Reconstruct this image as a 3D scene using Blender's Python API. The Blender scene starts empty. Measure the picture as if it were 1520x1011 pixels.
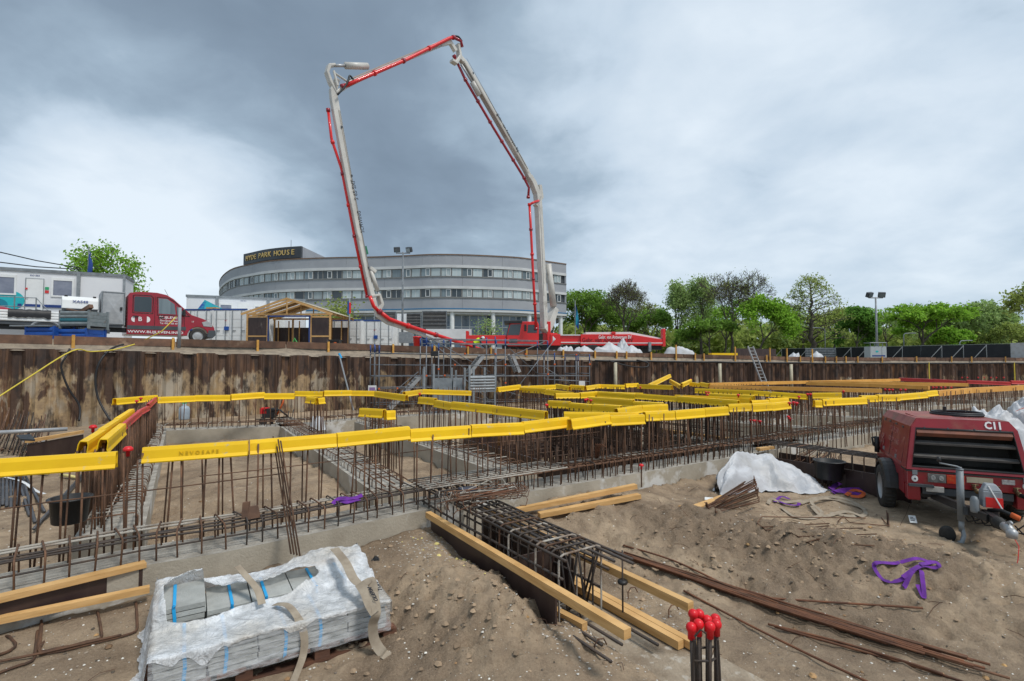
import bpy, bmesh, math, random
from math import radians, sin, cos, pi, sqrt, atan2
from mathutils import Vector, Matrix, noise
random.seed(7)
S = bpy.context.scene
C = S.collection
V = Vector

# ------------------------------------------------------------------ camera
F, EYE, PW, PH, HZ = 760.0, 2.3, 1520.0, 1011.0, 535.0
PITCH = math.atan((HZ - PH / 2) / F)
cd = bpy.data.cameras.new('camera')
cam = bpy.data.objects.new('camera', cd)
C.objects.link(cam)
cd.sensor_width = 36.0
cd.lens = F / PW * 36.0
cd.clip_start = 0.05
cd.clip_end = 3000
cam.location = (0, 0, EYE)
cam.rotation_euler = (pi / 2 + PITCH, 0, 0)
S.camera = cam

# ------------------------------------------------------------------ world, sun, exposure
SUN_EL, SUN_AZ = radians(58), radians(128)
w = bpy.data.worlds.new("World")
S.world = w
w.use_nodes = True
nt = w.node_tree
nt.nodes.clear()
def wn(t, **k):
    n = nt.nodes.new(t)
    for a, b in k.items():
        setattr(n, a, b)
    return n
def wmath(op, a, b=None, clamp=False):
    n = wn('ShaderNodeMath', operation=op, use_clamp=clamp)
    for i, q in enumerate((a, b)):
        if q is None: continue
        if isinstance(q, (int, float)): n.inputs[i].default_value = q
        else: nt.links.new(q, n.inputs[i])
    return n.outputs[0]
out = wn('ShaderNodeOutputWorld')
bg = wn('ShaderNodeBackground')
bg.inputs['Strength'].default_value = 0.1
nt.links.new(bg.outputs[0], out.inputs[0])
sky = wn('ShaderNodeTexSky', sky_type='NISHITA')
sky.sun_disc = False
sky.sun_elevation = SUN_EL
sky.sun_rotation = SUN_AZ
tc = wn('ShaderNodeTexCoord')
sep = wn('ShaderNodeSeparateXYZ')
nt.links.new(tc.outputs['Generated'], sep.inputs[0])
# the cloud deck: a plane high overhead, so that clouds flatten towards the horizon
zc = wmath('MAXIMUM', sep.outputs[2], 0.0)
den = wmath('ADD', zc, 0.32)
cx = wmath('DIVIDE', sep.outputs[0], den)
cy = wmath('DIVIDE', sep.outputs[1], den)
comb = wn('ShaderNodeCombineXYZ')
nt.links.new(cx, comb.inputs[0]); nt.links.new(cy, comb.inputs[1])
def wnoise(scale, detail, rough, loc, dist=0.0):
    m = wn('ShaderNodeMapping')
    m.inputs['Location'].default_value = loc
    nt.links.new(comb.outputs[0], m.inputs['Vector'])
    n = wn('ShaderNodeTexNoise')
    n.inputs['Scale'].default_value = scale
    n.inputs['Detail'].default_value = detail
    n.inputs['Roughness'].default_value = rough
    n.inputs['Distortion'].default_value = dist
    nt.links.new(m.outputs[0], n.inputs['Vector'])
    return n.outputs['Fac']
SKY_A = (3.1, 1.7, 0.0)
n1 = wnoise(0.75, 3.0, 0.5, SKY_A, 0.3)
n2 = wnoise(1.9, 5.0, 0.50, (9.3, 4.1, 0.0), 0.5)
n3 = wnoise(4.6, 7.0, 0.55, (2.7, 8.8, 0.0), 0.25)
# the two cloud masses of the photograph: a dark one up to the left, a bright thin spot up to the right
def lobe(px, py, lo, hi):
    d = V(((px - 760) / F, 1.0, (HZ - py) / F)).normalized()
    dn = wn('ShaderNodeVectorMath', operation='DOT_PRODUCT')
    nt.links.new(tc.outputs['Generated'], dn.inputs[0])
    dn.inputs[1].default_value = d
    mr = wn('ShaderNodeMapRange', interpolation_type='SMOOTHSTEP')
    nt.links.new(dn.outputs['Value'], mr.inputs[0])
    mr.inputs[1].default_value = lo; mr.inputs[2].default_value = hi
    return mr.outputs[0]
dark = lobe(150, -60, 0.60, 1.0)
dark2 = lobe(560, 190, 0.90, 1.0)
brt = lobe(1130, 10, 0.80, 1.0)
brt2 = lobe(280, 300, 0.95, 1.0)
lowl = lobe(200, 470, 0.93, 1.0)
t = wmath('MULTIPLY', n1, 0.50)
t = wmath('ADD', t, wmath('MULTIPLY', n2, 0.74))
t = wmath('SUBTRACT', t, wmath('MULTIPLY', dark, 0.34))
t = wmath('SUBTRACT', t, wmath('MULTIPLY', dark2, 0.11))
t = wmath('ADD', t, wmath('MULTIPLY', brt, 0.20))
t = wmath('ADD', t, wmath('MULTIPLY', brt2, 0.36))
t = wmath('ADD', t, wmath('MULTIPLY', lowl, 0.34))
t = wmath('ADD', t, wmath('MULTIPLY', n3, 0.46))
t = wmath('SUBTRACT', t, 0.285)
cr = wn('ShaderNodeValToRGB')
nt.links.new(t, cr.inputs[0])
e = cr.color_ramp.elements
e[0].position = 0.0; e[0].color = (0.125, 0.165, 0.212, 1)
e[1].position = 0.92; e[1].color = (0.50, 0.555, 0.605, 1)
q = e.new(0.24); q.color = (0.155, 0.203, 0.258, 1)
q = e.new(0.45); q.color = (0.23, 0.295, 0.36, 1)
q = e.new(0.62); q.color = (0.36, 0.43, 0.50, 1)
sc = wn('ShaderNodeMixRGB', blend_type='MULTIPLY')
sc.inputs[0].default_value = 1.0
nt.links.new(cr.outputs[0], sc.inputs[1])
sc.inputs[2].default_value = (10.0, 10.0, 10.0, 1)
mx = wn('ShaderNodeMixRGB')
mx.inputs[0].default_value = 0.93
nt.links.new(sky.outputs[0], mx.inputs[1])
nt.links.new(sc.outputs[0], mx.inputs[2])
nt.links.new(mx.outputs[0], bg.inputs['Color'])

sd = bpy.data.lights.new('sun', 'SUN')
sd.energy = 1.5
sd.angle = radians(12)
sd.color = (1.0, 0.96, 0.9)
sun = bpy.data.objects.new('sun', sd)
C.objects.link(sun)
# the light comes from behind the camera, high and to the right
sun.rotation_euler = (radians(90) - SUN_EL, 0, radians(52))
S.view_settings.view_transform = 'Standard'
S.view_settings.look = 'None'
S.view_settings.gamma = 1.0
S.view_settings.use_curve_mapping = False
S.view_settings.exposure = 0.72

# ------------------------------------------------------------------ picture -> place
def ray(px, py):
    a, b = (px - PW / 2) / F, -(py - PH / 2) / F
    return V((a, cos(PITCH) - b * sin(PITCH), sin(PITCH) + b * cos(PITCH)))
def G(px, py, z=0.0):                       # the point of the plane at height z seen at px, py
    d = ray(px, py)
    t_ = (z - EYE) / d.z
    return V((d.x * t_, d.y * t_, z))
def D(px, py, Y):                           # the point at distance Y seen at px, py
    d = ray(px, py)
    t_ = Y / d.y
    return V((d.x * t_, Y, EYE + d.z * t_))
def XY(px, Y):
    return V(((px - 760) / F * Y, Y, 0))

# ------------------------------------------------------------------ helpers
def R(a): return radians(a)
def frame(z):                               # two unit vectors across z
    z = z.normalized()
    a = V((0, 0, 1)) if abs(z.z) < 0.95 else V((1, 0, 0))
    x = a.cross(z).normalized()
    return x, z.cross(x).normalized()
class MB:
    def __init__(s): s.v = []; s.f = []; s.mi = []; s.m = 0
    def add(s, vs, fs):
        o = len(s.v)
        s.v += [tuple(p) for p in vs]
        for f in fs: s.f.append([i + o for i in f]); s.mi.append(s.m)
        return s
    def obox(s, o, ex, ey, ez):
        o, ex, ey, ez = V(o), V(ex), V(ey), V(ez)
        vs = [o, o + ex, o + ex + ey, o + ey, o + ez, o + ex + ez, o + ex + ey + ez, o + ey + ez]
        fs = [(3, 2, 1, 0), (4, 5, 6, 7), (0, 1, 5, 4), (1, 2, 6, 5), (2, 3, 7, 6), (3, 0, 4, 7)]
        if ex.cross(ey).dot(ez) < 0: fs = [f[::-1] for f in fs]
        return s.add(vs, fs)
    def box(s, c, d, rz=0):
        c = V(c); m = Matrix.Rotation(rz, 3, 'Z')
        ex, ey, ez = m @ V((d[0], 0, 0)), m @ V((0, d[1], 0)), V((0, 0, d[2]))
        return s.obox(c - (ex + ey + ez) / 2, ex, ey, ez)
    def beam(s, p, q, wd, h, up=V((0, 0, 1))):   # a squared timber from p to q (axis)
        p, q = V(p), V(q); z = q - p
        x = z.cross(up).normalized(); y = x.cross(z).normalized()
        return s.obox(p - x * wd / 2 - y * h / 2, x * wd, z, y * h)
    def tube(s, pts, r, n=6, closed=False, cap=True):
        pts = [V(p) for p in pts]; k = len(pts); o = len(s.v)
        rs = r if isinstance(r, (list, tuple)) else [r] * k
        x = None
        for i, p in enumerate(pts):
            a = pts[i - 1] if (i > 0 or closed) else p
            b = pts[(i + 1) % k] if (i < k - 1 or closed) else p
            d = (b - a)
            d = d.normalized() if d.length > 1e-9 else V((0, 0, 1))
            if x is None: x, y = frame(d)
            else:
                x = (x - d * x.dot(d))
                x = x.normalized() if x.length > 1e-6 else frame(d)[0]
                y = d.cross(x)
            for j in range(n):
                t_ = 2 * pi * j / n
                s.v.append(tuple(p + (x * cos(t_) + y * sin(t_)) * rs[i]))
        for i in range(k if closed else k - 1):
            for j in range(n):
                a, b = o + i * n, o + ((i + 1) % k) * n
                s.f.append([a + j, a + (j + 1) % n, b + (j + 1) % n, b + j]); s.mi.append(s.m)
        if cap and not closed:
            s.f.append([o + j for j in range(n)][::-1]); s.mi.append(s.m)
            s.f.append([o + (k - 1) * n + j for j in range(n)]); s.mi.append(s.m)
        return s
    def bar(s, p, q, r, n=6, r2=None):
        return s.tube([p, q], [r, r if r2 is None else r2], n)
    def lathe(s, prof, c=(0, 0, 0), n=20, axis=V((0, 0, 1))):
        c = V(c); x, y = frame(V(axis)); z = V(axis).normalized(); o = len(s.v)
        for (r, h) in prof:
            for j in range(n):
                t_ = 2 * pi * j / n
                s.v.append(tuple(c + z * h + (x * cos(t_) + y * sin(t_)) * max(r, 1e-4)))
        for i in range(len(prof) - 1):
            for j in range(n):
                a, b = o + i * n, o + (i + 1) * n
                s.f.append([a + j, a + (j + 1) % n, b + (j + 1) % n, b + j]); s.mi.append(s.m)
        return s
    def prism(s, poly, vec):                     # closed polygon of points, swept by vec
        poly = [V(p) for p in poly]; vec = V(vec); n = len(poly)
        vs = poly + [p + vec for p in poly]
        fs = [[i, (i + 1) % n, n + (i + 1) % n, n + i] for i in range(n)]
        nr = V((0, 0, 0))
        for i in range(n): nr += poly[i].cross(poly[(i + 1) % n])
        caps = [list(range(n))[::-1], [n + i for i in range(n)]]
        if nr.dot(vec) < 0:
            fs = [f[::-1] for f in fs]; caps = [c_[::-1] for c_ in caps]
        return s.add(vs, fs + caps)
    def grid(s, rows, closed=False):
        o = len(s.v); n = len(rows[0])
        for r_ in rows: s.v += [tuple(p) for p in r_]
        for i in range(len(rows) - 1):
            for j in range(n - (0 if closed else 1)):
                a, b = o + i * n, o + (i + 1) * n; k = (j + 1) % n
                s.f.append([a + j, a + k, b + k, b + j]); s.mi.append(s.m)
        return s
    def ball(s, c, r, n=8, sq=(1, 1, 1)):
        prof = [(r * sin(pi * i / (n // 2 + 1)), -r * cos(pi * i / (n // 2 + 1))) for i in range(n // 2 + 2)]
        o = len(s.v); s.lathe(prof, (0, 0, 0), n)
        for i in range(o, len(s.v)):
            p = s.v[i]; s.v[i] = (c[0] + p[0] * sq[0], c[1] + p[1] * sq[1], c[2] + p[2] * sq[2])
        return s
    def mesh(s, name, mats, smooth=False):
        me = bpy.data.meshes.new(name)
        me.from_pydata(s.v, [], s.f)
        for m in (mats if isinstance(mats, (list, tuple)) else [mats]): me.materials.append(m)
        if any(s.mi): me.polygons.foreach_set('material_index', s.mi)
        if smooth: me.polygons.foreach_set('use_smooth', [True] * len(me.polygons))
        me.update()
        return me
    def build(s, name, mats, parent=None, smooth=False, **tags):
        return obj(name, s.mesh(name, mats, smooth), parent, **tags)
def local_matrix(o):
    return Matrix.LocRotScale(o.location, o.rotation_euler, o.scale)
def obj(name, me, parent=None, loc=None, rot=None, **tags):
    o = bpy.data.objects.new(name, me)
    C.objects.link(o)
    if parent is not None:
        o.parent = parent
        if parent.get('_w'):                     # parts given in place coordinates
            o.matrix_parent_inverse = inv_of[parent.name]
    if loc is not None: o.location = loc
    if rot is not None: o.rotation_euler = rot
    for k, v in tags.items(): o[k] = v
    return o
inv_of = {}
def thing(name, label, cat, loc=(0, 0, 0), rz=0, group=None, world=False):
    """An Empty at the base of a thing. world=True: its parts are given in place coordinates."""
    o = bpy.data.objects.new(name, None)
    C.objects.link(o)
    o.empty_display_size = 0.2
    o.location = loc
    o.rotation_euler = (0, 0, rz)
    o['label'] = label; o['category'] = cat
    if group: o['group'] = group
    if world:
        o['_w'] = 1
        inv_of[o.name] = local_matrix(o).inverted()
    return o
def sub(o, parent):                              # hang o below a part without moving it
    o.parent = parent
    if o.get('kind') is None: pass
    return o
def tag(o, label, cat, group=None):
    o['label'] = label; o['category'] = cat
    if group: o['group'] = group
    return o
def centred(o):
    """put the origin of a single-mesh thing at the middle of its base"""
    me = o.data
    xs = [v.co for v in me.vertices]
    c = V(((min(p.x for p in xs) + max(p.x for p in xs)) / 2, (min(p.y for p in xs) + max(p.y for p in xs)) / 2, min(p.z for p in xs)))
    me.transform(Matrix.Translation(-c))
    o.location = o.location + c
    return o
def single(name, mb, mats, label, cat, group=None, smooth=False):
    o = mb.build(name, mats, None, smooth)
    return tag(centred(o), label, cat, group)
def struct(name, mb, mats, smooth=False, kind='structure'):
    o = mb.build(name, mats, None, smooth)
    o['kind'] = kind
    return o
def dup(root, loc=None, rz=None, label=None, group=None):
    r = root.copy(); C.objects.link(r)
    if loc is not None: r.location = loc
    if rz is not None: r.rotation_euler = (0, 0, rz)
    if label: r['label'] = label
    if group: r['group'] = group
    for ch in list(root.children):
        c_ = ch.copy(); C.objects.link(c_); c_.parent = r
        for g in ch.children:
            d_ = g.copy(); C.objects.link(d_); d_.parent = c_
    return r
def bevel(o, wd=0.01, seg=2, ang=35):
    m = o.modifiers.new('bevel', 'BEVEL'); m.width = wd; m.segments = seg
    m.limit_method = 'ANGLE'; m.angle_limit = R(ang)
    return o
ORD = ['first', 'second', 'third', 'fourth', 'fifth', 'sixth', 'seventh', 'eighth', 'ninth', 'tenth', 'eleventh', 'twelfth',
       'thirteenth', 'fourteenth', 'fifteenth', 'sixteenth', 'seventeenth', 'eighteenth', 'nineteenth', 'twentieth']
TENS = {2: 'twenty', 3: 'thirty', 4: 'forty', 5: 'fifty'}
def nth(i):
    if i < 20: return ORD[i]
    n = i + 1
    return TENS[n // 10] + ('-' + ORD[n % 10 - 1] if n % 10 else '') if n % 10 else {20: 'twentieth', 30: 'thirtieth', 40: 'fortieth', 50: 'fiftieth'}[n]
def curve(pts, n):                               # Catmull-Rom through points, n steps per span
    P = [V(p) for p in pts]; out_ = []
    for i in range(len(P) - 1):
        a, b, c_, d_ = P[max(i - 1, 0)], P[i], P[i + 1], P[min(i + 2, len(P) - 1)]
        for k in range(n):
            t_ = k / n
            out_.append(0.5 * ((2 * b) + (c_ - a) * t_ + (2 * a - 5 * b + 4 * c_ - d_) * t_ * t_ + (3 * b - a - 3 * c_ + d_) * t_ ** 3))
    out_.append(P[-1].copy())
    return out_
class Path:                                      # arc-length walk along a polyline
    def __init__(s, pts):
        s.p = [V(q) for q in pts]; s.c = [0.0]
        for a, b in zip(s.p, s.p[1:]): s.c.append(s.c[-1] + (b - a).length)
        s.L = s.c[-1]
    def at(s, t_):
        i = 0
        while i < len(s.p) - 2 and t_ > s.c[i + 1]: i += 1
        d = s.p[i + 1] - s.p[i]
        return s.p[i] + d * ((t_ - s.c[i]) / max(d.length, 1e-9))
    def dir(s, t_):
        i = 0
        while i < len(s.p) - 2 and t_ > s.c[i + 1]: i += 1
        return (s.p[i + 1] - s.p[i]).normalized()
def fbm(x, y, z=0.0, o=3):
    return noise.fractal(V((x, y, z)), 1.0, 2.0, o)
def text_mesh(txt, size, depth=0.004, spacing=1.0, shear=0.0, bold=.012):
    cu = bpy.data.curves.new('lettering', 'FONT')
    cu.body = txt; cu.size = size; cu.extrude = depth; cu.align_x = 'CENTER'; cu.align_y = 'CENTER'
    cu.space_character = spacing; cu.resolution_u = 2; cu.shear = shear; cu.offset = size * bold
    o = bpy.data.objects.new('lettering', cu)
    C.objects.link(o)
    me = bpy.data.meshes.new_from_object(o.evaluated_get(bpy.context.evaluated_depsgraph_get()))
    bpy.data.objects.remove(o); bpy.data.curves.remove(cu)
    return me
def lettering(txt, c, ex, ez, size, m, parent, depth=0.004, spacing=1.0, name='lettering', width=None, bold=.012):
    """flat print centred at c, reading along ex with its top towards ez"""
    me = text_mesh(txt, size, depth, spacing, bold=bold)
    ex, ez = V(ex).normalized(), V(ez).normalized(); n = ex.cross(ez)
    k = 1.0
    if width:
        xs = [v.co.x for v in me.vertices]; k = width / max(max(xs) - min(xs), 1e-6)
    T = Matrix(((ex.x * k, ez.x, n.x, c[0]), (ex.y * k, ez.y, n.y, c[1]), (ex.z * k, ez.z, n.z, c[2]), (0, 0, 0, 1)))
    me.transform(T)
    me.materials.clear(); me.materials.append(m)
    return obj(name, me, parent)

# ------------------------------------------------------------------ materials
def M(name, c1, c2=None, rough=0.7, metal=0.0, scale=4.0, detail=6.0, lo=0.35, hi=0.65, bump=0.0, bscale=40.0,
      stretch=(1, 1, 1), rnd=0.0, spec=0.4, world=False, coat=0.0, c3=None, scale3=1.0, lo3=0.5, hi3=0.6, island=0.0, rough2=None):
    m = bpy.data.materials.new(name); m.use_nodes = True
    N = m.node_tree.nodes; L = m.node_tree.links
    b = N['Principled BSDF']
    b.inputs['Roughness'].default_value = rough; b.inputs['Metallic'].default_value = metal
    b.inputs['Specular IOR Level'].default_value = spec
    b.inputs['Coat Weight'].default_value = coat
    b.inputs['Base Color'].default_value = (*c1, 1)
    m.diffuse_color = (*c1, 1)
    if world: vec = N.new('ShaderNodeNewGeometry').outputs['Position']
    else: vec = N.new('ShaderNodeTexCoord').outputs['Object']
    mp = N.new('ShaderNodeMapping'); mp.inputs['Scale'].default_value = stretch
    L.new(vec, mp.inputs['Vector'])
    oi = None
    if rnd or not world:
        oi = N.new('ShaderNodeObjectInfo')
        if not world:
            ml = N.new('ShaderNodeMath'); ml.operation = 'MULTIPLY'; ml.inputs[1].default_value = 37.0
            L.new(oi.outputs['Random'], ml.inputs[0]); L.new(ml.outputs[0], mp.inputs['Location'])
    def nz(sc_, de):
        n = N.new('ShaderNodeTexNoise'); n.inputs['Scale'].default_value = sc_; n.inputs['Detail'].default_value = de
        n.inputs['Roughness'].default_value = 0.6
        L.new(mp.outputs[0], n.inputs['Vector']); return n
    def rng(src, a, b_):
        r_ = N.new('ShaderNodeMapRange'); r_.inputs[1].default_value = a; r_.inputs[2].default_value = b_
        L.new(src, r_.inputs[0]); return r_.outputs[0]
    col = None
    if c2 is not None:
        f_ = rng(nz(scale, detail).outputs['Fac'], lo, hi)
        x = N.new('ShaderNodeMixRGB'); x.inputs[1].default_value = (*c1, 1); x.inputs[2].default_value = (*c2, 1)
        L.new(f_, x.inputs[0]); col = x.outputs[0]
        if rough2 is not None:
            rr = N.new('ShaderNodeMapRange'); rr.inputs[3].default_value = rough; rr.inputs[4].default_value = rough2
            L.new(f_, rr.inputs[0]); L.new(rr.outputs[0], b.inputs['Roughness'])
    if c3 is not None:
        f_ = rng(nz(scale3, 8).outputs['Fac'], lo3, hi3)
        x = N.new('ShaderNodeMixRGB'); x.inputs[2].default_value = (*c3, 1)
        if col: L.new(col, x.inputs[1])
        else: x.inputs[1].default_value = (*c1, 1)
        L.new(f_, x.inputs[0]); col = x.outputs[0]
    if rnd or island:
        hs = N.new('ShaderNodeHueSaturation')
        if col: L.new(col, hs.inputs['Color'])
        else: hs.inputs['Color'].default_value = (*c1, 1)
        k = rnd or island
        if island: src = N.new('ShaderNodeNewGeometry').outputs['Random Per Island']
        else: src = oi.outputs['Random']
        rr = N.new('ShaderNodeMapRange'); rr.inputs[3].default_value = 1 - k; rr.inputs[4].default_value = 1 + k
        L.new(src, rr.inputs[0]); L.new(rr.outputs[0], hs.inputs['Value'])
        col = hs.outputs[0]
    if col: L.new(col, b.inputs['Base Color'])
    if bump:
        bp = N.new('ShaderNodeBump'); bp.inputs['Strength'].default_value = bump; bp.inputs['Distance'].default_value = 0.02
        L.new(nz(bscale, 5).outputs['Fac'], bp.inputs['Height']); L.new(bp.outputs[0], b.inputs['Normal'])
    return m

m_concrete = M('concrete', (0.46, 0.41, 0.33), (0.31, 0.27, 0.21), 0.85, scale=2.2, lo=.32, hi=.70, bump=.35, bscale=40, world=True, c3=(.60, .585, .55), scale3=1.5, lo3=.565, hi3=.64)
m_screed = M('rough_concrete', (0.46, 0.43, 0.375), (0.24, 0.215, 0.18), 0.9, scale=5, bump=.9, bscale=45, world=True)
m_rust = M('rusty_steel', (0.19, 0.098, 0.055), (0.095, 0.056, 0.038), 0.75, metal=.25, scale=9, bump=.3, bscale=150, rnd=.3)
m_rust2 = M('bright_rust', (0.20, 0.085, 0.042), (0.10, 0.048, 0.030), 0.8, metal=.2, scale=6, bump=.3, bscale=120, rnd=.25)
m_darkbar = M('dark_steel', (0.055, 0.05, 0.048), (0.09, 0.065, 0.05), 0.55, metal=.4, scale=7, rnd=.2, bump=.3, bscale=150)
m_coated = M('cement_coated_bar', (0.40, 0.37, 0.32), (0.16, 0.10, 0.065), 0.9, scale=3.5, lo=.48, hi=.66, rnd=.15, bump=.5, bscale=80)
m_timber = M('fresh_timber', (0.64, 0.39, 0.16), (0.48, 0.27, 0.095), 0.7, scale=3, stretch=(1, 1, 9), bump=.12, bscale=30, rnd=.12, world=True)
m_oldwood = M('weathered_timber', (0.185, 0.10, 0.062), (0.10, 0.058, 0.040), 0.8, scale=3, bump=.25, bscale=30, rnd=.3, world=True, c3=(.27, .18, .12), scale3=2.0, lo3=.55, hi3=.7)
m_stake = M('orange_stake', (0.66, 0.36, 0.08), (0.5, 0.25, 0.05), 0.7, scale=6, rnd=.15)
m_ply = M('brown_film_plywood', (0.032, 0.017, 0.016), (0.055, 0.034, 0.028), 0.45, scale=4, stretch=(1, 1, .3), c3=(.16, .13, .11), scale3=5, lo3=.62, hi3=.75, spec=.5)
m_yellow = M('yellow_plastic', (0.92, 0.575, 0.006), (0.84, 0.50, 0.006), 0.55, scale=2, rnd=.09, c3=(.56, .46, .22), scale3=9, lo3=.63, hi3=.70)
m_yellowdark = M('embossed_yellow', (0.66, 0.42, 0.008), rough=.45)
m_redcap = M('red_plastic', (0.70, 0.018, 0.022), (0.55, 0.014, 0.02), 0.4, rnd=.1)
m_redcover = M('red_cover', (0.62, 0.055, 0.05), (0.45, 0.04, 0.04), 0.45, rnd=.1)
m_black = M('black_plastic', (0.016, 0.017, 0.018), (0.03, 0.03, 0.03), 0.45, scale=6)
m_rubber = M('tyre_rubber', (0.02, 0.02, 0.02), (0.045, 0.042, 0.038), 0.8, scale=8)
m_galv = M('galvanised_steel', (0.30, 0.325, 0.34), (0.20, 0.22, 0.235), 0.6, metal=.3, scale=4, rnd=.15)
m_alu = M('aluminium', (0.45, 0.455, 0.455), (0.36, 0.365, 0.37), 0.45, metal=.4, scale=6)
m_bluetube = M('blue_painted_steel', (0.03, 0.075, 0.26), (0.022, 0.055, 0.19), 0.5, scale=5, rnd=.15)
m_white = M('white_paint', (0.78, 0.79, 0.78), (0.68, 0.69, 0.68), 0.45, scale=1.5, rnd=.04)
m_boom = M('boom_paint', (0.62, 0.60, 0.55), (0.46, 0.44, 0.40), 0.4, scale=.8, c3=(.20, .17, .14), scale3=1.1, lo3=.60, hi3=.78)
m_boomdark = M('boom_shade', (0.36, 0.33, 0.29), rough=.6)  # darker copy of the boom paint, for strips of painted shade
m_red = M('red_paint', (0.72, 0.018, 0.018), (0.62, 0.015, 0.015), 0.35, scale=1, coat=.3)
m_crimson = M('crimson_paint', (0.34, 0.010, 0.026), (0.28, 0.010, 0.022), 0.32, scale=1.2, coat=.5, c3=(.22, .05, .04), scale3=3, lo3=.68, hi3=.85)
m_glass = M('dark_glass', (0.03, 0.045, 0.055), (0.05, 0.065, 0.075), 0.06, scale=.4, spec=.6, world=True)
m_blueglass = M('blue_glass', (0.10, 0.15, 0.22), (0.16, 0.21, 0.27), 0.05, scale=.25, spec=.7, rnd=.35)
m_curtain = M('curtained_glass', (0.46, 0.52, 0.52), (0.36, 0.42, 0.43), 0.12, scale=1.2, stretch=(6, 6, .2), spec=.6, rnd=.25)
m_sheer = M('sheer_glass', (0.20, 0.25, 0.27), (0.13, 0.17, 0.19), 0.08, scale=1.2, stretch=(5, 5, .2), spec=.6, rnd=.3)
m_text_w = M('white_lettering', (0.78, 0.76, 0.76), rough=.5)
m_text_k = M('black_lettering', (0.03, 0.03, 0.035), rough=.5)
m_gold = M('gold_lettering', (0.62, 0.44, 0.16), rough=.4, metal=.3)
m_fabric_w = M('white_woven_plastic', (0.62, 0.63, 0.65), (0.50, 0.51, 0.53), 0.55, scale=3, bump=.2, bscale=90)
m_sheet = M('white_plastic_sheet', (0.66, 0.68, 0.71), (0.54, 0.565, 0.60), 0.28, scale=2, bump=.35, bscale=22, c3=(.62, .47, .30), scale3=1.6, lo3=.66, hi3=.82)
m_slab = M('grey_paving', (0.40, 0.405, 0.38), (0.30, 0.305, 0.285), 0.85, scale=6, bump=.3, bscale=60, rnd=.18)
m_cyan = M('blue_band', (0.02, 0.36, 0.72), rough=.4)
m_webbing = M('beige_webbing', (0.37, 0.31, 0.235), (0.25, 0.20, 0.145), 0.9, scale=8, bump=.3, bscale=200)
m_purple = M('purple_webbing', (0.17, 0.03, 0.33), (0.10, 0.025, 0.20), 0.85, scale=14, bump=.3, bscale=200)
m_orangeweb = M('orange_webbing', (0.72, 0.14, 0.03), (0.5, 0.1, 0.03), 0.8, scale=8)
m_cabinpanel = M('cabin_panel', (0.74, 0.75, 0.76), (0.68, 0.69, 0.71), 0.5, scale=.6)
m_teal = M('teal_print', (0.02, 0.42, 0.46), rough=.5)
m_navy = M('navy_print', (0.02, 0.05, 0.20), rough=.5)
m_grey = M('grey_paint', (0.30, 0.32, 0.34), (0.25, 0.27, 0.29), 0.5, scale=2)
m_darkgrey = M('dark_grey_paint', (0.07, 0.08, 0.09), (0.05, 0.055, 0.06), 0.5, scale=2)
m_cable = M('cable_jacket', (0.018, 0.018, 0.02), rough=.5)
m_rope = M('yellow_rope', (0.72, 0.58, 0.08), (0.6, 0.46, 0.05), 0.7, scale=20)
m_bluecrate = M('blue_crate_paint', (0.015, 0.085, 0.36), (0.012, 0.06, 0.26), 0.45, scale=2, c3=(.12, .08, .07), scale3=4, lo3=.66, hi3=.75)
m_bark = M('bark', (0.12, 0.10, 0.08), (0.07, 0.06, 0.05), 0.9, scale=3)
def leafmat(name, c, k=.45):
    m = M(name, c, None, 0.6, island=k, spec=.2)
    N = m.node_tree.nodes; L = m.node_tree.links; b = N['Principled BSDF']
    t_ = N.new('ShaderNodeBsdfTranslucent'); x = N.new('ShaderNodeMixShader'); x.inputs[0].default_value = .55
    L.new(b.inputs['Base Color'].links[0].from_socket, t_.inputs['Color'])
    L.new(b.outputs[0], x.inputs[1]); L.new(t_.outputs[0], x.inputs[2]); L.new(x.outputs[0], N['Material Output'].inputs[0])
    return m
m_leaf = [leafmat('leaf_bright', (0.27, 0.47, 0.055)), leafmat('leaf_mid', (0.22, 0.37, 0.065)), leafmat('leaf_deep', (0.17, 0.34, 0.06)),
          leafmat('leaf_olive', (0.32, 0.39, 0.10)), leafmat('leaf_pale', (0.33, 0.45, 0.16))]
m_hivis = M('hi_vis_yellow', (0.62, 0.80, 0.02), rough=.7)
m_cloth = M('dark_workwear', (0.035, 0.04, 0.055), rough=.9)
m_skin = M('skin', (0.50, 0.29, 0.20), rough=.6)
# ================================================================== THE GROUND
def lerp(a, b, t_): return a + (b - a) * t_
def interp(x, pts):
    if x <= pts[0][0]: return pts[0][1]
    for (a, u), (b, v) in zip(pts, pts[1:]):
        if x <= b: return lerp(u, v, (x - a) / (b - a))
    return pts[-1][1]
def sstep(a, b, x):
    t_ = min(1, max(0, (x - a) / (b - a))); return t_ * t_ * (3 - 2 * t_)
WALL = curve([(-44, -4), (-34, 3.2), (-25, 10), (-16.5, 16.5), (-8.5, 23), (4.2, 29), (22.7, 36), (40, 40), (80, 47)], 8)
WALL = [V((p.x, p.y, 0)) for p in WALL]
WP = Path(WALL)
def wall_top(x): return interp(x, [(-40, 2.75), (-16.5, 2.69), (-8.5, 2.51), (4.2, 2.30), (22.7, 2.10), (40, 2.10)])
def street(x): return interp(x, [(-17, 3.06), (-9, 3.02), (5, 2.72), (22, 2.44), (60, 2.46)])
def back(t_):
    d = WP.dir(t_); return V((-d.y, d.x, 0))

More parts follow.
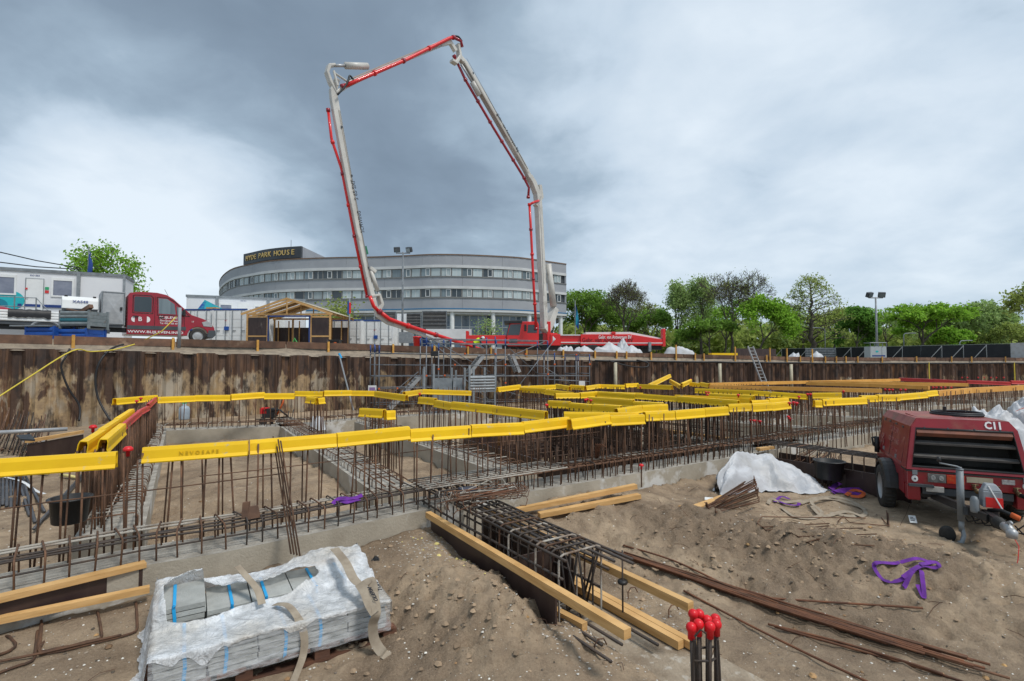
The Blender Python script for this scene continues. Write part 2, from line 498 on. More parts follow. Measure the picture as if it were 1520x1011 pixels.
A_FRONT = [V((-8.9, .1, 0)), V((-5.4, 2.9, 0)), G(0, 885, .45), G(210, 840, .45), G(326, 821, .45), G(641, 755, .45), G(742, 737, .45), G(1095, 678, .45), G(1296, 642, .45), V((17, 18.1, 0))]
A_FRONT = [V((p.x, p.y, 0)) for p in A_FRONT]
U1 = V((-.543, .84, 0)); U2 = V((.84, .543, 0))        # across and along the foundation grid
AF_S = [(A_FRONT[i], A_FRONT[i + 1]) for i in range(len(A_FRONT) - 1)]
def front_d(x, y):
    """how far in front of the long beam's front face a point lies (negative: behind it)"""
    best, res = 1e9, 0.0
    for a, b in AF_S:
        dx, dy = b.x - a.x, b.y - a.y
        t_ = ((x - a.x) * dx + (y - a.y) * dy) / (dx * dx + dy * dy); t_ = min(1.0, max(0.0, t_))
        ex, ey = x - a.x - t_ * dx, y - a.y - t_ * dy; d2 = ex * ex + ey * ey
        if d2 < best: best = d2; res = sqrt(d2) if dy * ex - dx * ey > 0 else -sqrt(d2)
    return res
DENT = {}
rd_ = random.Random(77)
for _ in range(420):
    y_ = 3.3 + 5.6 * rd_.random() ** 1.2; x_ = (rd_.random() * 2 - 1) * (y_ * 1.0)
    ln_, an_ = rd_.uniform(.07, .15), rd_.random() * 3.14
    DENT.setdefault((int(x_ // .5), int(y_ // .5)), []).append((x_, y_, ln_, ln_ * rd_.uniform(.4, .7), an_, rd_.uniform(.012, .04)))
def dents(x, y):
    h = 0.0; i, j = int(x // .5), int(y // .5)
    for a in (i - 1, i, i + 1):
        for b in (j - 1, j, j + 1):
            for (cx_, cy_, l_, w_, an_, d_) in DENT.get((a, b), ()):
                dx, dy = x - cx_, y - cy_; u, v = (dx * cos(an_) + dy * sin(an_)) / l_, (-dx * sin(an_) + dy * cos(an_)) / w_
                q_ = u * u + v * v
                if q_ < 6: h += -d_ * math.exp(-q_ * q_ * .5) + d_ * .45 * math.exp(-(sqrt(q_) - 1.5) ** 2 * 5)
    return h
def rough(x, y, a):
    n = noise.ridged_multi_fractal(V((x * 1.7, y * 1.7, 3.0)), .9, 2.0, 4, 1.0, 2.0) - 1.0
    return a * n
def gauss(x, y, cx_, cy_, sx, sy, ang=0):
    dx, dy = x - cx_, y - cy_
    a, b = dx * cos(ang) + dy * sin(ang), -dx * sin(ang) + dy * cos(ang)
    return math.exp(-.5 * ((a / sx) ** 2 + (b / sy) ** 2))
PIT_O = V((1.3, 10.1, 0))
def in_pit(x, y):
    d = V((x, y, 0)) - PIT_O
    return d.dot(U2), d.dot(U1)
def ground(x, y):
    h = .03 + .05 * fbm(x * .55, y * .55, 1.0, 3) + .020 * fbm(x * 2.6, y * 2.6, 5.0, 3)
    near = 1 - sstep(9, 16, y)
    if near > 0:
        m = gauss(x, y, 2.9, 6.3, 1.9, .55, -.55) * .26 + gauss(x, y, 4.6, 4.9, .9, .5, -.5) * .12
        l = gauss(x, y, -.55, 4.75, .55, .35, -.7) * .16 + gauss(x, y, .05, 4.05, .5, .22, -.9) * .08
        r1 = gauss(x, y, 2.9, 5.9, 1.9, .75, -.55)
        r2 = gauss(x, y, -.4, 4.6, .7, .45, -.7)
        q_ = max(r1, r2)
        h += (m + l) * (1 + .25 * fbm(x * 3, y * 3, 2, 2)) + near * .045 * (.35 + 1.2 * q_) * noise.ridged_multi_fractal(V((x * 2.2, y * 2.2, 7)), .8, 2.1, 4, .9, 1.8) - .03 * near
        quiet = (1 - .65 * gauss(x, y, -3.0, 3.5, 1.0, .6)) * (.30 + 1.15 * max(q_, sstep(-.15, .35, fbm(x * .55 + 3, y * .55, 12, 2))))
        h += .016 * near * quiet * fbm(x * 9, y * 9, 2.0, 4) * (1 + 2.2 * q_) + .010 * near * quiet * (noise.ridged_multi_fractal(V((x * 6, y * 6, 1)), .8, 2.2, 4, .9, 1.8) - 1) * (.5 + q_)
        h += near * quiet * dents(x, y)
        fd_ = front_d(x, y)
        if fd_ > 0: h += (.145 if x < -2.5 else .17) * math.exp(-(fd_ / (.85 if x < 0 else 1.3)) ** 2)
        h += .13 * gauss(x, y, -.62, 5.35, 1.0, .30, -.985)
    mid = sstep(7.2, 9, y) * (1 - sstep(15, 19, y))
    if mid > 0: h += mid * (.055 * (noise.ridged_multi_fractal(V((x * 1.3, y * 1.3, 4)), .85, 2.1, 4, .9, 1.8) - 1) + .02 * fbm(x * 5, y * 5, 3, 3))
    # the sand heaped inside the bays
    h += .24 * gauss(x, y, -4.0, 8.6, 1.3, 1.1, .6) + .14 * gauss(x, y, -5.8, 10.5, 1.3, 1.2) + .15 * gauss(x, y, -1.2, 10.5, 1.5, 2.0, .9)
    h += .12 * gauss(x, y, -6.8, 14.3, 2, .6, .3)
    # the trench where the short beam is formed
    a = V((x, y, 0)) - V((-.65, 6.5, 0)); s_, c_ = a.dot(-U1), a.dot(U2)
    if -.2 < s_ < 4.5 and -.1 < c_ < .85:
        k = sstep(-.1, .02, c_) * (1 - sstep(.72, .85, c_)) * (1 - sstep(3.3, 4.3, s_))
        h = lerp(h, -.01 + .006 * fbm(x * 8, y * 8, 2, 2), k)
    # the deep pit under the dark cage
    u, v = in_pit(x, y)
    k = sstep(-.75, -.5, u) * (1 - sstep(5.2, 5.5, u)) * sstep(-.95, -.7, v) * (1 - sstep(3.6, 3.9, v))
    h = lerp(h, -.75, k)
    return h
def axis(a, b, c0, fine, grow):
    """coordinates from a to b, finest around the span c0"""
    lo_, hi_ = c0; xs = []; x = lo_
    while x < hi_: xs.append(x); x += fine
    st = fine
    while x < b: xs.append(x); st = min(st * grow, 2.5); x += st
    x = lo_; st = fine; left = []
    while x > a: st = min(st * grow, 2.5); x -= st; left.append(x)
    return left[::-1] + xs
gx = axis(-46, 80, (-5.2, 6.0), .036, 1.035)
gy = axis(-14, 52, (3.3, 7.6), .036, 1.022)
mb = MB()
mb.grid([[(x, y, ground(x, y)) for x in gx] for y in gy])
# the sand
def sandmat():
    m = bpy.data.materials.new('site_sand'); m.use_nodes = True
    N = m.node_tree.nodes; L = m.node_tree.links; b = N['Principled BSDF']
    b.inputs['Specular IOR Level'].default_value = .25
    g = N.new('ShaderNodeNewGeometry').outputs['Position']
    def nz(s, d, r=.6, ds=0):
        n = N.new('ShaderNodeTexNoise'); n.inputs['Scale'].default_value = s; n.inputs['Detail'].default_value = d
        n.inputs['Roughness'].default_value = r; n.inputs['Distortion'].default_value = ds
        L.new(g, n.inputs['Vector']); return n.outputs['Fac']
    def rg(s, a, b_, c_=0, d_=1):
        r_ = N.new('ShaderNodeMapRange')
        for i, q_ in enumerate((a, b_, c_, d_)): r_.inputs[i + 1].default_value = q_
        L.new(s, r_.inputs[0]); return r_.outputs[0]
    def mix(f, a, b_):
        x = N.new('ShaderNodeMixRGB'); L.new(f, x.inputs[0])
        for i, q_ in ((1, a), (2, b_)):
            if isinstance(q_, tuple): x.inputs[i].default_value = (*q_, 1)
            else: L.new(q_, x.inputs[i])
        return x.outputs[0]
    wet = rg(nz(.5, 8, .66, .5), .42, .57)
    c_ = mix(wet, (.46, .345, .232), (.23, .165, .108))
    c_ = mix(rg(nz(5, 9, .75), .44, .72, 0, .7), c_, (.125, .085, .055))
    c_ = mix(rg(nz(70, 4, .7), .40, .72, 0, .45), c_, (.46, .35, .245))
    c_ = mix(rg(nz(190, 2, .5), .71, .76, 0, .8), c_, (.75, .70, .62))
    c_ = mix(rg(nz(120, 2, .5), .70, .75, 0, .7), c_, (.06, .045, .035))
    L.new(c_, b.inputs['Base Color'])
    L.new(rg(wet, 0, 1, .95, .72), b.inputs['Roughness'])
    b1 = N.new('ShaderNodeBump'); b1.inputs['Strength'].default_value = 1.0; b1.inputs['Distance'].default_value = .045
    L.new(nz(16, 9, .72), b1.inputs['Height'])
    b2 = N.new('ShaderNodeBump'); b2.inputs['Strength'].default_value = .5; b2.inputs['Distance'].default_value = .01
    L.new(nz(95, 4, .7), b2.inputs['Height']); L.new(b1.outputs[0], b2.inputs['Normal'])
    L.new(b2.outputs[0], b.inputs['Normal'])
    return m
m_sand = sandmat()
struct('ground', mb, m_sand, True)

# shells, stones and crumbs scattered over the sand
def crumbs(name, n, mat, smin, smax, place):
    mb = MB(); rnd = random.Random(len(name) * 7 + n)
    for _ in range(n):
        x, y = place(rnd)
        s_ = smin + (smax - smin) * rnd.random() ** 3
        z = ground(x, y); a = rnd.random() * 6.3
        p = [V((x + cos(a + i * 1.047) * s_ * (.65 + .5 * rnd.random()), y + sin(a + i * 1.047) * s_ * (.65 + .5 * rnd.random()), z + s_ * .12)) for i in range(6)]
        p += [V((x + cos(a + i * 2.094 + .5) * s_ * (.3 + .3 * rnd.random()), y + sin(a + i * 2.094 + .5) * s_ * (.3 + .3 * rnd.random()), z + s_ * (.45 + .3 * rnd.random()))) for i in range(3)]
        mb.add(p, [(0, 1, 6), (1, 2, 7, 6), (2, 3, 7), (3, 4, 8, 7), (4, 5, 8), (5, 0, 6, 8), (6, 7, 8)])
    return struct(name, mb, mat, kind='stuff')
m_shell = M('shell_white', (.68, .65, .58), None, .7, island=.25)
m_pebble = M('pebble', (.20, .16, .12), None, .85, island=.6)
m_clod = M('sand_clod', (.30, .215, .14), None, .95, island=.35)
def nearp(r_): 
    y = 3.4 + 5.5 * r_.random() ** 1.3
    return (r_.random() * 2 - 1) * (y * 1.02) , y
crumbs('shell_fragments', 2600, m_shell, .0035, .014, nearp)
crumbs('gravel', 1800, m_pebble, .004, .017, nearp)
def mound(r_):
    if r_.random() < .7: return r_.gauss(2.9, 1.5), r_.gauss(5.8, .55)
    return r_.gauss(-.4, .6), r_.gauss(4.6, .4)
crumbs('sand_clods', 1500, m_clod, .005, .036, mound)
m_chip = M('wood_chip', (.50, .30, .12), (.20, .12, .07), .8, island=.4)
crumbs('wood_chips', 160, m_chip, .010, .040, nearp)
wm = MB(); rw = random.Random(91)
for _ in range(170):
    x, y = nearp(rw) if rw.random() < .5 else (rw.gauss(3.4, 1.3), rw.gauss(6.6, .7)); a = rw.random() * 6.3; l_ = rw.uniform(.04, .22); p = V((x, y, ground(x, y) + .008)); q_ = V((x + cos(a) * l_, y + sin(a) * l_, 0)); q_.z = ground(q_.x, q_.y) + .008 + rw.random() * .02
    wm.tube([p, (p + q_) / 2 + V((rw.gauss(0, .012), rw.gauss(0, .012), .012)), q_], .0028, 3)
struct('tie_wire_scraps', wm, m_rust, kind='stuff')
m_foam = M('yellow_foam_crumb', (.72, .60, .22), None, .9, island=.2)
crumbs('foam_crumbs', 46, m_foam, .010, .034, lambda r_: tuple(G(r_.gauss(668, 38), r_.gauss(832, 22), .05).xy))
# light cement spatter on the sand around the end of the short beam
mb = MB(); rnd = random.Random(3)
for _ in range(1500):
    p = G(rnd.gauss(905, 62), rnd.gauss(935, 30), 0) if rnd.random() < .65 else G(rnd.gauss(655, 40), rnd.gauss(838, 14), .06)
    s_ = .004 + .011 * rnd.random() ** 2; z = ground(p.x, p.y)
    a = rnd.random() * 6
    mb.add([V((p.x + cos(a + k * 1.57) * s_ * (.5 + rnd.random()), p.y + sin(a + k * 1.57) * s_ * (.5 + rnd.random()), z + .002)) for k in range(4)] + [V((p.x, p.y, z + .004))], [(0, 1, 4), (1, 2, 4), (2, 3, 4), (3, 0, 4)])
struct('cement_spatter', mb, M('cement_crumb', (.50, .46, .40), None, .9, island=.2), kind='stuff')

# the street beyond the sheet piles
mb = MB(); rows = []
offs = [(.03, 't'), (.25, 'a'), (.62, 'b'), (.785, 'c'), (.86, 's'), (1.6, 's'), (4, 's'), (12, 's'), (30, 's')]
n_ = 150
for (o_, k) in offs:
    r_ = []
    for i in range(n_ + 1):
        t_ = WP.L * i / n_; p = WP.at(t_) + back(t_) * o_
        a, b = wall_top(p.x) - .06, street(p.x)
        z = a if k == 't' else b if k == 's' else lerp(a, b - .30, .35 if k == 'a' else .8 if k == 'b' else 1.0) + .06 * fbm(p.x * 2, p.y * 2, o_)
        if k == 's' and o_ > 1: z += .03 * fbm(p.x, p.y, 1)
        r_.append((p.x, p.y, z))
    rows.append(r_)
mb.grid(rows[::-1])
m_rubble = M('street_sand', (.33, .27, .20), (.19, .155, .12), .95, scale=3, bump=.8, bscale=25, world=True)
struct('street', mb, m_rubble, True)
mb = MB()
mb.add([(-900, 22, 2.40), (-34, 22, 2.40), (-8, 34, 2.40), (40, 50, 2.40), (900, 50, 2.40), (900, 1500, 2.40), (-900, 1500, 2.40)], [(0, 1, 2, 3, 4, 5, 6)])
struct('land', mb, M('far_ground', (.13, .135, .07), (.20, .18, .13), .95, scale=.1, world=True))

# ================================================================== THE SHEET PILES
def pilemat():
    m = bpy.data.materials.new('sheet_pile_steel'); m.use_nodes = True
    N = m.node_tree.nodes; L = m.node_tree.links; b = N['Principled BSDF']
    g = N.new('ShaderNodeNewGeometry').outputs['Position']
    ob = N.new('ShaderNodeTexCoord').outputs['Object']
    oi = N.new('ShaderNodeObjectInfo')
    def nz(s, d, r=.6, st=(1, 1, 1), ds=0.0):
        mp = N.new('ShaderNodeMapping'); mp.inputs['Scale'].default_value = st; L.new(g, mp.inputs['Vector'])
        n = N.new('ShaderNodeTexNoise'); n.inputs['Scale'].default_value = s; n.inputs['Detail'].default_value = d
        n.inputs['Roughness'].default_value = r; n.inputs['Distortion'].default_value = ds
        L.new(mp.outputs[0], n.inputs['Vector']); return n.outputs['Fac']
    def rg(s, a, b_, c_=0, d_=1):
        r_ = N.new('ShaderNodeMapRange')
        for i, q_ in enumerate((a, b_, c_, d_)): r_.inputs[i + 1].default_value = q_
        L.new(s, r_.inputs[0]); return r_.outputs[0]
    def mth(op, a, b_):
        n = N.new('ShaderNodeMath'); n.operation = op
        for i, q_ in ((0, a), (1, b_)):
            if isinstance(q_, (int, float)): n.inputs[i].default_value = q_
            else: L.new(q_, n.inputs[i])
        return n.outputs[0]
    def mix(f, a, b_):
        x = N.new('ShaderNodeMixRGB')
        L.new(f, x.inputs[0])
        for i, q_ in ((1, a), (2, b_)):
            if isinstance(q_, tuple): x.inputs[i].default_value = (*q_, 1)
            else: L.new(q_, x.inputs[i])
        return x.outputs[0]
    sz = N.new('ShaderNodeSeparateXYZ'); L.new(ob, sz.inputs[0])
    sg = N.new('ShaderNodeSeparateXYZ'); L.new(g, sg.inputs[0])
    c_ = mix(rg(nz(2.5, 6, .6, (1, 1, .25)), .35, .68), (.040, .023, .016), (.115, .060, .035))
    c_ = mix(rg(nz(3.0, 5, .6, (1.6, 1.6, .12)), .55, .70, 0, .6), c_, (.30, .145, .055))
    # dried clay and cement left on the lower steel, more of it towards the near end
    patch = mth('ADD', nz(1.3, 7, .62, (1.3, 1.3, .5), .6), mth('MULTIPLY', mth('SUBTRACT', oi.outputs['Random'], .5), .10))
    near = rg(sg.outputs[0], -9, 3, .055, -.065)
    depth = rg(sz.outputs[2], -1.0, -.45, .0, -.22)
    pf = rg(mth('ADD', mth('ADD', patch, near), depth), .50, .56)
    tan = mix(rg(nz(4, 6), .4, .65), (.36, .25, .135), (.21, .145, .085))
    tan = mix(rg(nz(2.2, 4, .5, (1, 1, .4)), .50, .62, 0, .85), tan, (.38, .325, .25))
    c_ = mix(pf, c_, tan)
    c_ = mix(rg(nz(2.6, 7, .65, (1, 1, .45)), .52, .64, 0, .9), c_, (.022, .016, .014))
    hs = N.new('ShaderNodeHueSaturation'); L.new(c_, hs.inputs['Color'])
    L.new(rg(oi.outputs['Random'], 0, 1, .8, 1.2), hs.inputs['Value'])
    L.new(hs.outputs[0], b.inputs['Base Color'])
    b.inputs['Roughness'].default_value = .7
    bp = N.new('ShaderNodeBump'); bp.inputs['Strength'].default_value = .5; bp.inputs['Distance'].default_value = .02
    L.new(nz(14, 6), bp.inputs['Height']); L.new(bp.outputs[0], b.inputs['Normal'])
    return m
m_pile = pilemat()
def pile_mesh(sgn):
    wd, th, dp, bot = .6, .018, .13, -3.4
    prof = [(0, 0), (.085, 0), (.19, sgn * dp), (.41, sgn * dp), (.515, 0), (.6, 0)]
    mb = MB()
    f_ = [V((x, y, 0)) for x, y in prof]; bk = [V((x, y + .018, 0)) for x, y in prof]
    mb.prism(f_ + bk[::-1], V((0, 0, bot)))
    mb.box((.6, -.012, bot / 2), (.05, .05, -bot))        # the interlock
    return mb.mesh('pile', m_pile)
pm = [pile_mesh(1), pile_mesh(-1)]
wall = thing('sheet_pile_wall', 'long rusty brown sheet pile wall round the back of the building pit', 'retaining wall', (-16.5, 16.5, 0))
mpi = Matrix.Translation(-wall.location)
t_ = 2.0; i = 0
while t_ < WP.L - 1:
    p = WP.at(t_); d = WP.dir(t_ + .3); zt = wall_top(p.x) + .02 * (random.random() - .5) - (.03 if random.random() < .15 else 0)
    o = obj('pile', pm[i % 2], wall); o.matrix_parent_inverse = mpi
    o.location = (p.x, p.y, zt); o.rotation_euler = (0, 0, atan2(d.y, d.x))
    t_ += .6; i += 1

# the weathered kerb boards above the wall and their orange stakes
kb = 0; t_ = 17.0
t0_ = next(k * .1 for k in range(int(WP.L * 10)) if WP.at(k * .1).x > -21.5)
t1_ = next((k * .1 for k in range(int(WP.L * 10)) if WP.at(k * .1).x > 46), WP.L - 2)
t_ = t0_; kb = 0
while t_ < t1_:
    ln = 3.6 + .5 * random.random()
    a = WP.at(t_ + .02) + back(t_) * .82; b = WP.at(t_ + ln - .02) + back(t_ + ln) * .82
    hz = [random.random() * .03 for _ in range(2)]
    a.z = street(a.x) - .06 + hz[0]; b.z = street(b.x) - .06 + hz[1]
    mb = MB().beam(a, b, .05, .30 if a.x < 0 else .24)
    single('kerb_board', mb, m_oldwood, f'weathered brown kerb board above the sheet piles, {nth(kb)} from the left', 'board', 'kerb boards along the top of the pit')
    t_ += ln; kb += 1
ks = 0
stake_px = [108, 263, 387, 492, 588, 652, 700, 735, 790, 846, 893, 925, 940, 977, 1014, 1043, 1056, 1104, 1150, 1156, 1180, 1200, 1218, 1238, 1254, 1268, 1287, 1322, 1374, 1427, 1457, 1508]
for px in stake_px:
    # find the wall point seen at px
    bt = min((abs((WP.at(k * .1).x / WP.at(k * .1).y) * F + 760 - px), k * .1) for k in range(300, int(WP.L * 10)) if WP.at(k * .1).y > 5)[1]
    p = WP.at(bt) + back(bt) * .70; z = street(p.x)
    tall = px in (1104, 1156, 1180, 1218, 1014)
    mb = MB().box((p.x, p.y, z - .22 + (.22 if tall else 0)), (.09, .06, .75 + (.55 if tall else 0)), .6)
    mb.m = 1; mb.box((p.x, p.y, z - .68), (.088, .058, .2), .6)
    single('stake', mb, [m_stake, m_black], f'{"tall " if tall else ""}orange wooden stake at the kerb boards, {nth(ks)} from the left', 'stake', 'orange stakes along the kerb boards')
    ks += 1

# ================================================================== THE OFFICE BUILDING
def bp_(px, Z): return V(((px - 760) / 760 * Z, Z, 0))
FAC = curve([(-74, 130, 0), (-62, 108, 0), (-52, 94, 0), bp_(372, 88.2), bp_(400, 85.4), bp_(440, 83.7), bp_(500, 82.6), bp_(550, 82.2), bp_(600, 81.2), bp_(640, 80.2), bp_(680, 80.3), bp_(730, 81.3), bp_(770, 82.6), bp_(800, 84.8), bp_(841, 88.3)], 6)
FP = Path(FAC)
def fnorm(t_):
    d = FP.dir(t_); return V((d.y, -d.x, 0))
def fpt(t_, o_, z):
    p = FP.at(t_) + fnorm(t_) * o_; return V((p.x, p.y, z))
bld = thing('office_building', 'curved grey three storey office building with ribbon windows and gold roof letters', 'building', (-12, 84, 2.6), world=True)
m_spandrel = M('grey_facade', (.36, .37, .39), (.31, .32, .345), .6, scale=.35, world=True, bump=.2, bscale=8)
m_stripe = M('white_facade', (.62, .625, .62), (.52, .52, .51), .5, scale=.5, world=True)
m_coping = M('brown_coping', (.22, .14, .09), (.15, .10, .075), .7, scale=1, world=True)
m_fascia = M('black_fascia', (.03, .035, .042), (.05, .055, .06), .35, scale=.5, world=True)
m_wframe = M('grey_window_frame', (.17, .17, .165), (.22, .22, .21), .5)
m_sash = M('white_sash', (.70, .71, .70), rough=.4)
m_bluetrim = M('blue_trim', (.03, .16, .32), rough=.5)
def band(t0, t1, z0, z1, o_, dep=.3, n=None):
    n = n or max(2, int((t1 - t0) / 1.2)); mb = MB(); rr = [[], [], [], []]
    for i in range(n + 1):
        t_ = lerp(t0, t1, i / n)
        for r_, (oo, z) in zip(rr, ((o_ - dep, z1), (o_, z1), (o_, z0), (o_ - dep, z0))): r_.append(fpt(t_, oo, z))
    mb.grid(rr)
    e0 = [rr[k][0] for k in range(4)]; e1 = [rr[k][-1] for k in range(4)]
    mb.add(e0, [(0, 1, 2, 3)]); mb.add(e1, [(3, 2, 1, 0)])
    return mb
def panels(z0, z1, o_, step=6.2):
    k = int(FP.L / step)
    for i in range(k):
        band(FP.L * i / k + .012, FP.L * (i + 1) / k - .012, z0, z1, o_).build('spandrel_panel', m_spandrel, bld)
panels(17.35, 18.9, 0); panels(14.0, 15.42, 0); panels(10.5, 12.1, 0)
for z0, z1, m_, nm, o_ in ((18.9, 19.08, m_coping, 'coping', .08), (16.92, 17.35, m_stripe, 'white_band', .06), (13.6, 14.0, m_stripe, 'white_band', .06), (9.95, 10.33, m_stripe, 'white_band', .1), (10.33, 10.5, m_bluetrim, 'blue_trim', .13),
                           (15.42, 15.55, m_wframe, 'window_sill', .1), (12.1, 12.25, m_wframe, 'window_sill', .1)):
    band(0, FP.L, z0, z1, o_).build(nm, m_, bld)
# the dark body behind the ribbons, the roof, and the right end
mb = band(0, FP.L, 9.95, 18.9, -.32, .2)
mb.build('inner_wall', m_darkgrey, bld)
end = FP.at(FP.L); mb = MB()
mb.obox((end.x - .3, end.y + .02, 9.95), (.3, 0, 0), (0, 18, 0), (0, 0, 8.95)); mb.build('end_wall', m_spandrel, bld)
mb = MB(); top = [fpt(FP.L * i / 80, -.3, 18.7) for i in range(81)]
mb.add(top + [(end.x, 150, 18.7), (-70, 150, 18.7)], [list(range(83))[::-1]]); mb.build('roof', m_darkgrey, bld)
# windows
WW = 1.66
def win_frame_mesh():
    mb = MB(); h = 1.35; w_ = WW - .03
    for (x, z, a, b) in ((0, 0, .09, h), (w_ - .09, 0, .09, h), (.09, 0, w_ - .18, .07), (.09, h - .07, w_ - .18, .07)):
        mb.obox((x, -.04, z), (a, 0, 0), (0, .12, 0), (0, 0, b))
    return mb.mesh('window', m_wframe)
wfm = win_frame_mesh()
def pane_mesh(m_): return MB().obox((.09, .02, .07), (WW - .21, 0, 0), (0, .03, 0), (0, 0, 1.21)).mesh('pane', m_)
pms = [pane_mesh(m_) for m_ in (m_curtain, m_sheer, m_glass, m_curtain)]
def sash_mesh(x0):
    mb = MB(); w_, h = .74, 1.17
    for (x, z, a, b) in ((0, 0, .08, h), (w_ - .08, 0, .08, h), (.08, 0, w_ - .16, .08), (.08, h - .08, w_ - .16, .08)):
        mb.obox((x0 + x, -.07, .09 + z), (a, 0, 0), (0, .09, 0), (0, 0, b))
    return mb.mesh('sash', m_sash)
shm = sash_mesh(.80)
mullion = MB().obox((.78, -.03, .07), (.05, 0, 0), (0, .05, 0), (0, 0, 1.21)).mesh('mullion', m_sash)
rnd = random.Random(11)
nw = int((FP.L - .6) / WW)
for zf in (15.55, 12.25):
    for i in range(nw):
        t_ = .3 + i * WW
        if t_ < 26 and i % 2: pass
        p = fpt(t_, -.12, zf); d = FP.dir(t_ + WW / 2)
        o = obj('window', wfm, bld); o.location = p; o.rotation_euler = (0, 0, atan2(d.y, d.x))
        pn = obj('pane', rnd.choice(pms), o)
        if i % 2 == 0: obj('sash', shm, o)
        elif rnd.random() < .5: obj('mullion', mullion, o)
# ground floor: columns and the tall glazing set back behind them
for px in (597, 671, 733, 788, 835):
    t_ = min((abs(FP.at(k * .2).x / FP.at(k * .2).y * 760 + 760 - px), k * .2) for k in range(int(FP.L * 5)))[1]
    p = fpt(t_, -.5, 2.4)
    MB().lathe([(.36, 0), (.36, 7.56)], p, 16).build('column', m_white, bld, True)
tg0 = min((abs(FP.at(k * .2).x / FP.at(k * .2).y * 760 + 760 - 450), k * .2) for k in range(100, int(FP.L * 5)))[1]
band(tg0, FP.L, 9.6, 9.94, -.4, 3.2).build('soffit', m_stripe, bld)
zr = [2.6, 4.3, 6.0, 7.7, 9.6]
k = 0; t_ = tg0
pn_cache = {}
while t_ < FP.L - 1.4:
    d = FP.dir(t_ + .7); p = fpt(t_, -2.2, 0)
    for a, b in zip(zr, zr[1:]):
        key = (a,)
        if key not in pn_cache: pn_cache[key] = MB().obox((.05, 0, a + .05), (1.30, 0, 0), (0, .04, 0), (0, 0, b - a - .1)).mesh('pane', m_blueglass)
        o = obj('pane', pn_cache[key], bld); o.location = p; o.rotation_euler = (0, 0, atan2(d.y, d.x))
    if 'mul' not in pn_cache:
        mm = MB().obox((-.05, -.06, 2.4), (.09, 0, 0), (0, .12, 0), (0, 0, 7.3))
        for z in zr: mm.obox((.04, -.05, z - .05), (1.32, 0, 0), (0, .1, 0), (0, 0, .1))
        pn_cache['mul'] = mm.mesh('mullion', m_sash)
    o = obj('mullion', pn_cache['mul'], bld); o.location = p; o.rotation_euler = (0, 0, atan2(d.y, d.x))
    t_ += 1.4
band(tg0, FP.L, 2.4, 9.6, -5.5, .2).build('lobby_wall', m_darkgrey, bld)
# the roof sign and the plant room behind it
def tpx(px): return min((abs(FP.at(k * .1).x / FP.at(k * .1).y * 760 + 760 - px), k * .1) for k in range(int(FP.L * 10)))[1]
ts0, ts1 = tpx(357), tpx(444)
band(ts0, ts1, 19.25, 21.15, -.2, .4, 24).build('sign_fascia', m_fascia, bld)
sp = fpt(ts1, -.25, 0)
mb = MB(); mb.obox((sp.x - .1, sp.y, 19.2), (.1, 0, 0), (1.2, 20, 0), (0, 0, 1.95)); mb.build('plant_room_wall', m_spandrel, bld)
mb = MB(); s0 = fpt(ts0, -.3, 0)
mb.add([(s0.x, s0.y, 21.1), (sp.x, sp.y, 21.1), (sp.x + 1.2, sp.y + 20, 21.1), (s0.x - 8, s0.y + 20, 21.1)], [(0, 1, 2, 3)]); mb.build('plant_room_roof', m_darkgrey, bld)
for px in (389, 409, 425, 438):
    p = fpt(tpx(px), -.5, 18.7); MB().obox(p, (.12, 0, 0), (0, .12, 0), (0, 0, .7)).build('sign_post', m_fascia, bld)
s_txt = 'HYDE PARK HOUSE'
wts = {'I': .5, ' ': .62}
tot = sum(wts.get(c_, 1) for c_ in s_txt); acc = 0
sL, sR = tpx(361), tpx(435)
for c_ in s_txt:
    w_ = wts.get(c_, 1); tt = lerp(sL, sR, (acc + w_ / 2) / tot); acc += w_
    if c_ == ' ': continue
    d = FP.dir(tt)
    lettering(c_, fpt(tt, -.12, 20.18), d, (0, 0, 1), 1.22, m_gold, bld, .04, name='letter')
p = fpt(tpx(409), -3, 21.1); MB().bar(p, p + V((0, 0, 2.0)), .05, 5).build('antenna', m_grey, bld)

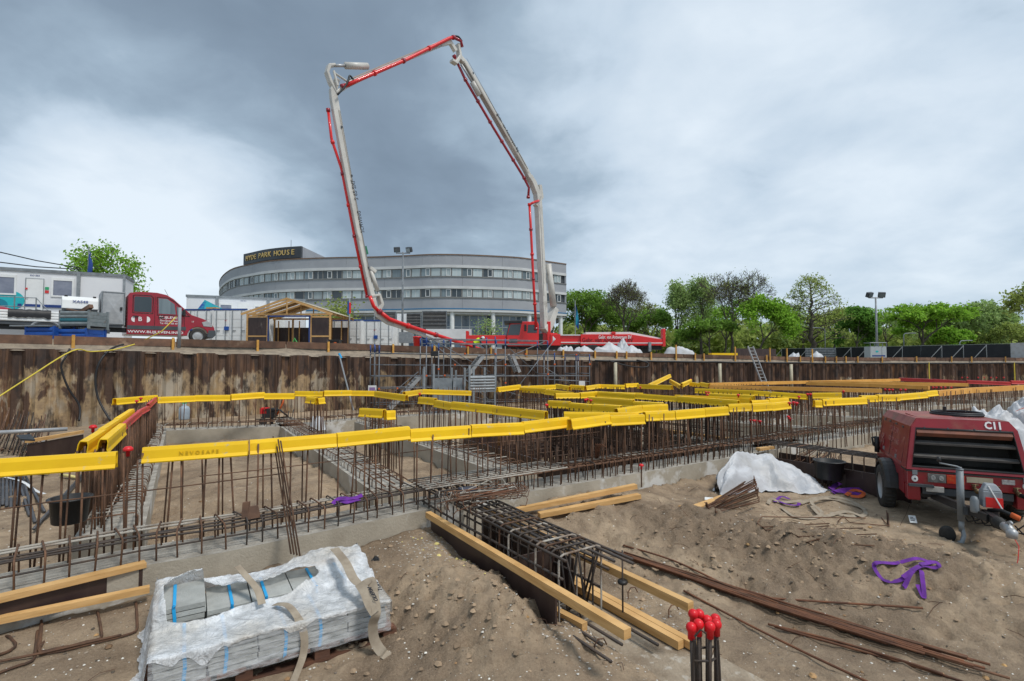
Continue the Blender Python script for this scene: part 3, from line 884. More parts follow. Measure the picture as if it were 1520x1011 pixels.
# ================================================================== TREES
def grow(rnd, kind):
    """limbs of one tree about 1 high: (list of tapering limbs, list of twig tips)"""
    limbs, tips = [], []
    maxd = {'dense': 5, 'bare': 7, 'cone': 4, 'airy': 6}[kind]
    def go(p, d, ln, r_, dep):
        n = 3; pts = [p.copy()]; q_ = p.copy(); dd = d.copy()
        for k in range(n):
            dd = (dd + V((rnd.gauss(0, .12), rnd.gauss(0, .12), rnd.gauss(.03, .08)))).normalized()
            q_ = q_ + dd * (ln / n); pts.append(q_.copy())
        limbs.append((pts, [lerp(r_, r_ * .62, k / n) for k in range(n + 1)], dep))
        if dep >= maxd: tips.append((q_, dd)); return
        if dep >= maxd - 1: tips.append(((p + q_) / 2, dd))
        nb = 3 if dep < 2 or kind in ('bare', 'dense') else rnd.choice((2, 3, 3))
        az = rnd.random() * 6.28
        for k in range(nb):
            sp_ = rnd.uniform(.40, .78) if dep else rnd.uniform(.35, .62)
            x, y = frame(dd); a = az + 6.283 * k / nb + rnd.gauss(0, .3)
            nd = (dd * cos(sp_) + (x * cos(a) + y * sin(a)) * sin(sp_)).normalized()
            go(q_, nd, ln * rnd.uniform(.62, .86), r_ * .60, dep + 1)
    if kind == 'cone':
        pts = [V((rnd.gauss(0, .006), rnd.gauss(0, .006), k / 12)) for k in range(13)]
        limbs.append((pts, [.020 * (1 - k / 12.5) for k in range(13)], 0))
        for k in range(44):
            h = .16 + .80 * (k / 44) ** .9; a = k * 2.4 + rnd.gauss(0, .3)
            ln = (.34 * (1 - h) ** .75 + .03) * rnd.uniform(.8, 1.15)
            go(V((0, 0, h)), V((cos(a), sin(a), .75)).normalized(), ln * .40, .006 * (1.2 - h), 2)
    else:
        n0 = rnd.choice((1, 2)) if kind == 'airy' else 1
        go(V((0, 0, 0)), V((rnd.gauss(0, .05), rnd.gauss(0, .05), 1)).normalized(), .30 if kind != 'bare' else .27, .026, 0)
    return limbs, tips
def tree(name, label, px, Y, ytop, wpx, kind, leaf, seed, nl=14, ls=.34, base=2.5, lowc=.0, group='trees beyond the site'):
    rnd = random.Random(seed)
    x0 = (px - 760) / 760 * Y; H = EYE + (HZ - ytop) / 760 * Y - base; Rw = wpx / 2 / 760 * Y
    limbs, tips = grow(rnd, kind)
    mz = max(p.z for p, _ in tips)
    rad = sorted(sqrt(p.x ** 2 + p.y ** 2) for p, _ in tips)[int(len(tips) * .93)]
    sx, sz = Rw / rad, H / mz * .97
    t0 = thing(name, label, 'tree', (x0, Y, base), rnd.random() * 6, group)
    T = lambda p: V((p.x * sx, p.y * sx, p.z * sz))
    tb, tw = MB(), MB()
    for pts, rs, dep in limbs:
        k = max(sx, sz) * (.75 if kind != 'cone' else 1.0)
        if dep <= 1: tb.tube([T(p) for p in pts], [max(.03, r_ * k) for r_ in rs], 7, cap=False)
        else: tw.tube([T(pts[0]), T(pts[2]), T(pts[3])], [max(.030 if kind == 'bare' else .022, r_ * k) for r_ in (rs[0], rs[2], rs[3])], 3, cap=False)
    tb.build('trunk', m_bark, t0, True)
    tw.build('branches', m_bark, t0)
    lv = MB()
    for p, d in tips:
        c_ = T(p)
        shade = rnd.uniform(.55, 1.1) * (H * .075 if kind in ('dense', 'airy') else H * .05)
        for _ in range(nl):
            q_ = c_ + V((rnd.gauss(0, 1), rnd.gauss(0, 1), rnd.gauss(0, .7))) * shade * .62
            if q_.z < H * lowc: continue
            n = V((rnd.gauss(0, 1), rnd.gauss(0, 1), rnd.gauss(.6, 1))).normalized(); x, y = frame(n)
            s_ = ls * rnd.uniform(.5, 1.15); a = rnd.random() * 6
            u = (x * cos(a) + y * sin(a)) * s_; v = (y * cos(a) - x * sin(a)) * s_ * .6
            lv.add([q_ - u, q_ - v * .9 + n * s_ * .12, q_ + u, q_ + v * .9 + n * s_ * .12], [(0, 1, 2, 3)])
    o = lv.build('crown', leaf, t0); o['kind'] = 'stuff'
    return t0
LB, LM, LD, LO, LP = m_leaf
tl = [
 # name, label, px, Y, top, width, kind, leaf, leaves per tip, leaf size
 ('broadleaf_tree', 'bushy mid green tree directly right of the grey office building', 868, 100, 432, 96, 'dense', LM, 16, .42),
 ('broadleaf_tree', 'dull green tree half hidden behind the bare round tree', 905, 108, 447, 80, 'dense', LM, 14, .42),
 ('bare_tree', 'round bare tree with fine brown twigs above the red pump truck tail', 936, 92, 411, 78, 'bare', LO, 1, .10),
 ('broadleaf_tree', 'fresh light green tree between the two bare trees', 1003, 100, 418, 72, 'dense', LP, 12, .34),
 ('airy_tree', 'thin airy green tree leaning against the large bare tree', 1042, 97, 408, 62, 'airy', LP, 12, .24),
 ('bare_tree', 'largest bare tree with spreading crown and few leaves', 1084, 90, 398, 104, 'bare', LO, 1, .14),
 ('broadleaf_tree', 'lush bright green tree below the large bare tree on its right', 1125, 84, 437, 92, 'dense', LB, 20, .40),
 ('broadleaf_tree', 'dark green low tree behind the hoarding left of the lush tree', 1055, 88, 470, 100, 'dense', LM, 14, .40),
 ('conical_tree', 'tall cone shaped tree with thin yellow green leaves left of the mast', 1205, 84, 405, 92, 'cone', LO, 7, .20),
 ('broadleaf_tree', 'olive green low tree behind the cone shaped tree', 1236, 95, 458, 90, 'dense', LO, 12, .36),
 ('broadleaf_tree', 'compact deep green tree directly left of the floodlight mast', 1272, 86, 454, 56, 'dense', LD, 22, .38),
 ('broadleaf_tree', 'wide bright green tree directly right of the floodlight mast', 1362, 86, 452, 118, 'dense', LB, 20, .42),
 ('broadleaf_tree', 'small yellow green tree at the right foot of the wide bright tree', 1408, 90, 486, 60, 'dense', LB, 14, .36),
 ('airy_tree', 'pale airy tree far behind the black cloth fence', 1425, 118, 456, 60, 'airy', LP, 10, .34),
 ('airy_tree', 'pale many stemmed tree near the right edge behind the fence', 1470, 112, 447, 84, 'airy', LP, 11, .34),
 ('broadleaf_tree', 'grey green low tree behind the white fence sheet', 1506, 104, 478, 70, 'dense', LO, 12, .36),
 ('broadleaf_tree', 'dark leaved tree cut off by the right edge of the picture', 1556, 55, 408, 96, 'airy', LO, 9, .20),
 ('broadleaf_tree', 'mid green tree low behind the red boom of the pump truck', 975, 104, 458, 80, 'dense', LM, 14, .42),
 ('broadleaf_tree', 'fresh green tree filling the gap under the largest bare tree', 1075, 112, 446, 90, 'dense', LB, 9, .40),
 ('broadleaf_tree', 'pale green tree far behind the cone shaped tree', 1190, 118, 452, 90, 'dense', LP, 9, .40),
 ('broadleaf_tree', 'light green tree far behind between mast and wide bright tree', 1318, 115, 462, 80, 'dense', LP, 9, .38),
 ('broadleaf_tree', 'olive tree far behind the round bare tree near the building', 965, 120, 448, 84, 'dense', LO, 9, .40),
 ('broadleaf_tree', 'mid green tree far behind the pale airy trees at right', 1450, 128, 464, 110, 'dense', LM, 9, .42),
 ('broadleaf_tree', 'bright green round tree behind the upper site cabin', 140, 52, 355, 96, 'dense', LB, 10, .26),
 ('broadleaf_tree', 'small bit of green tree peeping out right of the upper cabin', 186, 58, 412, 36, 'dense', LB, 12, .24),
]
for i, (nm, lb, px, Y, yt, wd, kd, lf, nl, ls) in enumerate(tl):
    tree(nm, lb, px, Y, yt, wd, kd, lf, 40 + i * 3, int(nl * 1.45) if kd == 'dense' else nl, ls * .72 if kd == 'dense' else ls, base=2.6)
# the wood far behind, one mass
mb = MB(); rnd = random.Random(5)
for px in range(835, 1620, 3):
    Y = rnd.uniform(118, 150); x = (px - 760) / 760 * Y
    hh = 2.4 + (HZ - (494 + 7 * sin(px * .021) + rnd.gauss(0, 5))) / 760 * Y
    for _ in range(90):
        q_ = V((x + rnd.gauss(0, 1.6), Y + rnd.gauss(0, 2), 2.4 + (hh - 1.6) * rnd.random() ** .75))
        n = V((rnd.gauss(0, 1), rnd.gauss(-.4, 1), rnd.gauss(.4, 1))).normalized(); a, b = frame(n); s_ = rnd.uniform(.3, .8)
        mb.add([q_ - a * s_, q_ - b * s_, q_ + a * s_, q_ + b * s_], [(0, 1, 2, 3)])
struct('woodland', mb, LO, kind='stuff')
def shrub(label, px, Y, ytop, wpx, leaf, seed, base, n=900, ls=.16):
    rnd = random.Random(seed); x0 = (px - 760) / 760 * Y; Rw = wpx / 1520 * Y; H = EYE + (HZ - ytop) / 760 * Y - base
    t0 = thing('shrub', label, 'shrub', (x0, Y, base))
    st, lv = MB(), MB()
    for k in range(14):
        a = rnd.random() * 6.28; d = V((cos(a) * Rw * rnd.uniform(.2, 1), sin(a) * Rw * rnd.uniform(.2, 1), H * rnd.uniform(.6, 1)))
        m_ = d * .5 + V((0, 0, H * .12)); st.tube([(0, 0, 0), m_, d], [.05, .035, .02], 4)
        for _ in range(n // 14):
            q_ = (m_ if rnd.random() < .4 else d) + V((rnd.gauss(0, 1), rnd.gauss(0, 1), rnd.gauss(0, 1))) * H * .12
            nn = V((rnd.gauss(0, 1), rnd.gauss(0, 1), rnd.gauss(.5, 1))).normalized(); u, v = frame(nn); s_ = ls * rnd.uniform(.5, 1.2)
            lv.add([q_ - u * s_, q_ - v * s_ * .6, q_ + u * s_, q_ + v * s_ * .6], [(0, 1, 2, 3)])
    st.build('branches', m_bark, t0); o = lv.build('foliage', leaf, t0); o['kind'] = 'stuff'
shrub('green bushy shrub behind the white container right of the timber shed', 500, 50, 452, 46, LO, 3, 2.8, 1500, .16)
shrub('pale blossoming shrub in front of the glazed ground floor', 722, 55, 478, 44, LP, 4, 2.8, 900, .12)
# ================================================================== FOUNDATION BEAMS AND THEIR REINFORCEMENT
TOP, CAPZ = .45, 1.42
def offset(pts, d):
    out_ = []
    for i, p in enumerate(pts):
        a = (pts[i] - pts[i - 1]).normalized() if i > 0 else None
        b = (pts[i + 1] - pts[i]).normalized() if i < len(pts) - 1 else None
        t_ = ((a or b) + (b or a)).normalized(); n = V((-t_.y, t_.x, 0))
        k = 1 / max(.5, n.dot(V((-(a or b).y, (a or b).x, 0))))
        out_.append(p + n * d * k)
    return out_
def prism_path(mb, right, left, z0, z1):
    rr = []
    for a, b in zip(right, left):
        rr.append([V((a.x, a.y, z0)), V((a.x, a.y, z1)), V((b.x, b.y, z1)), V((b.x, b.y, z0))])
    o = len(mb.v)
    for q_ in rr: mb.v += [tuple(p) for p in q_]
    for i in range(len(rr) - 1):
        a, b = o + 4 * i, o + 4 * i + 4
        for j in range(3):
            mb.f.append([a + j, b + j, b + j + 1, a + j + 1]); mb.mi.append(1 if j == 1 else 0)
    mb.f.append([o, o + 1, o + 2, o + 3]); mb.mi.append(0)
    e_ = o + 4 * (len(rr) - 1); mb.f.append([e_ + 3, e_ + 2, e_ + 1, e_]); mb.mi.append(0)
bar_me = {}
def bar_mesh(nm, r_, z0, z1, m_, n=5):
    key = (nm, r_, z0, z1, m_.name)
    if key not in bar_me: bar_me[key] = MB().bar((0, 0, z0), (0, 0, z1), r_, n).mesh(nm, m_, True)
    return bar_me[key]
def hoop_mesh(wd, h, r_, m_, closed=False):
    key = ('hoop', wd, h, r_, m_.name, closed)
    if key not in bar_me:
        c_ = .045; a = wd / 2
        pts = [(-a, 0, 0), (-a, 0, h - c_), (-a + c_ * .3, 0, h - c_ * .3), (-a + c_, 0, h), (a - c_, 0, h), (a - c_ * .3, 0, h - c_ * .3), (a, 0, h - c_), (a, 0, 0)]
        bar_me[key] = MB().tube(pts, r_, 5, closed).mesh('stirrup', m_, True)
    return bar_me[key]
def put(nm, me, root, loc, rot):
    o = obj(nm, me, root); o.matrix_parent_inverse = Matrix.Translation(-root.location)
    o.location = loc; o.rotation_euler = rot
    return o
rb = random.Random(21)
def starter_row(root, path, off, sp_, s0, s1, z1, r_=.0105, mat=None, limit=None, jit=.03):
    P_ = Path(offset(path, off)); k = P_.L / Path(path).L; t_ = s0 * k; n = 0
    me = [bar_mesh('starter_bar', r_, .30, z1 + dz, mat or m_rust) for dz in (0, -.03, .015)]
    while t_ < s1 * k and (limit is None or n < limit):
        p = P_.at(t_ + rb.gauss(0, sp_ * .08))
        put('starter_bar', rb.choice(me), root, (p.x, p.y, 0), (rb.gauss(0, jit), rb.gauss(0, jit), rb.random() * 6))
        t_ += sp_; n += 1
    return n
def stirrup_row(root, path, wd, sp_, s0, s1, h, mats, r_=.0085, z0=.36):
    P_ = Path(path); t_ = s0
    while t_ < s1:
        p = P_.at(t_); d = P_.dir(t_); m_ = rb.choice(mats)
        put('stirrup', hoop_mesh(wd, h, r_, m_), root, (p.x, p.y, z0), (rb.gauss(0, .03), rb.gauss(0, .03), atan2(d.y, d.x) + pi / 2 + rb.gauss(0, .05)))
        t_ += sp_ * rb.uniform(.9, 1.1)
def long_bars(root, path, offs, z, r_, s0, s1, mat):
    P_ = Path(path)
    for of in offs:
        pts = []
        Q = offset(path, of); Q_ = Path(Q); k = Q_.L / P_.L
        n = max(2, int((s1 - s0) / .8))
        for i in range(n + 1):
            p = Q_.at(lerp(s0, s1, i / n) * k); pts.append((p.x, p.y, z + rb.gauss(0, .006)))
        MB().tube(pts, r_, 5).build('longitudinal_bar', mat, root, True)
def beam_thing(label, path, wd, group='concrete foundation beams', z0=-.15, top=TOP, ms=None):
    p = path[len(path) // 2]
    t0 = thing('foundation_beam', label, 'foundation beam', (p.x, p.y, 0), 0, group, world=True)
    mb = MB(); n_ = []
    for a, b in zip(path, path[1:]):
        k = max(1, int((b - a).length / 1.2))
        n_ += [a.lerp(b, i / k) for i in range(k)]
    n_.append(path[-1])
    prism_path(mb, offset(n_, -wd / 2), offset(n_, wd / 2), z0, top)
    mb.build('concrete', ms or [m_concrete, m_screed], t0)
    return t0

# --- the long front beam
AW = .60
A_MID = offset(A_FRONT, AW / 2)
A_P = Path(A_MID)
def s_at(P_, px):                                # where along a path the camera sees px
    return min((abs(P_.at(k * .05).x / max(P_.at(k * .05).y, .5) * F + 760 - px), k * .05) for k in range(int(P_.L * 20)))[1]
beamA = beam_thing('longest concrete beam running from the lower left past the yellow front covers', A_MID, AW)
sA0, sA1 = s_at(A_P, -40), A_P.L
A_CAP = [V((q_.x, q_.y, 0)) for q_ in [G(x, y, CAPZ) for x, y in ((-60, 684), (175, 669), (213, 664), (370, 656), (500, 645), (608, 637), (698, 631), (776, 626), (844, 621), (904, 616), (955, 613), (1000, 609), (1044, 606), (1079, 603), (1114, 600), (1171, 596), (1219, 593.5), (1284, 589.5), (1332, 584.5), (1390, 580), (1440, 576), (1520, 571.5))]]
starter_row(beamA, A_CAP, .01, .17, 0, Path(A_CAP).L, 1.37, .0098)
starter_row(beamA, A_CAP, .16, .20, .08, s_at(Path(A_CAP), 1100), 1.30, .0088)
sJ = s_at(A_P, 655)
stirrup_row(beamA, A_MID, .46, .165, sA0, sA1 - 6, .34, [m_rust, m_rust, m_darkbar])
long_bars(beamA, A_MID, (-.20, -.13, -.05), .665, .011, sA0 - .5, sJ - .1, m_darkbar)
long_bars(beamA, A_MID, (.12, .20), .665, .012, sA0 - .5, sA1, m_coated)
long_bars(beamA, A_MID, (-.20, -.12, 0), .665, .011, sJ - .2, sA1, m_rust)
long_bars(beamA, A_MID, (-.21,), .56, .010, sA0 - .5, sJ, m_darkbar)
long_bars(beamA, A_MID, (.02,), 1.06, .0065, sA0 - .5, s_at(A_P, 432), m_rust)
long_bars(beamA, A_MID, (.17,), 1.10, .0055, s_at(A_P, 300), s_at(A_P, 900), m_rust)
# a coated mat of bars on the crossing of the beams
mb = MB()
P0 = A_P.at(sJ + .5); d0 = A_P.dir(sJ); n0 = V((-d0.y, d0.x, 0))
mt = thing('bar_mat', 'pale cement crusted bar mat where the short beam meets the long front beam', 'bar mat', (P0.x, P0.y, .69), world=True)
for k in range(11):
    a = P0 + d0 * (k * .13 - .75) - n0 * .30; b = a + n0 * .62
    MB().tube([(a.x, a.y, .685), ((a.x + b.x) / 2, (a.y + b.y) / 2, .70 + rb.gauss(0, .006)), (b.x, b.y, .685)], .0095, 5).build('cross_bar', m_coated, mt, True)
for k in range(7):
    a = P0 - d0 * .85 + n0 * (k * .095 - .29); b = a + d0 * 2.3
    MB().tube([(a.x, a.y, .70), (b.x, b.y, .70)], .0105, 5).build('long_bar', m_coated, mt, True)

# --- the beam running away on the left, under the dense curtain of bars
def strip(p0, p1, wd): return [p0 + (p1 - p0).cross(V((0, 0, 1))).normalized() * 0, p1]
B0, B1 = V((-4.28, 5.52, 0)), V((-9.45, 13.55, 0))
B_MID = [B0, B0.lerp(B1, .35), B0.lerp(B1, .7), B1]
beamB = beam_thing('narrow left beam under the dense curtain of rusty bars', B_MID, .60)
LB_ = Path(B_MID).L
for row in ([(121, 655), (196, 605.5), (226, 588)], [(151, 653), (231, 590)]):
    rp = [V((q_.x, q_.y, 0)) for q_ in [G(x, y, CAPZ) for x, y in row]]
    for of in (-.02, .025): starter_row(beamB, rp, of, .14, 0, Path(rp).L, 1.35, .0105, jit=.010)
stirrup_row(beamB, B_MID, .46, .17, .2, LB_, .24, [m_coated, m_coated, m_rust])
long_bars(beamB, B_MID, (-.2, -.08, .05), .585, .009, .1, LB_, m_coated)

# --- the two beams crossing the bays
def cross_beam(label, p_near, p_far, n_s, mats, hh=.22):
    mid = [p_near, p_near.lerp(p_far, .5), p_far]
    bt = beam_thing(label, mid, .60)
    L_ = (p_far - p_near).length
    stirrup_row(bt, mid, .46, .22, .3, L_, hh, mats)
    long_bars(bt, mid, (-.20, -.07, .07, .20), .36 + hh - .01, .0105, -.2, L_, m_rust)
    return bt, mid, L_
gC = G(555, 731, TOP); gC = V((gC.x, gC.y, 0)) + U2 * .30
C1 = V((-7.05, 15.3, 0)) + U2 * .30
beamC, C_MID, LC = cross_beam('middle cross beam between the two sandy bays', gC, C1, 0, [m_coated, m_rust, m_rust])
gD = G(752, 706, TOP); gD = V((gD.x, gD.y, 0)) + U2 * .30
D1 = V((gD.x, gD.y, 0)) + U1 * 8.6
beamD, D_MID, LD = cross_beam('right cross beam along the edge of the deep dark pit', gD, D1, 0, [m_coated, m_rust])
rp = [V((q_.x, q_.y, 0)) for q_ in [G(x, y, CAPZ) for x, y in ((623, 590), (672, 596), (811, 611))]]
starter_row(beamD, rp, 0, .16, 0, Path(rp).L, 1.36, .0105)
starter_row(beamD, rp, .15, .17, .1, Path(rp).L, 1.25, .0095)
# groups of bars under the two short boxes on the middle beam
def clump(root, px0, px1, py, n, z1):
    a, b = G(px0, py, CAPZ), G(px1, py, CAPZ)
    for k in range(n):
        for row in (0, 1, 2):
            p = a.lerp(b, (k + .5) / n) + V((0, row * .16 + rb.gauss(0, .02), 0))
            put('starter_bar', bar_mesh('starter_bar', .0105, .3, z1, m_rust), root, (p.x, p.y, 0), (rb.gauss(0, .015), rb.gauss(0, .015), 0))
clump(beamC, 540, 586, 608, 7, 1.33)
clump(beamC, 457, 480, 589, 4, 1.33)

# --- the back beam along the far side of the bays, and the many beams beyond
def pxpath(pts, z): return [V((q_.x, q_.y, 0)) for q_ in (G(x, y, z) for x, y in pts)]
E_MID = [V((q_.x, q_.y + .3, 0)) for q_ in pxpath([(222, 640), (420, 633), (545, 621), (720, 612)], TOP)]
beamE = beam_thing('back beam on the far side of the sandy bays below the sheet piles', E_MID, .60)
LE = Path(E_MID).L
starter_row(beamE, E_MID, 0, .2, 0, LE, 1.36, .0105)
starter_row(beamE, E_MID, .14, .2, .1, LE, 1.33, .0095, limit=60)
stirrup_row(beamE, E_MID, .46, .25, 0, LE, .24, [m_rust, m_coated])
long_bars(beamE, E_MID, (-.2, 0, .2), .58, .011, 0, LE, m_rust)
far = [
 ('far beam under the zigzag row of yellow covers before the right sheet piles', [(738, 576), (850, 572), (950, 570), (1060, 568)]),
 ('far beam under the yellow covers left of the pit', [(775, 575), (860, 580), (955, 583)]),
 ('beam under the long yellow row behind the deep pit', [(824, 584), (960, 586), (1100, 595)]),
 ('pit wall bars under the short yellow row behind the deep pit', [(815, 594), (870, 598), (923, 603)]),
 ('beam under the yellow row ending in a corner behind the deep pit', [(874, 590), (985, 599)]),
 ('beam under the long double yellow row right of the deep pit', [(1003, 587), (1114, 594), (1170, 590)]),
 ('beam under the straight yellow row behind the right bay', [(1032, 575.5), (1140, 580), (1250, 584)]),
 ('far beam under the first orange guard boards by the aluminium ladder', [(1053, 567.5), (1200, 564), (1335, 561), (1420, 561)]),
 ('far beam under the middle orange guard boards', [(1053, 570.5), (1180, 573), (1309, 575.5)]),
 ('far beam under the orange guard boards below the black cloth fence', [(1197, 565.5), (1290, 568), (1380, 572)]),
 ('farthest beam under the long red cover strip', [(1335, 561), (1435, 563), (1560, 565)]),
]
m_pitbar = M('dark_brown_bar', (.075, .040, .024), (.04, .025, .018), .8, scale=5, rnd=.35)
for lb, pts in far:
    pa = pxpath(pts, CAPZ)
    deep = 'behind the deep pit' in lb
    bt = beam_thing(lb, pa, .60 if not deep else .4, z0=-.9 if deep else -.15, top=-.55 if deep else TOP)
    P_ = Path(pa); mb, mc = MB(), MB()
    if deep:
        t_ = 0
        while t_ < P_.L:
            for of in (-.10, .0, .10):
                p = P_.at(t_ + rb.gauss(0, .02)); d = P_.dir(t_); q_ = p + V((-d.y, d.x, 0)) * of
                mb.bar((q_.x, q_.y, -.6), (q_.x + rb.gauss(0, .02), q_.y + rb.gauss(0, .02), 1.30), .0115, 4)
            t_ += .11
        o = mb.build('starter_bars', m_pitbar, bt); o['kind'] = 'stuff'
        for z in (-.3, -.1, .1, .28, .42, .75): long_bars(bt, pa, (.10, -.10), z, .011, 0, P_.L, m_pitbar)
        continue
    t_ = 0
    while t_ < P_.L:
        for of in (-.06, .07):
            p = P_.at(t_ + rb.gauss(0, .02)); d = P_.dir(t_); q_ = p + V((-d.y, d.x, 0)) * of
            mb.bar((q_.x, q_.y, .36), (q_.x + rb.gauss(0, .02), q_.y + rb.gauss(0, .02), 1.32), .0115, 4)
        t_ += .155
    o = mb.build('starter_bars', m_rust, bt); o['kind'] = 'stuff'
    t_ = 0
    while t_ < P_.L:
        p = P_.at(t_); d = P_.dir(t_); n = V((-d.y, d.x, 0))
        mc.tube([p + n * -.22 + V((0, 0, .4)), p + n * -.22 + V((0, 0, .62)), p + n * .22 + V((0, 0, .62)), p + n * .22 + V((0, 0, .4))], .009, 4)
        t_ += .22
    o = mc.build('stirrups', m_coated, bt); o['kind'] = 'stuff'
    for z in (.80, 1.05): long_bars(bt, pa, (.0,), z, .008, 0, P_.L, m_rust)
# the thicket of wall bars right of the deep pit, standing on low strips
for lb, pts in (('low strip of dense wall bars right of the deep pit', [(1075, 624), (1130, 618), (1250, 606)]),
                ('low strip of wall bars in the middle of the right field', [(1180, 606), (1300, 600), (1480, 594)]),
                ('low strip of wall bars towards the far right corner', [(1330, 596), (1430, 590), (1580, 584)])):
    pa = pxpath(pts, .45); bt = beam_thing(lb, pa, .5, 'low concrete strips of the right field', top=.32)
    P_ = Path(pa); mb = MB(); t_ = 0
    while t_ < P_.L:
        for of in (-.15, .12):
            p = P_.at(t_ + rb.gauss(0, .03)); d = P_.dir(t_); q_ = p + V((-d.y, d.x, 0)) * of
            mb.bar((q_.x, q_.y, .25), (q_.x + rb.gauss(0, .03), q_.y + rb.gauss(0, .03), 1.05 + rb.gauss(0, .1)), .0115, 4)
        t_ += .17
    for z in (.5, .75): 
        a_ = [(p.x, p.y, z) for p in pa]; mb.tube(a_, .009, 4)
    o = mb.build('wall_bars', m_rust, bt); o['kind'] = 'stuff'

# --- the deep pit: lining boards and the dark cage
pit = thing('bar_cage', 'dense dark reinforcement cage standing in the deep pit', 'bar cage', (PIT_O.x, PIT_O.y, -.75), world=True)
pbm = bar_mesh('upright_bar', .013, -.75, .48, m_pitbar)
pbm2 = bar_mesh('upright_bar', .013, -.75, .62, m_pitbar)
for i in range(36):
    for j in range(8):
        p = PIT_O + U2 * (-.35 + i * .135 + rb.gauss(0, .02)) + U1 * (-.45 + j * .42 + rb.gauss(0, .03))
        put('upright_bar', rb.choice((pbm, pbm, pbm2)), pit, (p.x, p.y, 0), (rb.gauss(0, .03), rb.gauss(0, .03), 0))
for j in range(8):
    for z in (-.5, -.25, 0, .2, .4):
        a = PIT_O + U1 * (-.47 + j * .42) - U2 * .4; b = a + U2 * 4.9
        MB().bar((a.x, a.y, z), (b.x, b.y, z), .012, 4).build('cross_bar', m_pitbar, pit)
lin = thing('pit_lining', 'dark brown board lining round the deep pit', 'lining', (PIT_O.x, PIT_O.y, -.75), world=True)
for (a, d, ln) in ((PIT_O + U1 * 3.75 - U2 * .6, U2, 5.8), (PIT_O - U2 * .62 - U1 * .8, U1, 4.5), (PIT_O + U2 * 5.15 - U1 * .8, U1, 4.5)):
    for k in range(3):
        p0, p1 = a + d * (ln * k / 3 + .01), a + d * (ln * (k + 1) / 3 - .01)
        MB().beam((p0.x, p0.y, -.2), (p1.x, p1.y, -.2), .03, 1.1).build('board', m_ply, lin)
def timber(label, p, q, wd, h, mat=m_timber, name='timber', cat='timber', group=None):
    return single(name, MB().beam(p, q, wd, h), mat, label, cat, group)
timber('long orange timber lying across the right side of the deep pit', G(985, 639, .47), G(1100, 655, .47), .10, .08)
timber('lower orange timber sunk in the right side of the deep pit', G(916, 640, .1), G(1060, 660, .1), .12, .10)
timber('short upright orange post at the back of the deep pit', G(977, 650, .35), G(977, 622, .95), .07, .07, name='post', cat='post')
timber('brown board at the left edge of the deep pit', G(742, 655, .35), G(806, 650, .35), .05, .22, m_oldwood, 'board', 'board')
timber('orange post standing behind the front covers left of the pit', G(740, 660, .3), G(740, 628, 1.0), .06, .06, name='post', cat='post')
mb = MB()
for k in range(4):
    mb.tube([G(884 + k, 690, .5), G(884 + k * 2, 664, .95), G(884 + k * 3, 659, 1.02), G(888 + k * 4, 664, .96)], .008, 4)
single('hooked_bars', mb, m_rust2, 'few bright rusty hooked bars sticking up before the dark cage', 'bars')

# ================================================================== COVERS ON THE BARS
prof = [(-.060, 0), (-.066, .012), (-.048, .045), (-.046, .125), (-.036, .160), (.036, .160), (.046, .125), (.048, .045), (.066, .012), (.060, 0),
        (.040, .042), (.038, .118), (.028, .150), (-.028, .150), (-.038, .118), (-.040, .042)]
def cover_mesh(mat):
    mb = MB(); return mb.prism([(0, x, z) for x, z in prof], (1, 0, 0)).mesh('bar_cover', mat)
cov_y, cov_r = cover_mesh(m_yellow), cover_mesh(m_redcover)
cn = {}
def cover(run, x0, y0, x1, y1, me=None, col='yellow', place='', z=CAPZ, zsc=1.0):
    a, b = G(x0, y0, z), G(x1, y1, z); d = b - a
    if d.length < .12: b = a + d.normalized() * .12; d = b - a
    i = cn.get(run, 0); cn[run] = i + 1
    o = obj('bar_cover', me or cov_y, None)
    up = rb.gauss(0, .010)
    o.location = (a.x, a.y, z - .16 * zsc + up); o.scale = (d.length - .008, zsc, zsc)
    o.rotation_euler = (rb.gauss(0, .07), rb.gauss(0, .016), atan2(d.y, d.x))
    tag(o, f'{nth(i)} {col} bar cover from left on {run}', 'bar cover', 'covers over the starter bars')
    return o
def run(name, segs, step=None, **k):
    out_ = []
    for (x0, y0, x1, y1) in segs:
        if step:
            L_ = (G(x1, y1, CAPZ) - G(x0, y0, CAPZ)).length; n = max(1, round(L_ / step))
            a, b = G(x0, y0, CAPZ), G(x1, y1, CAPZ)
            for j in range(n):
                p, q_ = a.lerp(b, j / n), a.lerp(b, (j + 1) / n)
                pr = lambda v: (v.x / v.y * F + 760, None)
                # interpolate on the plane, not in the picture
                o = cover_world(name, p, q_, **k); out_.append(o)
        else: out_.append(cover(name, x0, y0, x1, y1, **k))
    return out_
def cover_world(run_, a, b, me=None, col='yellow', z=CAPZ, zsc=1.0):
    d = b - a; i = cn.get(run_, 0); cn[run_] = i + 1
    o = obj('bar_cover', me or cov_y, None)
    o.location = (a.x, a.y, z - .16 * zsc + rb.gauss(0, .012)); o.scale = (d.length - .006, zsc, zsc)
    o.rotation_euler = (rb.gauss(0, .07), rb.gauss(0, .016), atan2(d.y, d.x))
    return tag(o, f'{nth(i)} {col} bar cover from left on {run_}', 'bar cover', 'covers over the starter bars')
fr = run('the long front row', [(-60, 684, 175, 669), (213, 664, 370, 656), (371, 654, 500, 645), (500, 645, 608, 637), (608, 637, 698, 631), (698, 631, 776, 626), (776, 626, 844, 621),
     (846, 624, 904, 616), (904, 616, 955, 613), (956, 611, 1000, 609), (1000, 609, 1044, 606), (1044, 606, 1079, 604), (1080, 601, 1114, 600), (1114, 600, 1143, 598), (1143, 598, 1171, 596)])
c0 = fr[1]; a, b = G(213, 664, CAPZ), G(370, 656, CAPZ); d = (b - a).normalized()
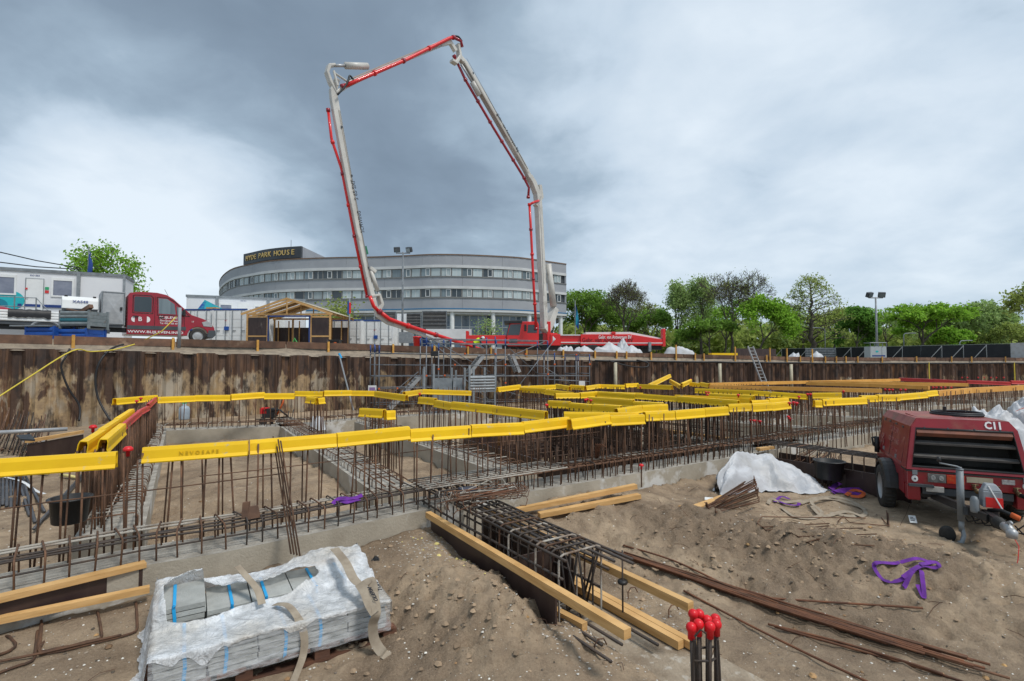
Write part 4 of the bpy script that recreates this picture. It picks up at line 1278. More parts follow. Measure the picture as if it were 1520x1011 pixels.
lettering('NEVOSAFE', a.lerp(b, .52) + V((d.y, -d.x, 0)) * .0475 + V((0, 0, -.075)), d, (0, 0, 1), .055, m_yellowdark, None, .002, 1.5)
ob_ = bpy.context.scene.objects[-1] if False else [o for o in C.objects if o.name.startswith('lettering') and o.parent is None][-1]
ob_.parent = c0; ob_.matrix_parent_inverse = local_matrix(c0).inverted(); ob_.name = 'embossed_lettering'
run('the row behind the red machine', [(1208, 594, 1219, 594), (1219, 593, 1284, 590), (1276, 588, 1300, 587), (1300, 587, 1332, 584.5), (1332, 584.5, 1374, 582), (1374, 582, 1390, 581)])
run('the right cross beam', [(623, 590, 647, 592.5), (647, 592.5, 672, 596)])
run('the right cross beam', [(672, 596, 811, 611)], 1.15)
run('the short box end of the middle beam', [(536, 606, 571, 609), (572, 610, 586, 609)])
run('the far box end of the middle beam', [(456, 588, 470, 589), (471, 590, 481, 589)])
run('the back row below the sheet piles', [(170, 591, 232, 584), (233, 589, 290, 586), (290, 586, 343, 585), (343, 585, 393, 583), (393, 584.5, 438, 584), (439, 580, 481, 581), (481, 581, 522, 580), (522, 580, 557, 580), (558, 581, 604, 586), (600, 581, 626, 575.5)])
run('the back row behind the galvanised cage', [(628, 577, 700, 577)], 1.3)
run('the zigzag row before the right sheet piles', [(738, 576, 772, 574), (772, 574, 824, 572), (825, 570.5, 846, 573), (847, 571, 868, 572), (869, 573.5, 890, 570), (890, 570, 928, 570.5), (928, 570, 947, 569), (947, 570, 998, 573), (964, 570, 995, 562.5), (995, 562.5, 1011, 569), (1011, 569, 1025, 564)])
run('the row left of the long pit row', [(773, 574.5, 810, 577), (810, 577.5, 850, 581), (894, 581, 955, 582)])
run('the long row behind the deep pit', [(824, 584, 860, 583), (860, 583, 887, 581.5)])
run('the long row behind the deep pit', [(888, 582, 1007, 588), (1007, 588, 1097, 595)], 1.25)
run('the short row directly behind the deep pit', [(815, 594, 847, 596), (847, 596, 881, 599.5), (881, 599.5, 923, 603)])
run('the corner row behind the deep pit', [(915, 606, 952, 601), (952, 601, 990, 599.5)])
run('the middle row behind the deep pit', [(874, 590, 941, 596), (941, 596, 985, 599)], 1.2)
run('the row joining the front row at its kink', [(837, 612, 948, 613)], 1.0)
run('the double row right of the deep pit', [(1003, 587, 1114, 594)], 1.3)
run('the double row right of the deep pit', [(1114, 594, 1140, 592), (1140, 592, 1169, 590)])
run('the inner row right of the deep pit', [(1053, 584, 1120, 588)], 1.2)
run('the straight row behind the right bay', [(1032, 575.5, 1120, 579), (1120, 579, 1198, 582.5)], 1.3)
run('the straight row behind the right bay', [(1206, 583, 1250, 584)])
run('the start of the orange boards', [(1025, 567, 1040, 568), (1040, 568, 1053, 570)])
run('the left curtain beam, left strip', [(121, 655, 150, 637), (150, 637, 174, 621), (174, 620, 196, 605.5)])
run('the left curtain beam, right strip', [(151, 653, 180, 629.5)])
run('the left curtain beam', [(180, 629, 207, 609), (206, 609.5, 221, 599), (220, 599.5, 231, 590)], me=cov_r, col='red', zsc=.6)
run('the far right row', [(1335, 561, 1385, 562.5), (1385, 562.5, 1435, 564), (1435, 564, 1500, 565), (1500, 565, 1570, 565.5)], me=cov_r, col='red')
# orange guard boards on the far bars
gb = 0
m_guard = M('orange_guard_board', (.78, .40, .09), (.66, .31, .06), .6, scale=2, rnd=.12)
for (x0, y0, x1, y1) in [(1053, 567.5, 1115, 566), (1115, 566, 1190, 564.5), (1190, 564.5, 1265, 563), (1265, 563, 1335, 561.5), (1053, 570.5, 1130, 572), (1130, 572, 1220, 574), (1220, 574, 1309, 576),
                         (1197, 566, 1290, 568.5), (1290, 568.5, 1379, 572), (1200, 564.5, 1310, 566), (1310, 566, 1437, 568), (1391, 579.5, 1440, 575.5), (1440, 575.5, 1520, 571.5), (1520, 571.5, 1600, 567)]:
    a, b = G(x0, y0, CAPZ), G(x1, y1, CAPZ)
    single('guard_board', MB().beam(a - V((0, 0, .09)), b - V((0, 0, .09)), .09, .17 if x0 > 1380 else .13), m_guard, f'orange timber guard board on the far right bars, {nth(gb)} of the set from the left', 'board', 'orange guard boards on the bars')
    gb += 1
# red mushroom caps
def cap_mesh():
    mb = MB().lathe([(.0, .062), (.028, .058), (.046, .040), (.050, .018), (.044, .012), (.020, .008), (.019, -.045), (.001, -.045)], n=10); mb.f = [f[::-1] for f in mb.f]
    return mb.mesh('bar_cap', m_redcap, True)
capm = cap_mesh()
caps = [(138, 634, 1.36, 1.25), (190, 668, 1.36, 1.25), (203, 594, 1.42, 1), (209, 590, 1.42, 1), (623, 583, 1.40, 1), (811.6, 600, 1.42, 1), (869, 592, 1.42, 1), (877, 593, 1.42, 1), (872, 591, 1.42, 1), (950.5, 573, 1.42, 1), (952, 690, .62, 1),
        (1025.5, 560.5, 1.42, 1), (1048, 580.5, 1.42, 1), (1052, 581, 1.42, 1), (1050, 584.5, 1.42, 1), (1096, 585, 1.5, 1), (1115, 622.5, .95, 1), (1119, 623, .95, 1), (1122, 623, .95, 1), (1128, 624, .95, 1), (1170, 617, .95, 1), (1173, 620, .95, 1),
        (1172, 597, 1.4, 1), (1178, 596, 1.4, 1), (1182.5, 597, 1.4, 1), (1198.5, 583.5, 1.42, 1), (1203, 583.5, 1.42, 1), (1186, 587.5, 1.42, 1), (1252, 579, 1.45, 1), (1314, 576, 1.4, 1), (1320, 576.5, 1.4, 1), (1325, 576.5, 1.4, 1), (1337, 576.5, 1.4, 1), (1344, 576.5, 1.4, 1),
        (1385, 573, 1.4, 1), (1390, 573, 1.4, 1), (1397, 573, 1.4, 1), (1403, 573, 1.4, 1), (1412, 573, 1.4, 1), (1428, 558, 1.45, 1), (1436, 558, 1.45, 1), (1452, 558, 1.45, 1), (1461, 558, 1.45, 1), (1471, 558, 1.45, 1), (1479, 558, 1.45, 1), (1490, 558, 1.45, 1)]
for i, (x, y, z, s_) in enumerate(caps):
    p = G(x, y + 3, z); o = obj('bar_protector', capm); o.location = p; o.scale = (s_ * .78,) * 3
    tag(o, f'red mushroom cap on a bar end, {nth(i)} from the left of the loose caps', 'bar protector', 'red caps on bar ends')
    if i in (0, 1, 10) or (16 <= i <= 21) or i == 4: 
        q_ = single('capped_bar', MB().bar((p.x, p.y, .3 if i > 1 else .1), (p.x, p.y, p.z + .02), .011, 6), m_rust, f'single rusty bar under the red cap, {nth(i)} from the left', 'bar', 'bars with red caps')

# ================================================================== THE SHORT BEAM BEING FORMED
W_ = (V((.815, 3.54, 0)) - V((-1.02, 6.3, 0))).normalized(); N_ = V((-W_.y, W_.x, 0))     # along, and across to the right
G0 = V((-1.02, 6.3, 0))
def gp(s_, c_, z): return V((G0.x + W_.x * s_ + N_.x * c_, G0.y + W_.y * s_ + N_.y * c_, z))
timber('long square edge timber left of the short bar cage', gp(0, 0, .43), gp(3.27, 0, .43), .068, .068, name='edge_timber', group='edge timbers of the short beam')
timber('square edge timber right of the short bar cage', gp(.2, .69, .43), gp(3.26, .69, .43), .065, .065, name='edge_timber', group='edge timbers of the short beam')
timber('inner of the two low timbers right of the bar cage', gp(1.3, .77, .05), gp(3.10, .77, .05), .065, .065, name='edge_timber', group='edge timbers of the short beam')
timber('outer of the two low timbers right of the bar cage', gp(1.1, .845, .05), gp(3.20, .845, .05), .065, .06, name='edge_timber', group='edge timbers of the short beam')
timber('short timber stub on the sand left of the bar cage end', G(818, 905, .09), G(868, 931, .09), .065, .07, name='edge_timber', group='edge timbers of the short beam')
timber('thin broken strip half buried in the sand left of the cage', G(660, 800, .06), G(706, 826, .04), .04, .012)
timber('dark stub of timber sunk in the sand beside the plywood', G(757, 862, .04), G(812, 897, .03), .05, .03)
single('form_panel', MB().obox(gp(.02, .03, -.06), W_ * 2.42, N_ * .018, V((0, 0, .44))), m_ply, 'black film plywood panel along the left of the bar cage', 'plywood panel', 'plywood form panels')
single('form_panel', MB().obox(gp(.2, .635, -.06), W_ * 1.75, N_ * .018, V((0, 0, .44))), m_ply, 'black film plywood panel along the right of the bar cage', 'plywood panel', 'plywood form panels')
single('form_panel', MB().obox(gp(1.70, .09, .03), W_ * .02, N_ * .5, V((0, 0, .40))), m_ply, 'small black panel closing the inside of the bar cage', 'plywood panel', 'plywood form panels')
cage = thing('bar_cage', 'black steel bar cage poking out of the short beam towards the camera', 'bar cage', gp(1.4, .34, 0), world=True)
k = 0; s_ = -.35
rc = random.Random(8)
while s_ < 2.45:
    z0_, z1_, a, b = .06, .67 + rc.gauss(0, .008), .10, .58
    c_ = .05
    pts = [gp(s_, a, z0_), gp(s_, a, z1_ - c_), gp(s_, a + c_ * .3, z1_ - c_ * .3), gp(s_, a + c_, z1_), gp(s_, b - c_, z1_), gp(s_, b - c_ * .3, z1_ - c_ * .3), gp(s_, b, z1_ - c_), gp(s_, b, z0_)]
    MB().tube(pts, .0095, 6, True).build('stirrup', rc.choice((m_rust, m_darkbar, m_coated)) if s_ > .9 else m_darkbar, cage, True)
    s_ += .165 if s_ < 1.9 else .11
for c_, z, e0, e1 in ((.10, .65, -.6, 2.50), (.17, .655, -.6, 2.15), (.25, .655, -.6, 2.3), (.34, .655, -.6, 2.58), (.43, .655, -.6, 2.72), (.51, .655, -.6, 2.85), (.58, .65, -.6, 2.78),
                      (.10, .48, -.4, 2.45), (.58, .48, -.4, 2.5), (.10, .29, -.4, 2.4), (.58, .29, -.4, 2.4),
                      (.10, .085, -.4, 3.0), (.20, .085, -.4, 2.8), (.32, .085, -.4, 2.9), (.44, .085, -.4, 2.8), (.56, .085, -.4, 3.05)):
    pts = [gp(lerp(e0, e1, k / 5), c_ + rc.gauss(0, .006), z + rc.gauss(0, .004)) for k in range(6)]
    MB().tube(pts, .0125, 6).build('longitudinal_bar', m_darkbar, cage, True)
for k in range(8):
    p = gp(2.15 + rc.random() * .3, .30 + k * .036, .06); q_ = gp(2.15 + rc.random() * .3, .30 + k * .036, .66)
    MB().bar(p, q_, .010, 6).build('upright_bar', m_darkbar, cage, True)
p = gp(2.62, .62, .15); MB().bar(p, p + V((0, 0, .52)), .008, 6).build('upright_bar', m_darkbar, cage, True)
MB().lathe([(.001, .03), (.04, .03), (.045, .015), (.04, 0), (.001, 0)], p + V((0, 0, .24)), 10).build('spacer', m_black, cage, True)
single('blinding_slab', MB().prism([gp(2.0, -.10, -.12), gp(2.0, .95, -.12), gp(4.4, .95, -.12), gp(4.6, .35, -.12), gp(4.1, -.12, -.12)], (0, 0, .128)), M('dusty_lean_concrete', (.37, .30, .22), (.23, .175, .12), .9, scale=2.2, lo=.4, hi=.6, bump=.9, bscale=35, world=True, c3=(.46, .41, .34), scale3=9, lo3=.56, hi3=.64), 'thin grey lean concrete slab under the open end of the bar cage', 'concrete slab')
for i, (x, y) in enumerate(((948, 872), (1103, 612), (1300, 700))):
    px, py = 600 + x / 3.25, 700 + y / 3.25
    p = G(px, py, .02); q_ = V((.05, .02, 0))
    mb = MB().tube([p + q_ * -1, p + q_ * -1 + V((0, 0, .07)), p + q_ * -.4 + V((0, 0, .105)), p + q_ * .5 + V((0, 0, .10)), p + q_ + V((0, 0, .05))], .006, 5)
    single('bent_bar', mb, m_rust, ['small hooked bar end in the lean concrete near the picture bottom', 'hooked bar end standing beside the low timbers', 'hooked bar end near the far end of the low timbers'][i], 'bar', 'hooked bar ends in the lean concrete')
# the bundle of loose links thrown across the cage
bun = thing('stirrup_bundle', 'heap of loose rusty and crusted hooked links lying across the bar cage', 'bar bundle', gp(.9, .35, .68), world=True)
for k in range(34):
    m0 = gp(.62 + rc.gauss(0, .16), .46 + rc.gauss(0, .10), .70 + rc.random() * .09)
    d = (N_ * rc.gauss(1, .08) - W_ * rc.gauss(.12, .2) + V((0, 0, rc.gauss(0, .05)))).normalized(); n = V((-d.y, d.x, 0))
    h = .42 + rc.gauss(0, .03); a_ = rc.uniform(-.5, 1.2)
    up = (V((0, 0, 1)) * cos(a_) + n * sin(a_))
    w2 = rc.uniform(.05, .09) * rc.choice((1, -1))
    pts = [m0 - d * h + up * w2 * 1.4, m0 - d * (h + .02) + up * w2 * .6, m0 - d * h, m0 + d * h, m0 + d * (h + .025) + up * w2 * .6, m0 + d * h + up * w2 * 1.4, m0 + d * (h - .07) + up * w2 * 1.3]
    MB().tube(pts, .0055, 5).build('stirrup', rc.choice((m_rust, m_rust2, m_coated, m_rust)), bun, True)

# forms along the left end of the front beam
pA = [G(-30, 894, .45), G(215, 836, .45)]
d = (pA[1] - pA[0]).normalized(); n = V((d.y, -d.x, 0))
timber('yellow edge timber along the front of the long beam at lower left', pA[0] + n * .02, pA[1] + n * .02, .10, .045, name='edge_timber', group='form timbers at lower left')
single('form_panel', MB().obox(pA[0] + n * .01 + V((0, 0, -.20)), (pA[1] - pA[0]) * 1.02, n * .02, V((0, 0, .175))), m_ply, 'black form panel under the yellow edge timber at lower left', 'plywood panel', 'plywood form panels')
q0, q1 = G(-30, 926, .30), G(222, 874, .29)
timber('lower yellow timber on the sand at lower left', q0, q1, .07, .05, name='edge_timber', group='form timbers at lower left')
a, b = G(205, 841, .44), G(338, 815, .44)
d = (b - a).normalized(); n = V((d.y, -d.x, 0))
single('form_panel', MB().obox(a + n * .012 + V((0, 0, -.2)), b - a, n * .02, V((0, 0, .20))), m_ply, 'dark form panel above the torn white sheet on the front beam', 'plywood panel', 'plywood form panels')
# ================================================================== HELPERS FOR SOFT THINGS
def ribbon(mb, pts, wd, th=.004, up=None, n=5, twist=None):
    th = .0022; n = max(n, 8)
    """a flat strap through points; its width lies across the path, level unless up says otherwise"""
    P = curve(pts, n); k = len(P); L_, R_ = [], []
    for i, p in enumerate(P):
        d = (P[min(i + 1, k - 1)] - P[max(i - 1, 0)]).normalized()
        u = V(up[min(i // n, len(up) - 1)]) if isinstance(up, list) else V(up or (0, 0, 1))
        c_ = d.cross(u)
        c_ = c_.normalized() if c_.length > .05 else V((1, 0, 0))
        if twist: c_ = (Matrix.Rotation(twist(i / k), 3, d) @ c_)
        nn = c_.cross(d).normalized() * th
        L_.append((p - c_ * wd / 2, nn)); R_.append((p + c_ * wd / 2, nn))
    mb.grid([[a + nn, b + nn, b, a] for (a, nn), (b, _) in zip(L_, R_)], True)
    return mb
def crumple(cx_, cy_, rx, ry, h, seed, ang=0, peak=(0, 0), sharp=1.0, base=None, nr=26, na=64, fold=.35):
    """a slumped heap of cloth: a few sharp tent peaks joined by creases"""
    mb = MB(); rows = []; rr_ = random.Random(seed)
    pk = [(rr_.uniform(-.62, .62), rr_.uniform(-.5, .5), rr_.uniform(.5, 1.0)) for _ in range(6)] + [(0, 0, 1.0)]
    for i in range(nr + 1):
        r_ = i / nr; row = []
        for j in range(na):
            a = 2 * pi * j / na
            e_ = 1 + .30 * noise.noise(V((cos(a) * 1.5, sin(a) * 1.5, seed))) + .10 * noise.noise(V((cos(a) * 5, sin(a) * 5, seed)))
            u, v = cos(a) * r_ * e_, sin(a) * r_ * e_
            lx, ly = u * rx, v * ry
            x = cx_ + lx * cos(ang) - ly * sin(ang); y = cy_ + lx * sin(ang) + ly * cos(ang)
            z = 0
            for (pu, pv, ph) in pk:
                d_ = sqrt((u - pu) ** 2 + (v - pv) ** 2); th = atan2(v - pv, u - pu)
                s_ = (1.25 + .55 * noise.noise(V((cos(th) * 2.2, sin(th) * 2.2, seed + pu * 9)))) / max(.6, sharp * .7)
                z = max(z, ph - s_ * d_)
            z = z * min(1, (1 - r_) * 3.2) * h * (1 + .10 * noise.noise(V((u * 6, v * 6, seed)))) + .05 * h * abs(noise.noise(V((u * 9, v * 9, seed + 4)))) * (1 - r_)
            row.append((x, y, (base if base is not None else ground(x, y)) - .01 + max(0, z)))
        rows.append(row)
    mb.grid(rows, True); mb.f = [f[::-1] for f in mb.f]
    return mb
def filmmat(name, dens0, dens1, sx=(1, 1, 1)):
    m = bpy.data.materials.new(name); m.use_nodes = True
    N = m.node_tree.nodes; L = m.node_tree.links; b = N['Principled BSDF']
    b.inputs['Base Color'].default_value = (.80, .82, .84, 1); b.inputs['Roughness'].default_value = .22
    tr = N.new('ShaderNodeBsdfTransparent'); mx_ = N.new('ShaderNodeMixShader')
    g = N.new('ShaderNodeTexCoord').outputs['Object']; mp = N.new('ShaderNodeMapping'); mp.inputs['Scale'].default_value = sx
    L.new(g, mp.inputs['Vector'])
    n = N.new('ShaderNodeTexNoise'); n.inputs['Scale'].default_value = 9; n.inputs['Detail'].default_value = 7; n.inputs['Roughness'].default_value = .65
    L.new(mp.outputs[0], n.inputs['Vector'])
    r_ = N.new('ShaderNodeMapRange'); r_.inputs[1].default_value = .36; r_.inputs[2].default_value = .66; r_.inputs[3].default_value = dens0; r_.inputs[4].default_value = dens1
    L.new(n.outputs['Fac'], r_.inputs[0]); L.new(r_.outputs[0], mx_.inputs[0])
    L.new(tr.outputs[0], mx_.inputs[1]); L.new(b.outputs[0], mx_.inputs[2])
    bp = N.new('ShaderNodeBump'); bp.inputs['Strength'].default_value = .6; bp.inputs['Distance'].default_value = .01
    L.new(n.outputs['Fac'], bp.inputs['Height']); L.new(bp.outputs[0], b.inputs['Normal'])
    L.new(mx_.outputs[0], N['Material Output'].inputs[0])
    return m
m_film = filmmat('stretch_film', .08, .50, (1, 1, 6))
m_thinfilm = filmmat('thin_plastic', .42, .88)

def creased(nm, d0, d1, ca_, cb_, k_=1.0):
    m = filmmat(nm, d0, d1, (1, 1, 1)); N = m.node_tree.nodes; L = m.node_tree.links; b_ = N['Principled BSDF']; b_.inputs['Roughness'].default_value = .16 if d0 < 1 else .5
    g = N.new('ShaderNodeTexCoord').outputs['Object']; prev = None
    for sc_, st, di in ((7 * k_, (1, 2.6, 1), .030 / k_), (15 * k_, (2.4, 1, 1), .016 / k_), (38 * k_, (1, 1, 1), .006 / k_)):
        mp = N.new('ShaderNodeMapping'); mp.inputs['Scale'].default_value = st; mp.inputs['Rotation'].default_value = (0, 0, sc_)
        n = N.new('ShaderNodeTexNoise'); n.inputs['Scale'].default_value = sc_; n.inputs['Detail'].default_value = 3; n.inputs['Distortion'].default_value = 1.2
        s1 = N.new('ShaderNodeMath'); s1.operation = 'SUBTRACT'; s1.inputs[1].default_value = .5
        s2 = N.new('ShaderNodeMath'); s2.operation = 'ABSOLUTE'
        bp = N.new('ShaderNodeBump'); bp.inputs['Strength'].default_value = .9 if d0 < 1 else .25; bp.inputs['Distance'].default_value = di; bp.invert = True
        L.new(g, mp.inputs['Vector']); L.new(mp.outputs[0], n.inputs['Vector']); L.new(n.outputs['Fac'], s1.inputs[0]); L.new(s1.outputs[0], s2.inputs[0]); L.new(s2.outputs[0], bp.inputs['Height'])
        if prev: L.new(prev, bp.inputs['Normal'])
        prev = bp.outputs[0]
    L.new(prev, b_.inputs['Normal'])
    n = N.new('ShaderNodeTexNoise'); n.inputs['Scale'].default_value = 2.2; n.inputs['Detail'].default_value = 5
    rr = N.new('ShaderNodeValToRGB'); rr.color_ramp.elements[0].position = .45; rr.color_ramp.elements[0].color = (*ca_, 1); rr.color_ramp.elements[1].position = .78; rr.color_ramp.elements[1].color = (*cb_, 1)
    L.new(g, n.inputs['Vector']); L.new(n.outputs['Fac'], rr.inputs[0]); L.new(rr.outputs[0], b_.inputs['Base Color'])
    return m
m_creased = creased('creased_sheet', .52, .93, (.78, .80, .82), (.52, .45, .35))
m_fabric_w = creased('white_woven_bag', 1.0, 1.0, (.52, .53, .55), (.38, .37, .35), .35)
# ================================================================== PALLET OF PAVING SLABS, LOWER LEFT
PO, PU, PV = V((-2.36, 3.42, 0)), V((.847, .53, 0)).normalized(), V((-.53, .847, 0)).normalized()
def pl(a, b, z=0.0): return PO + PU * a + PV * b + V((0, 0, z))
def to_pl(p):
    d = V((p.x, p.y, 0)) - PO; return d.dot(PU), d.dot(PV)
pal = thing('pallet', 'brown wooden pallet under the grey slabs wrapped in plastic', 'pallet', pl(.8, .5), world=True)
m_pallet = M('pallet_wood', (.17, .075, .042), (.09, .045, .03), .75, scale=4, bump=.3, bscale=30, rnd=.3, stretch=(1, 1, 4))
for k in range(3):
    b = .0 + k * .46; MB().obox(pl(-.04, b, .005), PU * 1.70, PV * .10, V((0, 0, .022))).build('runner', m_pallet, pal)
    for j in range(4): MB().obox(pl(-.035 + j * .53, b + .003, .028), PU * .11, PV * .094, V((0, 0, .075))).build('block', m_pallet, pal)
for k in range(8): MB().obox(pl(-.05 + k * .215, -.01, .105), PU * .18, PV * 1.06, V((0, 0, .022))).build('deck_board', m_pallet, pal)
slab_me = MB().obox((0, 0, 0), (.302, 0, 0), (0, .475, 0), (0, 0, .034)).mesh('slab', m_slab)
rs = random.Random(4)
PHI = atan2(PU.y, PU.x)
k_ = 0
stacks = [(i, 0, 5) for i in range(5)] + [(0, 1, 8), (1, 1, 6), (2, 1, 6), (3, 1, 6), (4, 1, 6)]
for (i, row, nl) in stacks:
    a0, b0 = .012 + i * .315, .005 + row * .49
    lab = f'{nth(i)} stack of grey paving slabs from the left in the {"front" if row == 0 else "rear"} row on the pallet'
    st = thing('slab_stack', lab, 'paving slabs', pl(a0 + .15, b0 + .24, .128), 0, 'stacks of paving slabs on the pallet', world=True)
    for l in range(nl):
        o = obj('slab', slab_me, st)
        o.location = pl(a0 + rs.gauss(0, .004), b0 + rs.gauss(0, .005), .129 + l * .041); o.rotation_euler = (0, 0, PHI + rs.gauss(0, .006))
    h = .129 + nl * .041; c_ = a0 + (.10 if (i + row) % 2 else .17)
    mb = MB(); ribbon(mb, [pl(c_, b0 - .007, .12), pl(c_ + .01, b0 - .007, h * .6 + .05), pl(c_, b0 - .006, h), pl(c_ + .004, b0 + .02, h + .003), pl(c_, b0 + .45, h + .003)], .022, .002, [PV, PV, PV, (0, 0, 1), (0, 0, 1)], 3)
    mb.build('band', m_cyan, st)
# stretch film round the front and the right end
mb = MB(); rows = []
path = [pl(-.012 + t_ * 1.615 / 60, -.018) for t_ in range(61)] + [pl(1.603 + .008, -.018 + t_ * 1.03 / 30) for t_ in range(1, 31)]
for k in range(9):
    z = .112 + k * .243 / 8
    rows.append([p + V((0, 0, z + .012 * fbm(i * .15, k * .6, 2))) + (PU if i > 60 else -PV) * (.006 * abs(fbm(i * .35, k * 1.5, 9)) + (.012 if k < 2 else 0)) for i, p in enumerate(path)])
mb.grid(rows)
single('stretch_film', mb, m_film, 'clear stretch film wrapped round the front of the slab stacks', 'plastic film', smooth=True)
# the torn white sheet over the top
hole = [(.05, .52), (.04, .70), (.09, .86), (.22, .94), (.34, .86), (.43, .77), (.60, .72), (.75, .70), (.95, .735), (1.15, .71), (1.18, .62), (1.02, .49), (.9, .44), (.72, .42), (.55, .43), (.42, .36), (.30, .335), (.15, .35), (.075, .42)]
def inside(a, b, poly):
    c_ = False; j = len(poly) - 1
    for i in range(len(poly)):
        (xi, yi), (xj, yj) = poly[i], poly[j]
        if (yi > b) != (yj > b) and a < (xj - xi) * (b - yi) / (yj - yi) + xi: c_ = not c_
        j = i
    return c_
def hole_d(a, b):
    best = 9
    for i in range(len(hole)):
        (x0, y0), (x1, y1) = hole[i - 1], hole[i]
        l2 = (x1 - x0) ** 2 + (y1 - y0) ** 2; t_ = max(0, min(1, ((a - x0) * (x1 - x0) + (b - y0) * (y1 - y0)) / l2))
        best = min(best, sqrt((a - x0 - t_ * (x1 - x0)) ** 2 + (b - y0 - t_ * (y1 - y0)) ** 2))
    return best
def hole_near(a, b):
    best = (9, a, b)
    for i in range(len(hole)):
        (x0, y0), (x1, y1) = hole[i - 1], hole[i]
        l2 = (x1 - x0) ** 2 + (y1 - y0) ** 2; t_ = max(0, min(1, ((a - x0) * (x1 - x0) + (b - y0) * (y1 - y0)) / l2))
        x, y = x0 + t_ * (x1 - x0), y0 + t_ * (y1 - y0); best = min(best, (sqrt((a - x) ** 2 + (b - y) ** 2), x, y))
    return best[1:]
NA, NB = 190, 110
sv, idx, sf = [], {}, []
def sheet_z(a, b):
    row = sstep(.425, .49, b)
    t0 = .129 + 5 * .041
    t1 = .129 + (8 * .041 if a < .31 else 6 * .041)
    z = lerp(t0, t1, row) + .013
    z += row * sstep(.55, .8, b) * (.03 + .06 * sstep(.7, 1.3, a)) * (1 + .8 * fbm(a * 2, b * 2, 3))
    wx, wy = a + .06 * fbm(a * 4, b * 4, 1), b + .06 * fbm(a * 4, b * 4, 7)
    for fr, am, an in ((4.5, .016, .35), (8, .009, -.8), (13, .0065, 1.1), (21, .0045, .2), (34, .0028, -.3), (52, .0016, .8)):
        u_, v_ = wx * cos(an) + wy * sin(an), -wx * sin(an) + wy * cos(an)
        c_ = 1 - abs(noise.noise(V((u_ * fr, v_ * fr * .35, fr)))) * 3.2
        z += am * (max(0, c_) ** 1.5) * (.6 + .5 * row)
    return z
for i in range(NA + 1):
    for j in range(NB + 1):
        a = -.62 + 2.27 * i / NA; b = -.03 + 1.07 * j / NB
        ah = -.62 + 2.27 * i / NA
        dh = hole_d(a, b)
        if inside(ah, b, hole):
            if dh > .016: continue
            a, b = hole_near(a, b)
        if a < -.005:
            k = -a; flare = .16 * (1 - 2 * abs(noise.noise(V((b * 5 + k, k * .6, 5))))) + .08 * (1 - 2 * abs(noise.noise(V((b * 13, k, 8)))))
            z = sheet_z(0, b) - k * 1.35 + .03 * fbm(a * 6, b * 6, 4); aa = -.012 - k * (.13 + flare * .55) - .02 * abs(fbm(b * 9, a * 3, 2))
            gz = ground(*pl(aa, b).xy) + .006 + .01 * random.random()
            if z < gz: aa -= (gz - z) * .25; z = gz
            lim = -.34 + .10 * fbm(b * 5, 2, 3)
            if a < lim: continue
            p = pl(aa, b, z)
        elif a > 1.60:
            z = sheet_z(1.6, b) - (a - 1.6) * 2.2; p = pl(1.615 + .012 * fbm(b * 9, 1, 1), b, z)
        else:
            z = sheet_z(a, b) + .035 * math.exp(-(dh / .03) ** 2)
            bb = b
            if b < 0: z -= (-b / .03) * (.02 + .07 * max(0, fbm(a * 5, 1, 4)) + .10 * math.exp(-((a - .30) / .07) ** 2)); bb = -.024 - .006 * abs(fbm(a * 14, b * 40, 3))
            if b > 1.0: z -= (b - 1.0) * 3; bb = 1.0 + (b - 1) * .3
            p = pl(a, bb, z)
        idx[i, j] = len(sv); sv.append(tuple(p))
mb = MB(); mb.v = sv
for i in range(NA):
    for j in range(NB):
        q_ = [idx.get(c_) for c_ in ((i, j), (i + 1, j), (i + 1, j + 1), (i, j + 1))]
        if None not in q_: mb.f.append(q_); mb.mi.append(0)
sh = single('plastic_sheet', mb, m_creased, 'torn white plastic sheet over the stacks of paving slabs', 'plastic sheet', smooth=True)
def zp(x, y, z): return G(190 + x / 3.378, 780 + y / 3.378, z)
mb = MB(); ribbon(mb, [zp(548, 205, .60), zp(600, 262, .53), zp(650, 325, .47), zp(672, 395, .40)], .055, .004, None, 6)
ribbon(mb, [zp(735, 395, .385), zp(800, 402, .405), zp(855, 470, .36), zp(884, 560, .24), zp(875, 660, .12), zp(825, 790, .03)], .055, .004, [(0, 0, 1), (0, 0, 1), PV * -1, PV * -1, PV * -1, PV * -1], 6)
single('lifting_strap', mb, m_webbing, 'plain beige lifting strap over the middle of the torn white sheet', 'strap', 'straps on the slab pallet')
mb = MB(); ribbon(mb, [zp(1035, 115, .60), zp(1090, 185, .56), zp(1130, 265, .51), zp(1175, 300, .48), zp(1215, 272, .49), zp(1232, 330, .45), zp(1245, 430, .37), zp(1228, 500, .26), zp(1238, 580, .13), zp(1285, 645, .05), zp(1345, 668, .03)], .075, .005,
       [(0, 0, 1), (0, 0, 1), (0, 0, 1), (0, 0, 1), (0, -.3, 1), PV * -1, PV * -1, PV * -1, PV * -1, (0, -.4, 1), (0, 0, 1)], 6)
ribbon(mb, [zp(1160, 290, .50), zp(1185, 330, .47), zp(1210, 390, .42), zp(1240, 440, .365)], .075, .005, [PV * -1] * 4, 6)
stp = single('lifting_strap', mb, m_webbing, 'printed beige lifting strap hanging over the right end of the white sheet', 'strap', 'straps on the slab pallet')
e0_, e1_ = zp(1262, 395, .44), zp(1190, 265, .53)
for txt, off in (('OLIERM', 0), ('TON', .055)):
    d = (zp(1195, 280, .50) - zp(1258, 400, .42)); c_ = zp(1222 + off * 500, 335 - off * 700, .462) - PV * .035
    lo_ = lettering(txt, c_, d, V((-d.normalized().z * .2, 0, 1)).cross(d).cross(d) * -1 if False else PU * -1 + V((0, 0, .3)), .050, m_text_k, None, .002, 1.0)
    lo_.parent = stp; lo_.matrix_parent_inverse = local_matrix(stp).inverted()
p = G(212, 850, .25)
